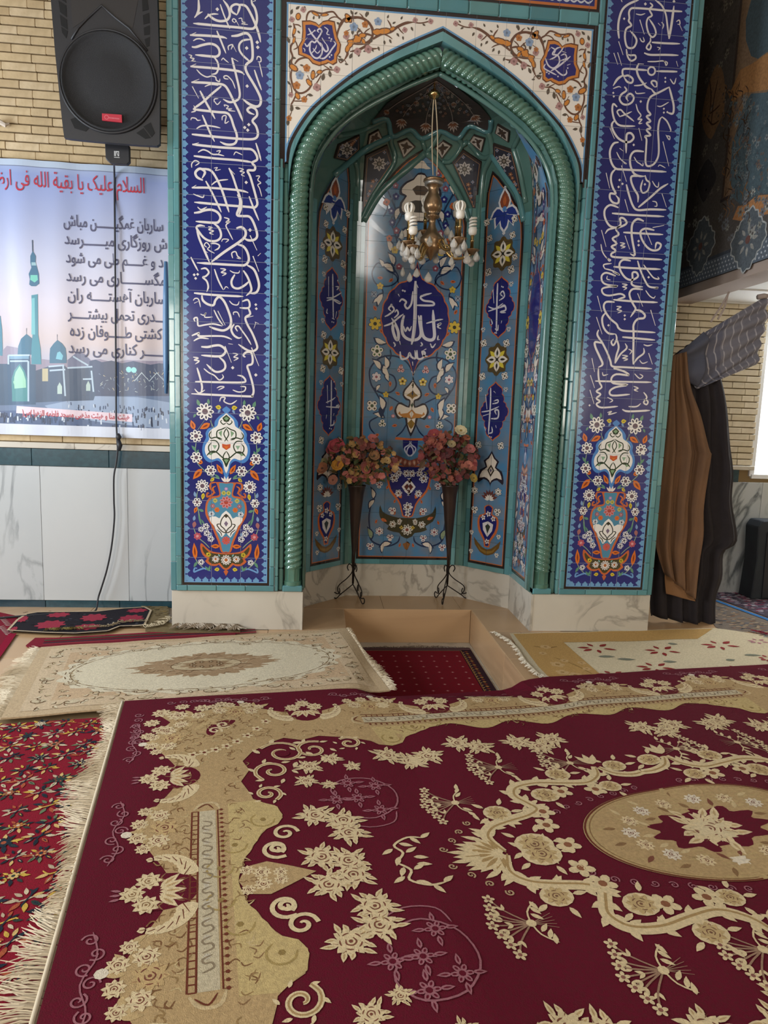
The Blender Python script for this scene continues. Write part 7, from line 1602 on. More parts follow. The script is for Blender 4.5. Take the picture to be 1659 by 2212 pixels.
for i in range(70):
    x = rnd.uniform(930, 1600); y = rnd.uniform(1400, 1600); p = by(*BZ_('%f,%f' % (x, y))[0]); A.stroke([p, (p[0]+rnd.uniform(-0.02, 0.02), p[1]+rnd.uniform(-0.03, 0.03))], 0.007, rnd.choice(['#c8d0c8', '#9fb0b8', '#d8c8a0', '#7f93a8']), 0.9, 1)
for x in (1340, 1480): A.stroke([by(*p) for p in BZ_('%d,1500 %d,1420 %d,1500' % (x-70, x, x+70))], 0.009, '#b9c6cc', 1.0, 1)
for x, y in ((1215, 1390), (1265, 1395)): A.disc(by(*BZ_('%d,%d' % (x, y))[0]), 0.022, '#8fd0cc', 0.9, 8)
bp('155,1732 1250,1812 1248,1885 150,1800', '#d8c3cc', 1.6)
A.build('banner_print', VINYL, ban, grid=0.028)
# --- writing (letters joined by hand: each letter takes the form its neighbours ask for)
FORMS = {'ا': (0xfe8d, 0xfe8e), 'آ': (0xfe81, 0xfe82), 'ب': (0xfe8f, 0xfe90, 0xfe91, 0xfe92), 'پ': (0xfb56, 0xfb57, 0xfb58, 0xfb59), 'ت': (0xfe95, 0xfe96, 0xfe97, 0xfe98), 'ة': (0xfe93, 0xfe94), 'ج': (0xfe9d, 0xfe9e, 0xfe9f, 0xfea0), 'ح': (0xfea1, 0xfea2, 0xfea3, 0xfea4),
         'د': (0xfea9, 0xfeaa), 'ذ': (0xfeab, 0xfeac), 'ر': (0xfead, 0xfeae), 'ز': (0xfeaf, 0xfeb0), 'س': (0xfeb1, 0xfeb2, 0xfeb3, 0xfeb4), 'ش': (0xfeb5, 0xfeb6, 0xfeb7, 0xfeb8), 'ض': (0xfebd, 0xfebe, 0xfebf, 0xfec0), 'ط': (0xfec1, 0xfec2, 0xfec3, 0xfec4), 'ع': (0xfec9, 0xfeca, 0xfecb, 0xfecc), 'غ': (0xfecd, 0xfece, 0xfecf, 0xfed0),
         'ف': (0xfed1, 0xfed2, 0xfed3, 0xfed4), 'ق': (0xfed5, 0xfed6, 0xfed7, 0xfed8), 'ک': (0xfb8e, 0xfb8f, 0xfb90, 0xfb91), 'گ': (0xfb92, 0xfb93, 0xfb94, 0xfb95), 'ل': (0xfedd, 0xfede, 0xfedf, 0xfee0), 'م': (0xfee1, 0xfee2, 0xfee3, 0xfee4), 'ن': (0xfee5, 0xfee6, 0xfee7, 0xfee8), 'ه': (0xfee9, 0xfeea, 0xfeeb, 0xfeec), 'و': (0xfeed, 0xfeee), 'ی': (0xfeef, 0xfef0, 0xfef3, 0xfef4), 'ئ': (0xfe89, 0xfe8a, 0xfe8b, 0xfe8c), 'ـ': (0x640, 0x640, 0x640, 0x640)}
def shape(t):
    out = []; i = 0
    dual = lambda c: c in FORMS and len(FORMS[c]) == 4
    while i < len(t):
        c = t[i]
        if c not in FORMS: out.append(c); i += 1; continue
        pj = i > 0 and dual(t[i-1]); nj = dual(c) and i+1 < len(t) and t[i+1] in FORMS
        if c == 'ل' and i+1 < len(t) and t[i+1] == 'ا': out.append(chr(0xfefc if pj else 0xfefb)); i += 2; continue
        f = FORMS[c]; out.append(chr(f[(1 if pj else 0)+(2 if nj else 0)] if len(f) == 4 else f[1 if pj else 0])); i += 1
    return ''.join(out[::-1])
def banner_text(name, t, x0, x1, y, hgt, col, fnm=bfn, slant=0.0, parent=ban, raw=False, hh=0.0048, bold=0.012, m=None):
    """text from world X x0..x1 on baseline z=y"""
    cu_ = bpy.data.curves.new('txt', 'FONT'); cu_.body = t if raw else shape(t); cu_.offset = bold; ob = bpy.data.objects.new('txt', cu_); COL.objects.link(ob); bpy.context.view_layer.update()
    me_ = bpy.data.meshes.new_from_object(ob.evaluated_get(bpy.context.evaluated_depsgraph_get())); bpy.data.objects.remove(ob)
    xs = [v.co.x for v in me_.vertices]; lo_, hi_ = min(xs), max(xs); k = (x1-x0)/(hi_-lo_)
    ks = hgt
    for v in me_.vertices:
        u = x0+(v.co.x-lo_)*k; w_ = y+v.co.y*ks+(u-x0)*slant; v.co = fnm(u, w_, hh)
    me_.materials.clear(); return link(name, me_, parent, m or mat('print_ink_'+col.strip('#'), col, 0.4))
INK = '#4a4a66'
for t, xl, xr, y in (('ساربان غمگیـــــــن مباش', 138, 352, 491), ('ش روزگاری میـــــــرسد', 140, 360, 530), ('د و غـــــم طی می شود', 143, 352, 570), ('مگســـــــاری می رسد', 144, 357, 610), ('ساربان آهستـــــه ران', 147, 358, 650), ('ـــدری تحمل بیشتـــــر', 147, 356, 690), ('کشتی طـــــوفان زده', 152, 350, 728), ('ــــــر کناری می رسد', 149, 357, 765)):
    a, b = onY(xl, y, YB), onY(xr, y, YB); banner_text('verse_line', t, a.x, b.x, a.z+0.01, 0.115, INK)
a, b = onY(-26, 398, YB), onY(313, 428, YB)
banner_text('heading_line', 'السلام علیک یا بقیة الله فی ارضه', a.x, b.x, b.z+0.03, 0.15, '#b3263a', bold=0.0)
a, b = onY(48, 890, YB), onY(280, 902, YB)
banner_text('footer_line', 'هیئت امنا و هیئت مذهبی مسجد فاطمه الزهرا (س)', a.x, b.x, a.z-0.022, 0.06, '#b8384a', slant=-0.012)
# curled blue edge of the banner by the pier
m = MB(); P = [onY(358, y, YB-0.02) for y in (565, 640, 720, 790, 850)]
m.tube(P, [0.012, 0.02, 0.022, 0.018, 0.008], 8); m.build('curled_edge', mat('blue_vinyl', '#5f86ad', 0.35), ban, smooth=True)
# ================================================================== loudspeaker, bracket and cable
PLAS = mat('black_plastic', '#26262a', 0.5, bump=(120, 0.15, 0.002)); PLAS2 = mat('speaker_grille', '#1c1c1f', 0.65, bump=(400, 0.8, 0.004)); HOLE = mat('port_black', '#0a0a0b', 0.8)
YS = -0.02
sp = tag(empty('loudspeaker', (-2.15, 0.35, 3.37)), 'black plastic loudspeaker on a wall bracket above the banner', 'loudspeaker')
def spx(x, y): p = onY(x, y, YS); return (p.x, p.z)
S0 = zoom(100, 0, 5.82)
tilt = 0.05
def sfn(u, v, h): return V((u, YS-h+(v-3.35)*-tilt, v))    # leans forward at the top
body = [spx(*p) for p in S0('60,-700 150,700 235,1660 262,1730 310,1765 1000,1830 1405,1855 1440,1830 1450,1000 1410,-700')]
body = cr(body[1:7], 3)+body[7:]+body[:1]
m = MB().prism(body, lambda u, v, h: sfn(u*1.0, v, h), 0.0, 0.035)
bb = scaled(body, 0.80, (sum(p[0] for p in body)/len(body), sum(p[1] for p in body)/len(body)))
n = len(body); m.add([sfn(a, b, 0.0) for a, b in body]+[V((a, 0.33, b+0.10)) for a, b in bb], [(i, (i+1) % n, (i+1) % n+n, i+n) for i in range(n)]+[tuple(range(n, 2*n))])
sb = m.build('cabinet', PLAS, sp)
c = spx(*S0('810,1080')[0]); R_ = 0.292
g = MB(); vs = []; N = 48
for r, h in ((1.0, 0.036), (0.985, 0.052), (0.95, 0.052), (0.93, 0.040), (0.5, 0.052), (0.0, 0.056)):
    for k in range(N): t = 2*pi*k/N; vs.append(sfn(c[0]+R_*r*cos(t), c[1]+R_*1.0*r*sin(t), h))
g.add(vs, [(i*N+k, i*N+(k+1) % N, (i+1)*N+(k+1) % N, (i+1)*N+k) for i in range(5) for k in range(N)]); g.build('woofer_grille', PLAS2, sp, smooth=True)
rp = [sfn(c[0]+R_*1.02*cos(2*pi*k/64), c[1]+R_*1.02*sin(2*pi*k/64), 0.042) for k in range(64)]
MB().tube(rp, 0.008, 6, closed=True).build('grille_ring', PLAS, sp, smooth=True)
horn = [spx(*p) for p in S0('380,420 560,300 740,150 900,290 1120,430 1250,-200 1240,-650 250,-650 330,-200')]
MB().prism(horn, sfn, 0.030, 0.0365).build('horn_recess', mat('horn_black', '#2b2828', 0.55), sp)
MB().tube([sfn(*spx(*p), 0.037) for p in S0('360,560 450,420 560,310 740,150 910,300 1080,430 1300,700')], 0.007, 6).build('horn_edge', PLAS, sp, smooth=True)
for s_ in ('195,-40 285,-20 300,120 215,60', '205,90 300,150 305,290 225,230', '220,260 305,320 312,440 235,390', '235,410 315,460 295,545 245,480', '1240,80 1305,70 1320,200 1245,220', '1248,270 1325,240 1330,360 1255,380', '1258,420 1330,390 1330,500 1262,510', '1265,560 1330,530 1325,640 1290,650', '330,1530 420,1500 560,1640 520,1680 380,1640', '1150,1700 1240,1640 1330,1760 1260,1770', '1240,1620 1330,1570 1380,1700 1340,1750'):
    MB().prism([spx(*p) for p in S0(s_)], sfn, 0.034, 0.0372).build('bass_port', HOLE, sp)
lg = [spx(*p) for p in S0('738,1478 982,1495 985,1588 738,1562')]
logo = MB().prism(lg, sfn, 0.05, 0.060).build('maker_badge', mat('red_badge', '#b3283c', 0.4), sp)
Ab = Art(lambda u, v, h: sfn(u, v, 0.0605+h)); q0 = [spx(*p) for p in S0('795,1525 825,1532 950,1545')]
Ab.stroke([(q0[0][0]+0.012*cos(t), q0[0][1]+0.012*sin(t)) for t in [2*pi*k/12 for k in range(12)]], 0.003, '#d0707c', 0.2, 1, closed=True)
for k in range(9): x = q0[1][0]+(q0[2][0]-q0[1][0])*k/8.5; z = q0[1][1]+(q0[2][1]-q0[1][1])*k/8.5; Ab.rect(x, z-0.004, x+0.0045, z+0.004, '#d0707c', 0.2)
Ab.build('badge_lettering', mat('badge_print', attr=True, rough=0.5), logo)
br = tag(empty('speaker_bracket', (-2.05, 0.45, 3.15)), 'small black bracket box under the loudspeaker', 'bracket')
YK = 0.14
bk = [(lambda p: (p.x, p.z))(onY(*p, YK)) for p in S0('755,1815 1060,1850 1065,2060 1030,2090 820,2070 765,2020')]
MB().prism(bk, lambda u, v, h: V((u, YK-h, v)), 0.0, 0.035).build('bracket_box', PLAS, br, bevel=0.004)
MB().box((-2.14, 0.30, 3.52), (-2.06, YL, 3.60)).build('bracket_arm', PLAS, br)
Ab = Art(lambda u, v, h: V((u, YK-0.0352-h, v))); q0 = (lambda p: (p.x, p.z))(onY(*S0('905,1955')[0], YK))
for dx0, dz0, dx1, dz1 in ((-0.017, -0.016, -0.012, 0.016), (-0.010, -0.016, -0.005, 0.016), (0.010, -0.016, 0.015, 0.016), (-0.004, 0.010, 0.012, 0.016), (-0.018, -0.026, 0.018, -0.022)): Ab.rect(q0[0]+dx0, q0[1]+dz0, q0[0]+dx1, q0[1]+dz1, '#c8c8c8', 0.2)
Ab.poly([(q0[0]-0.004, q0[1]+0.012), (q0[0], q0[1]+0.012), (q0[0]+0.012, q0[1]-0.016), (q0[0]+0.007, q0[1]-0.016)], '#c8c8c8', 0.25)
Ab.build('bracket_mark', MATS['badge_print'], br)
YC = YL-0.085
cp_ = [onY(246, 352, 0.2)]+[onY(x, y, YC) for x, y in ((247, 375), (248, 480), (249, 600), (250, 760), (251, 900), (253, 950), (254, 970), (251, 1000), (246, 1030), (246, 1080), (247, 1120), (241, 1180), (231, 1230), (219, 1270), (212, 1292))]+[onZ(207, 1318, 0.015), onZ(190, 1322, 0.014), onZ(140, 1325, 0.014), onZ(60, 1330, 0.02), onZ(-40, 1338, 0.02)]
cab = tag(empty('speaker_cable', cp_[0]), 'black cable hanging from the loudspeaker down to the floor', 'cable')
MB().tube(cr([tuple(p) for p in cp_], 6), 0.0075, 6).build('cable_run', PLAS, cab, smooth=True)
for (x, y, l) in ((255, 944, 0.05), (257, 962, 0.075)):
    p = onY(x, y, YC-0.012); MB().tube([p+V((0, 0, l/2)), p+V((0.006, -0.006, 0)), p-V((-0.004, 0, l/2))], [0.012, 0.022, 0.01], 7).build('cable_tie', PLAS, cab, smooth=True)
p = onY(4, 268, YL-0.05)
m = MB(); m.tube([p+V((-0.06, 0, -0.01)), p+V((-0.01, -0.02, 0.01)), p+V((0.03, -0.015, -0.012)), p+V((0.05, 0, 0.006))], [0.012, 0.02, 0.015, 0.006], 6)
tag(m.build('plaster_scrap', mat('pale_scrap', '#cfc2b4', 0.8)), 'pale scrap stuck on the brick wall at the left edge', 'scrap')
# ================================================================== chandelier
BRASS = mat('aged_brass', '#cdb07a', 0.25, 1.0); BRASSD = mat('dull_brass', '#9c8062', 0.30, 0.8); CRY = mat('crystal', '#d2cdc4', 0.2, trans=0.3, spec=0.8); BULB = mat('white_bulb', '#ece6da', 0.35); CORD = mat('cord', '#c9b89a', 0.6)
YD = 0.35
def cy(x, y): return onY(x, y, YD)
ctop, ax_ = cy(938, 385), cy(934, 480)
CX = cy(934, 470).x; 
ch = tag(empty('chandelier', (CX, YD, 3.30)), 'brass chandelier with crystal drops and coiled energy-saving bulbs hanging in the niche', 'chandelier')
hook = vp(939, 175, 0.0)
MB().tube([hook, hook-V((0, 0, 0.05))], 0.006, 6).build('ceiling_hook', BRASS, ch)
hz = hook.z-0.09; MB().lathe([(0.0, hz-0.03), (0.03, hz-0.015), (0.045, hz), (0.03, hz+0.02), (0.01, hz+0.04)], (hook.x, hook.y, 0), 14).build('ceiling_rose', BRASS, ch, smooth=True)
top = V((CX+0.005, YD, cy(934, 388).z+0.03))
for dx in (-0.008, 0.009):
    P = [V((hook.x, hook.y, hook.z-0.05)).lerp(top+V((dx*1.6, 0, 0)), t)+V((dx*sin(pi*t)*1.5, 0, 0)) for t in [i/10 for i in range(11)]]; MB().tube(P, 0.0045, 5).build('suspension_cord', CORD, ch, smooth=True)
zf = lambda y: cy(934, y).z
prof = [(0.0, 382), (0.012, 382), (0.014, 386), (0.075, 388), (0.078, 392), (0.066, 394), (0.064, 399), (0.055, 401), (0.040, 405), (0.036, 416), (0.050, 424), (0.066, 436), (0.070, 447), (0.058, 457), (0.030, 463), (0.052, 466), (0.052, 470), (0.026, 474), (0.024, 484), (0.030, 492), (0.052, 504), (0.082, 514), (0.086, 522), (0.075, 530), (0.082, 536), (0.060, 545), (0.030, 552), (0.012, 560), (0.0, 564)]
o = MB().lathe([(r, zf(y)) for r, y in prof], (CX, YD, 0), 28).build('stem_body', BRASSD, ch, smooth=True)
MB().lathe([(0.060, zf(393)), (0.069, zf(394)), (0.067, zf(400)), (0.058, zf(401))], (CX, YD, 0), 28).build('stem_collar', mat('pale_metal', '#b9b4ac', 0.3, 0.7), ch, smooth=True)
BU_ = [(879, 452, 882, 523, 'u'), (889, 492, 891, 532, 's'), (918, 438, 918, 500, 'u'), (987, 444, 985, 520, 'u'), (997, 450, 992, 515, 'u'), (1022, 490, 1019, 540, 's')]
rnd = random.Random(6)
def drop(pos, L=0.066, W=0.027):
    d = empty('x'); bpy.data.objects.remove(d)
    m = MB().lathe([(0.002, L*0.55), (W*0.45, L*0.35), (W*0.95, L*0.0), (W, -L*0.15), (W*0.75, -L*0.36), (W*0.3, -L*0.46), (0.002, -L*0.48)], (0, 0, 0), 8)
    return m
dm = drop((0, 0, 0)).mesh('crystal_drop'); dm.materials.append(CRY)
def crystal(p, s_=1.0):
    q = bpy.data.objects.new('crystal_drop', dm); COL.objects.link(q); q.parent = ch; q.matrix_parent_inverse = wmat(ch).inverted(); q.location = p; q.scale = (s_, s_*0.7, s_); q.rotation_euler = (0, 0, rnd.random()*3)
    MB().tube([p+V((0, 0, 0.028*s_)), p+V((0, 0, 0.05*s_))], 0.0015, 4).build('drop_hook', BRASS, ch)
na = len(BU_)
for i, (bxp, byp, sx, sy, kind) in enumerate(BU_):
    # depth around the ring: from the horizontal offset, alternating front / back
    off = (onY(sx, sy, YD).x-CX); Rg = 0.34; dy = math.sqrt(max(0.0, Rg*Rg-off*off)); sgn = (-1, -1, 1, 1, -1, -1)[i]
    if abs(off) > 0.3: dy *= 0.4
    Y_ = YD+sgn*dy*0.8; base = onY(sx, sy, Y_); bt = onY(bxp, byp, Y_)
    cupz = base.z; X_ = base.x
    arm = empty('arm'); bpy.data.objects.remove(arm)
    hub = V((CX, YD, zf(526))); mid = V((CX+(X_-CX)*0.55, YD+(Y_-YD)*0.55, cupz-0.06)); P = cr([tuple(hub), tuple(hub.lerp(mid, 0.5)+V((0, 0, 0.02))), tuple(mid), tuple(V((X_, Y_, cupz-0.045)).lerp(mid, 0.25)), (X_, Y_, cupz-0.01)], 6)
    a_ = MB().tube(P, [0.0125]*len(P), 8).build('lamp_arm', BRASS, ch, smooth=True)
    P = cr([tuple(V(mid)+V((0, 0, 0.01))), tuple(mid+(hub-mid)*0.25+V((0, 0, 0.06))), tuple(mid+(hub-mid)*0.5+V((0, 0, 0.03))), tuple(mid+(hub-mid)*0.4+V((0, 0, -0.01)))], 5); MB().tube(P, 0.007, 6).build('arm_scroll', BRASS, a_, smooth=True)
    MB().lathe([(0.004, cupz-0.04), (0.03, cupz-0.03), (0.055, cupz-0.005), (0.058, cupz), (0.05, cupz-0.003), (0.01, cupz-0.015)], (X_, Y_, 0), 18).build('drip_cup', BRASSD, a_, smooth=True)
    zt = bt.z; hs = zt-cupz
    MB().lathe([(0.013, cupz-0.01), (0.013, cupz+hs*0.35), (0.017, cupz+hs*0.36), (0.017, cupz+hs*0.40), (0.013, cupz+hs*0.42), (0.013, cupz+hs*0.70)], (X_, Y_, 0), 12).build('candle_tube', BRASS, a_, smooth=True)
    zb = cupz+hs*0.70
    b_ = MB().lathe([(0.016, zb-0.012), (0.030, zb), (0.033, zb+0.03), (0.025, zb+0.044), (0.004, zb+0.047)], (X_, Y_, 0), 14).build('bulb_base', BULB, a_, smooth=True)
    m = MB()
    if kind == 'u':
        for k in range(3):
            t = k*pi/3+i; ca_, sa_ = cos(t), sin(t); r_ = 0.024
            m.tube(cr([(X_+ca_*r_*0.7, Y_+sa_*r_*0.7, zb+0.04), (X_+ca_*r_*1.3, Y_+sa_*r_*1.3, zb+0.075), (X_+ca_*r_*0.9, Y_+sa_*r_*0.9, zb+0.10), (X_+ca_*0.004, Y_+sa_*0.004, zb+0.106), (X_-ca_*r_*0.9, Y_-sa_*r_*0.9, zb+0.10), (X_-ca_*r_*1.3, Y_-sa_*r_*1.3, zb+0.075), (X_-ca_*r_*0.7, Y_-sa_*r_*0.7, zb+0.04)], 4), 0.0078, 6)
    else:
        m.tube([(X_+0.023*cos(t*0.6), Y_+0.023*sin(t*0.6), zb+0.044+0.0021*t) for t in range(36)], 0.0082, 6)
    m.build('bulb_tube', BULB, a_, smooth=True)
    for k in range(4):
        t = k*pi/2+0.6; crystal(V((X_+0.052*cos(t), Y_+0.052*sin(t), cupz-0.045-0.012*(k % 2))), 1.05)
    crystal(V((X_, Y_, cupz-0.085)), 1.1)
for x, y, s_ in ((875, 556, 1.1), (892, 572, 1.1), (906, 545, 1.1), (912, 562, 1.0), (870, 588, 1.0), (885, 600, 1.0), (925, 600, 1.15), (928, 522, 1.1), (975, 510, 1.2), (1001, 538, 1.1), (997, 515, 1.1), (975, 565, 1.0), (862, 530, 1.0), (880, 535, 1.1), (903, 530, 1.0), (918, 548, 1.0), (942, 560, 1.0), (955, 540, 1.1), (962, 525, 1.0), (985, 548, 1.1), (1010, 560, 1.1), (1030, 555, 1.0), (868, 508, 1.0), (885, 515, 1.0), (966, 500, 1.0), (900, 590, 1.0),  (897, 520, 0.9), (940, 425, 1.0), (950, 512, 1.0)):
    crystal(onY(x, y, YD-0.12+0.24*rnd.random()), s_)
# ================================================================== flower stands
IRON = mat('wrought_iron', '#241d1a', 0.45, 0.6); CONE = mat('dark_cone', '#2a211d', 0.38, 0.2, noise=(6, 0.5, '#4a3024'))
def stand(label, px_top, px_tip, Yv, feet, group=None):
    base = onY(*px_tip, Yv); t_ = onY(*px_top, Yv); X_, zt, zb = base.x, t_.z, base.z
    r = tag(empty('flower_stand', (X_, Yv, 0)), label, 'flower stand')
    dx = t_.x-X_
    n = 18; prof = [(0.012, zb-0.10), (0.016, zb+0.02), (0.036, zb+0.22), (0.060, zb+0.52), (0.072, zt-0.01), (0.078, zt), (0.070, zt+0.002), (0.055, zt-0.05)]
    vs = []; 
    for rr, z in prof:
        k = (z-zb)/(zt-zb)
        for q in range(n): vs.append((X_+dx*k+rr*cos(2*pi*q/n), Yv+rr*sin(2*pi*q/n), z))
    MB().add(vs, [(i*n+q, i*n+(q+1) % n, (i+1)*n+(q+1) % n, (i+1)*n+q) for i in range(len(prof)-1) for q in range(n)]+[tuple(range(n-1, -1, -1))]).build('cone_vase', CONE, r, smooth=True)
    m = MB(); m.tube([(X_+0.008, Yv, zb+0.02), (X_+0.003, Yv, 0.17)], 0.006, 6); m.tube([(X_-0.008, Yv, zb+0.02), (X_-0.002, Yv, 0.17)], 0.006, 6); m.build('stem_rods', IRON, r, smooth=True)
    joint = V((X_, Yv, 0.165))
    for f in feet:
        F = onZ(*f, 0.0); F = V((F.x, F.y, 0.0)); d = (F-V((X_, Yv, 0))); L = d.length; d = d/L
        S = lambda a, z: tuple(V((X_, Yv, 0))+d*(a*L)+V((0, 0, z)))
        P = cr([S(0.0, 0.165), S(0.35, 0.105), S(0.68, 0.048), S(0.82, 0.018), S(0.92, 0.006), S(1.04, 0.012), S(1.08, 0.034), S(1.0, 0.055), S(0.86, 0.050), S(0.74, 0.058), S(0.70, 0.085), S(0.74, 0.105)], 5)
        MB().tube(P, 0.0048, 6).build('scroll_leg', IRON, r, smooth=True)
        P = cr([S(0.60, 0.06), S(0.70, 0.055), S(0.80, 0.075), S(0.82, 0.105), S(0.70, 0.14), S(0.35, 0.20), S(0.12, 0.25), S(0.04, 0.29), S(0.10, 0.325), S(0.24, 0.33), S(0.32, 0.30), S(0.25, 0.275)], 5)
        MB().tube(P, 0.0048, 6).build('scroll_brace', IRON, r, smooth=True)
    return r, V((X_+dx, Yv, zt))
st1, top1 = stand('cone stand on wrought-iron scroll feet under the pink and yellow flowers', (771, 1048), (764, 1200), 0.74, ((722, 1293), (785, 1306), (776, 1284)))
st2, top2 = stand('cone stand on wrought-iron scroll feet under the dark red flowers', (972, 1048), (969, 1200), 0.74, ((940, 1291), (955, 1307), (1010, 1292)))
PETM = {}
def pm(c): return mat('petal_'+c.strip('#'), c, 0.7, sheen=0.2)
def petal_flower(pos, r, n, col, core, parent, nrm, name='blossom', cup=0.35, layers=2):
    nrm = nrm.normalized(); a = nrm.orthogonal().normalized(); b = nrm.cross(a); m = MB()
    for L in range(layers):
        rr = r*(1-0.32*L); cu_ = cup+0.25*L
        for k in range(n):
            t = 2*pi*(k+0.5*L)/n; d = a*cos(t)+b*sin(t); s_ = a*-sin(t)+b*cos(t); w_ = rr*0.95*sin(pi/n)+rr*0.14
            P = [pos+nrm*0.002*L, pos+d*rr*0.45+s_*w_*0.8+nrm*rr*cu_*0.35, pos+d*rr*0.9+s_*w_*0.7+nrm*rr*cu_*0.75, pos+d*rr*1.05+nrm*rr*cu_*0.7, pos+d*rr*0.9-s_*w_*0.7+nrm*rr*cu_*0.75, pos+d*rr*0.45-s_*w_*0.8+nrm*rr*cu_*0.35, pos+d*rr*0.55+nrm*rr*cu_*0.28]
            m.add(P, [(0, 1, 6), (1, 2, 6), (2, 3, 6), (3, 4, 6), (4, 5, 6), (5, 0, 6)])
    o = m.build(name, pm(col), parent)
    c_ = MB().lathe([(r*0.02, r*0.30), (r*0.17, r*0.24), (r*0.2, r*0.12), (r*0.12, 0)], pos, 7, nrm).build('flower_centre', pm(core), o, smooth=True)
    return o
LEAFM = [mat('leaf_olive', '#5a5330', 0.7), mat('leaf_brown', '#57402c', 0.7), mat('leaf_green', '#46502f', 0.7)]
def bouquet(label, tp, blooms, Yv, cols, nfill, seed, cx, cyp, sx, sy, dark):
    r = tag(empty('flower_bouquet', tp), label, 'artificial flowers'); rnd = random.Random(seed)
    for (x, y, rad, n, c, k) in blooms:
        p = onY(x, y, Yv+rnd.uniform(-0.10, -0.02)); p0 = tp+V((rnd.uniform(-0.02, 0.02), rnd.uniform(-0.02, 0.02), -0.03))
        nm = (p-tp).normalized()*0.6+V((0, -0.9, 0.25)); petal_flower(p, rad, n, c, k, r, nm)
        mm = p0.lerp(p, 0.55)+V((0, 0.03, 0.03)); MB().tube(cr([tuple(p0), tuple(mm), tuple(p)], 4), 0.003, 4).build('flower_stem', LEAFM[2], r)
    me_l = []
    for k in range(3):
        m = MB(); L = 0.06; W = 0.018; m.add([(0, 0, 0), (L*0.35, W, 0.006), (L*0.8, W*0.6, 0.002), (L, 0, -0.008), (L*0.8, -W*0.6, 0.002), (L*0.35, -W, 0.006), (L*0.5, 0, -0.002)], [(0, 6, 1), (1, 6, 2), (2, 6, 3), (3, 6, 4), (4, 6, 5), (5, 6, 0)]); me_ = m.mesh('leaf'); me_.materials.append(LEAFM[k]); me_l.append(me_)
    small = []
    for c in cols:
        m = MB(); rr = 0.024
        for k in range(5):
            t = k*1.2566; d = V((cos(t), sin(t), 0)); s_ = V((-sin(t), cos(t), 0)); m.add([V((0, 0, 0)), d*rr*0.5+s_*rr*0.55+V((0, 0, 0.006)), d*rr+s_*rr*0.3+V((0, 0, 0.012)), d*rr-s_*rr*0.3+V((0, 0, 0.012)), d*rr*0.5-s_*rr*0.55+V((0, 0, 0.006))], [(0, 1, 2, 3, 4)])
        me_ = m.mesh('small_blossom'); me_.materials.append(pm(c)); small.append(me_)
    for i in range(nfill):
        t = rnd.random()*6.28; q = rnd.random()**0.6; x = cx+sx*q*cos(t); y = cyp+sy*q*sin(t); p = onY(x, y, Yv+rnd.uniform(-0.12, 0.06)); leaf_ = rnd.random() < 0.45
        o = bpy.data.objects.new('leaf' if leaf_ else 'small_blossom', rnd.choice(me_l) if leaf_ else rnd.choice(small)); COL.objects.link(o); o.parent = r; o.matrix_parent_inverse = wmat(r).inverted(); o.location = p
        if leaf_: o.rotation_euler = (rnd.uniform(-1, 1), rnd.uniform(-1, 1), rnd.uniform(0, 6.28))
        else: o.rotation_euler = (pi/2+rnd.uniform(-0.7, 0.5), rnd.uniform(-0.6, 0.6), rnd.uniform(-0.8, 0.8))
        o.scale = [rnd.uniform(0.8, 1.35)]*3
    for i in range(14):
        t = rnd.random()*6.28; p = onY(cx+sx*0.8*cos(t), cyp+sy*0.7*sin(t), Yv); MB().tube(cr([tuple(tp+V((0, 0, -0.02))), tuple(tp.lerp(p, 0.6)+V((0, 0, 0.03))), tuple(p)], 3), 0.0028, 4).build('flower_stem', LEAFM[1], r)
    return r
bouquet('mixed pink, orange and yellow artificial flowers in the cone stand nearer the banner', top1, [(727, 965, 0.070, 8, '#b5434e', '#8a2a34'), (716, 972, 0.045, 7, '#c25a62', '#7a2830'), (730, 1005, 0.052, 9, '#c98a24', '#8a5a18'), (697, 1012, 0.050, 6, '#b8744e', '#6a4030'), (805, 948, 0.042, 6, '#b5635e', '#7a3a34'), (795, 1000, 0.042, 5, '#b26058', '#7a3a34'), (790, 1015, 0.040, 5, '#ad5a55', '#6a302c'), (720, 1037, 0.042, 5, '#b87a64', '#7a4434'), (787, 1034, 0.030, 5, '#b5655f', '#7a3a34'), (742, 992, 0.034, 6, '#b3a468', '#7a6a30'), (700, 998, 0.034, 6, '#a89a68', '#6a5a30'), (820, 965, 0.030, 6, '#b8924a', '#7a5a20'), (836, 995, 0.032, 6, '#b09058', '#7a5a20'), (828, 975, 0.03, 6, '#b8924a', '#7a5a20'), (790, 962, 0.05, 7, '#7c3a34', '#4a201c'), (808, 985, 0.045, 7, '#8a6038', '#4a301c')], 0.74,
        ['#8a5a34', '#9a7040', '#7c3a34', '#a8844a', '#b0645a', '#6a3a2c'], 260, 5, 783, 995, 76, 50, 0)
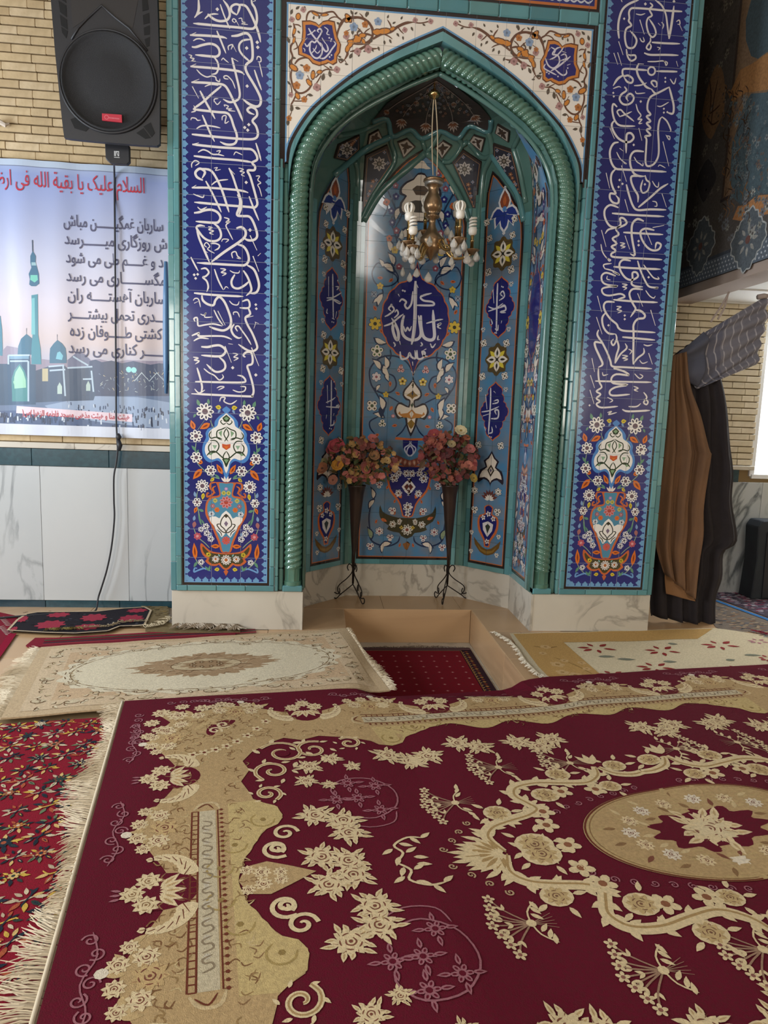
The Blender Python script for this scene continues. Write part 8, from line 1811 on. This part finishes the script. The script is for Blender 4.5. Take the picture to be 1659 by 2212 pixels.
bouquet('dark red artificial flowers with one cream daisy in the cone stand nearer the dark curtain', top2, [(995, 931, 0.052, 10, '#d2c39a', '#8a7230'), (938, 940, 0.055, 7, '#8c2f34', '#b05a34'), (925, 950, 0.045, 7, '#7a2630', '#4a161c'), (1015, 970, 0.045, 6, '#b0605a', '#7a3a34'), (1020, 998, 0.042, 5, '#b26255', '#7a3a34'), (1012, 1006, 0.042, 5, '#b56a58', '#7a3a34'), (1022, 1033, 0.038, 6, '#a88a30', '#6a5a20'), (988, 1030, 0.036, 5, '#b0644c', '#7a3a34'), (975, 960, 0.036, 7, '#a8946a', '#6a5a30'), (950, 992, 0.05, 7, '#6c2226', '#3a1014'), (965, 980, 0.05, 7, '#5e1f22', '#3a1014'), (940, 1015, 0.04, 6, '#8a4030', '#4a201c'), (1008, 946, 0.03, 5, '#b0643a', '#6a3a20'), (955, 955, 0.04, 6, '#9a4a3c', '#5a201c')], 0.74,
        ['#6c2226', '#7c2c2c', '#5e1f22', '#8a4030', '#6a2f2a', '#94503c'], 260, 9, 968, 988, 64, 56, 1)
# dry leaf debris on the pit ledge
m = MB(); rnd = random.Random(3); c0 = onZ(822, 1384, PZ)
for i in range(9):
    p = V((c0.x+rnd.uniform(-0.05, 0.05), c0.y+rnd.uniform(-0.02, 0.03), PZ+0.004+rnd.random()*0.02)); t = rnd.random()*6.28; d = V((cos(t), sin(t), 0))*0.035; s_ = V((-sin(t), cos(t), 0))*0.016
    m.add([p, p+d*0.5+s_+V((0, 0, 0.01)), p+d+V((0, 0, 0.004)), p+d*0.5-s_+V((0, 0, 0.008))], [(0, 1, 2, 3)])
m.tube([(c0.x-0.05, c0.y, PZ+0.008), (c0.x, c0.y+0.005, PZ+0.014), (c0.x+0.05, c0.y-0.01, PZ+0.01)], 0.006, 5)
tag(m.build('dry_sprig', mat('dry_leaf', '#5a4326', 0.9)), 'withered brown sprig lying behind the rug in the pit', 'sprig')
# ================================================================== hung carpet on the side beam
HX = BX-0.012
hc = tag(empty('hanging_carpet', (HX, -0.5, 2.74)), 'dark carpet with orange and blue-green field hung on the side beam', 'hanging carpet')
hfn = lambda u, v, h: V((HX-0.008-h, u, v))
Y0h, Y1h, Z0h, Z1h = -3.2, 1.22, 2.742, 5.6
HP = mat('hung_carpet_pile', attr=True, rough=0.9, spec=0.15, noise=(60, 0.3, '#241f1e'))
A = Art(hfn); A.rect(Y0h, Z0h, Y1h, Z1h, '#57524f', 0.0)
A.rect(Y0h, Z0h, Y1h, Z0h+0.14, '#5f6873', 0.4)
hy = lambda x, y: (lambda p: (p.y, p.z))(onX(x, y, HX)); HZ = zoom(1440, 0, 3.4566)
for i in range(70):
    for j in range(4):
        A.disc((Y1h-0.03-0.042*i-(0.021 if j % 2 else 0), Z0h+0.022+0.032*j), 0.0085, '#b3b8be', 0.7, 6)
A.rect(Y0h, Z0h+0.14, Y1h, Z0h+0.165, '#454b55', 0.5)
YV = 0.86
A.rect(Y0h, Z0h+0.57, 0.40, Z1h, '#7d6650', 0.4); A.rect(Y0h, Z0h+0.55, 0.42, Z0h+0.575, '#383234', 0.6); A.rect(0.38, Z0h+0.57, 0.41, Z1h, '#4a3f3b', 0.6)
fld = [hy(*p) for p in HZ('757,690 640,700 600,760 560,860 540,960 500,1060 490,1200 480,1330 500,1470 560,1530 620,1500 700,1440 757,1450')]
fld += [(fld[-1][0]-1.5, fld[-1][1]-0.3), (fld[0][0]-1.5, fld[0][1]+0.35)]
A.poly(fld, '#4d5d64', 0.8, 0)
A.poly([hy(*p) for p in HZ('640,0 600,150 600,300 640,420 690,440 757,390 900,380 900,0')], '#46545a', 0.8)
A.poly([hy(*p) for p in HZ('560,520 640,480 757,400 900,400 900,640 757,670 640,690 600,690 500,760 470,720')], '#9a6f46', 0.7)
A.poly([hy(*p) for p in HZ('540,1540 600,1530 680,1460 757,1455 900,1440 900,1580 757,1600 560,1650 500,1640')], '#a8774f', 0.75)
rnd = random.Random(44)
for i in range(150):
    x, y = rnd.uniform(480, 800), rnd.uniform(720, 1500); p = hy(*HZ('%f,%f' % (x, y))[0]); A.flower(p, rnd.uniform(0.012, 0.028), 5, rnd.choice(['#5f6f74', '#70787a', '#42525a', '#6a5a50', '#7d7f7c']), '#4d5056', 1.0)
for i in range(90):
    x, y = rnd.uniform(430, 620), rnd.uniform(700, 1680); p = hy(*HZ('%f,%f' % (x, y))[0]); A.stroke([p, (p[0]+rnd.uniform(-0.05, 0.05), p[1]+0.04), (p[0]+rnd.uniform(-0.06, 0.06), p[1]+0.08)], 0.008, rnd.choice(['#4a3626', '#83603f', '#3a2c24']), 0.9, 3)
for cy_, cxp in ((1790, 615), (1840, 260)):
    c = hy(*HZ('%d,%d' % (cxp, cy_))[0]); ou = [(c[0]+0.19*(1+0.10*cos(4*t))*(1+0.05*sin(16*t))*cos(t), c[1]+0.20*(1+0.10*cos(4*t))*(1+0.05*sin(16*t))*sin(t)) for t in [2*pi*k/64 for k in range(64)]]
    A.poly(ou, '#596066', 0.9); A.stroke(ou, 0.012, '#a8aaa8', 1.1, 1, closed=True)
    for k in range(8): t = k*pi/4; A.leaf((c[0]+cos(t)*0.05, c[1]+sin(t)*0.05), t, 0.07, 0.03, '#94928c', 1.1)
    A.disc(c, 0.03, '#6a4a44', 1.2)
for i in range(80):
    x = Y1h-0.05-2.6*rnd.random(); z = Z0h+0.20+0.32*rnd.random(); A.flower((x, z), rnd.uniform(0.02, 0.04), 6, rnd.choice(['#85867f', '#9a9a92', '#6f7278']), '#57524f', 0.7)
ov = [hy(*p) for p in HZ('385,480 430,540 445,700 430,850 380,960 340,1040 300,1000 270,900 290,760 330,600')]
A.poly(ov, '#84664a', 0.9, 2)
for s_ in ('330,600 340,720 330,850', '390,600 360,750 340,940', '330,850 370,820 410,780', '310,880 350,930 400,900'): A.stroke([hy(*p) for p in HZ(s_)], 0.012, '#3f2a1e', 1.1)
ov = [hy(*p) for p in HZ('320,1180 370,1260 380,1340 330,1440 280,1520 240,1420 230,1350 270,1250')]; A.poly(ov, '#39373a', 0.9, 2); A.stroke(ov, 0.010, '#5a5654', 1.1, 2, closed=True)
for i in range(110):
    z = Z0h+0.6+1.6*rnd.random(); y = 0.45+0.7*rnd.random(); A.flower((y, z), rnd.uniform(0.015, 0.035), 5, rnd.choice(['#69645f', '#777069', '#4a4644', '#7f7a6e']), '#4a4542', 0.7)
A.build('carpet_face', HP, hc)
MB().box((HX-0.007, Y0h, Z0h), (HX+0.006, Y1h, Z1h)).build('carpet_backing', mat('carpet_back', '#3a3531', 0.95), hc)
# ================================================================== curtains and things in the side bay
CLB = mat('black_cloth', '#221c1f', 0.9, noise=(12, 0.3, '#2f2a30')); CLBR = mat('brown_cloth', '#6a4e38', 0.9, noise=(5, 0.5, '#7d5a3c'), bump=(300, 0.3, 0.003)); CLBR_LIT = mat('brown_cloth_lit', '#85603f', 0.9, bump=(300, 0.3, 0.003))
def drape(name, left, right, Y, mtl, parent, folds=4, amp=0.03, rows=40, cols=40, ph=0.0, lean=0.0, th=0.004):
    """cloth between two edge lines (top to bottom, crop pixels already converted), hanging at depth Y with folds"""
    def edge(P):
        Q = cr([tuple(onY(*p, Y)) for p in P], 6); L = [0]
        for a, b in zip(Q, Q[1:]): L.append(L[-1]+(V(b)-V(a)).length)
        return Q, L
    def at(E, t):
        Q, L = E; s_ = L[-1]*t; j = 0
        while j < len(L)-2 and L[j+1] < s_: j += 1
        k = (s_-L[j])/((L[j+1]-L[j]) or 1); return V(Q[j]).lerp(V(Q[j+1]), k)
    EL, ER = edge(left), edge(right); vs = []
    for j in range(rows+1):
        t = j/rows; a, b = at(EL, t), at(ER, t)
        for i in range(cols+1):
            s_ = i/cols; p = a.lerp(b, s_); k = (0.45+0.55*min(1, t*3))
            p.y += amp*k*(sin(2*pi*folds*s_+ph+0.8*sin(3*t+ph))+0.35*sin(2*pi*folds*2.3*s_+1.7+2*t))+lean*t
            vs.append(p)
    fs = [(j*(cols+1)+i, j*(cols+1)+i+1, (j+1)*(cols+1)+i+1, (j+1)*(cols+1)+i) for j in range(rows) for i in range(cols)]
    o = MB().add(vs, fs).build(name, mtl, parent, smooth=True)
    md = o.modifiers.new('thickness', 'SOLIDIFY'); md.thickness = th; return o
B3 = zoom(1400, 560, 5.027); B4 = K4
cu1 = tag(empty('dark_curtain', (2.1, 0.25, 0)), 'dark brown and black curtain gathered beside the right pier', 'curtain')
drape('black_cloth', B3('330,1010')+B3('250,1100 220,1500')+B4('20,300 20,1600 30,1780'), B3('620,790 780,1250 860,1600')+B4('860,0 895,300 880,600 930,1000 790,1120 770,1380 700,1600 690,1905'), 0.24, CLB, cu1, 4, 0.035, 60, 44)
drape('brown_cloth', B3('250,1050 205,1500')+B4('150,0 115,500 85,1000 165,1330'), B3('430,1000 480,1380 600,1700 700,2080')+B4('690,120 600,640 590,950 540,1250 490,1620'), 0.13, CLBR, cu1, 3, 0.035, 50, 44, 1.2)
drape('inner_fold', B4('175,1330 185,1550'), B4('470,1500 488,1630'), 0.17, CLBR_LIT, cu1, 1, 0.01, 12, 16, 0.4)  # same brown cloth; light on its lower part put in as a paler colour
# striped scarf stretched from the knot to the ceiling
sc = tag(empty('striped_scarf', (2.4, 0.22, 2.2)), 'grey striped gauzy scarf tied above the dark curtain', 'scarf')
SCF = mat('striped_gauze', attr=True, rough=0.85)
def scarf_grid(name, left, right, Y, fn_col, rows=30, cols=40, amp=0.02, folds=5):
    L_ = cr([tuple(onY(*p, Y)) for p in left], 8); R_ = cr([tuple(onY(*p, Y)) for p in right], 8); m = MB(); 
    def at(Q, t): k = t*(len(Q)-1); j = min(int(k), len(Q)-2); return V(Q[j]).lerp(V(Q[j+1]), k-j)
    cols_ = []
    for j in range(rows+1):
        for i in range(cols+1):
            t, s_ = j/rows, i/cols; p = at(L_, t).lerp(at(R_, t), s_); p.y += amp*sin(2*pi*folds*t+1.5*s_)*(0.3+0.7*s_); m.v.append(tuple(p)); cols_.append(fn_col(t, s_))
    for j in range(rows):
        for i in range(cols): a = j*(cols+1)+i; m.f.append((a, a+1, a+cols+2, a+cols+1))
    me = m.mesh(name); ca = me.color_attributes.new('Col', 'FLOAT_COLOR', 'POINT')
    for k, c in enumerate(cols_): ca.data[k].color = lin(c)
    o = link(name, me, sc, SCF, True); md = o.modifiers.new('thickness', 'SOLIDIFY'); md.thickness = 0.002; return o
st = lambda t, s_: '#a8a4a8' if (s_*9+0.25*sin(5*t)) % 1 < 0.10 else ('#5a5a68' if s_ < 0.4 else '#6d6b74')
scarf_grid('scarf_sheet', B3('620,790 480,1000 500,1380 600,1380'), B3('1290,400 1290,640 1220,900 1190,1140'), 0.20, st, 40, 80)
scarf_grid('scarf_knot', B3('330,1020 300,1100 280,1250'), B3('630,780 640,1000 560,1390'), 0.16, lambda t, s_: '#4a4c5a', 20, 24, 0.03, 2)
for s_ in ('880,355 800,500 680,680', '870,360 830,520 760,650'):
    P = [onY(*p, 0.2) for p in B3(s_)]; P[0] = P[0]+V((0, 0.0, 0)); MB().tube(cr([tuple(p) for p in P], 5), 0.008, 6).build('tie_cord', mat('tie_cloth', '#9a8c84', 0.9), sc, smooth=True)
P = [onY(*p, 0.2) for p in B3('1190,412 1260,400 1290,405')]; MB().tube([tuple(p) for p in P], 0.02, 6).build('tie_bunch', MATS['tie_cloth'], sc, smooth=True)
# white curtain across the window
WC = mat('white_voile', '#f4f4f2', 0.9); nt = WC.node_tree; tr = nt.nodes.new('ShaderNodeBsdfTranslucent'); tr.inputs[0].default_value = (0.95, 0.95, 0.93, 1); mx = nt.nodes.new('ShaderNodeMixShader'); mx.inputs[0].default_value = 0.6
nt.links.new(nt.nodes['Principled BSDF'].outputs[0], mx.inputs[1]); nt.links.new(tr.outputs[0], mx.inputs[2]); nt.links.new(mx.outputs[0], nt.nodes['Material Output'].inputs[0])
m = MB(); nx, nz = 90, 14
for j in range(nz+1):
    for i in range(nx+1):
        x = 3.335+1.38*i/nx; z0 = 1.15+0.035*abs(sin((x-3.335)*24)); z = z0+(2.52-z0)*j/nz; m.v.append((x, YR+0.05+0.018*sin(x*26)+0.006*sin(x*61), z))
for j in range(nz):
    for i in range(nx): a = j*(nx+1)+i; m.f.append((a, a+1, a+nx+2, a+nx+1))
tag(m.build('window_curtain', WC, None, True), 'white scalloped voile curtain over the bright side window', 'curtain')
# dark covered heater by the wall
ht = tag(empty('covered_heater', (3.75, 1.05, 0)), 'dark covered heater standing under the side window', 'heater')
hp = [(lambda p: (p.x, p.z))(onY(*p, 1.0)) for p in B4('1060,1530 1062,840 1090,790 1130,785')]
x0 = hp[0][0]; zt = hp[2][1]
MB().prism([(x0, 0.008), (x0+0.02, 0.5*zt), (x0, zt-0.06), (x0+0.04, zt), (x0+0.60, zt), (x0+0.64, zt-0.05), (x0+0.64, 0.008)], lambda u, v, h: V((u, 1.0-h, v)), -0.18, 0.02).build('heater_cover', mat('dark_cover', '#23272f', 0.8, noise=(8, 0.4, '#2f3a40')), ht, bevel=0.008)
MB().prism([(x0+0.10, 0.02), (x0+0.085, zt-0.1), (x0+0.55, zt-0.1), (x0+0.56, 0.02)], lambda u, v, h: V((u, 0.98-h, v)), 0, 0.012).build('front_panel', mat('dark_panel', '#1c2029', 0.6), ht, bevel=0.003)
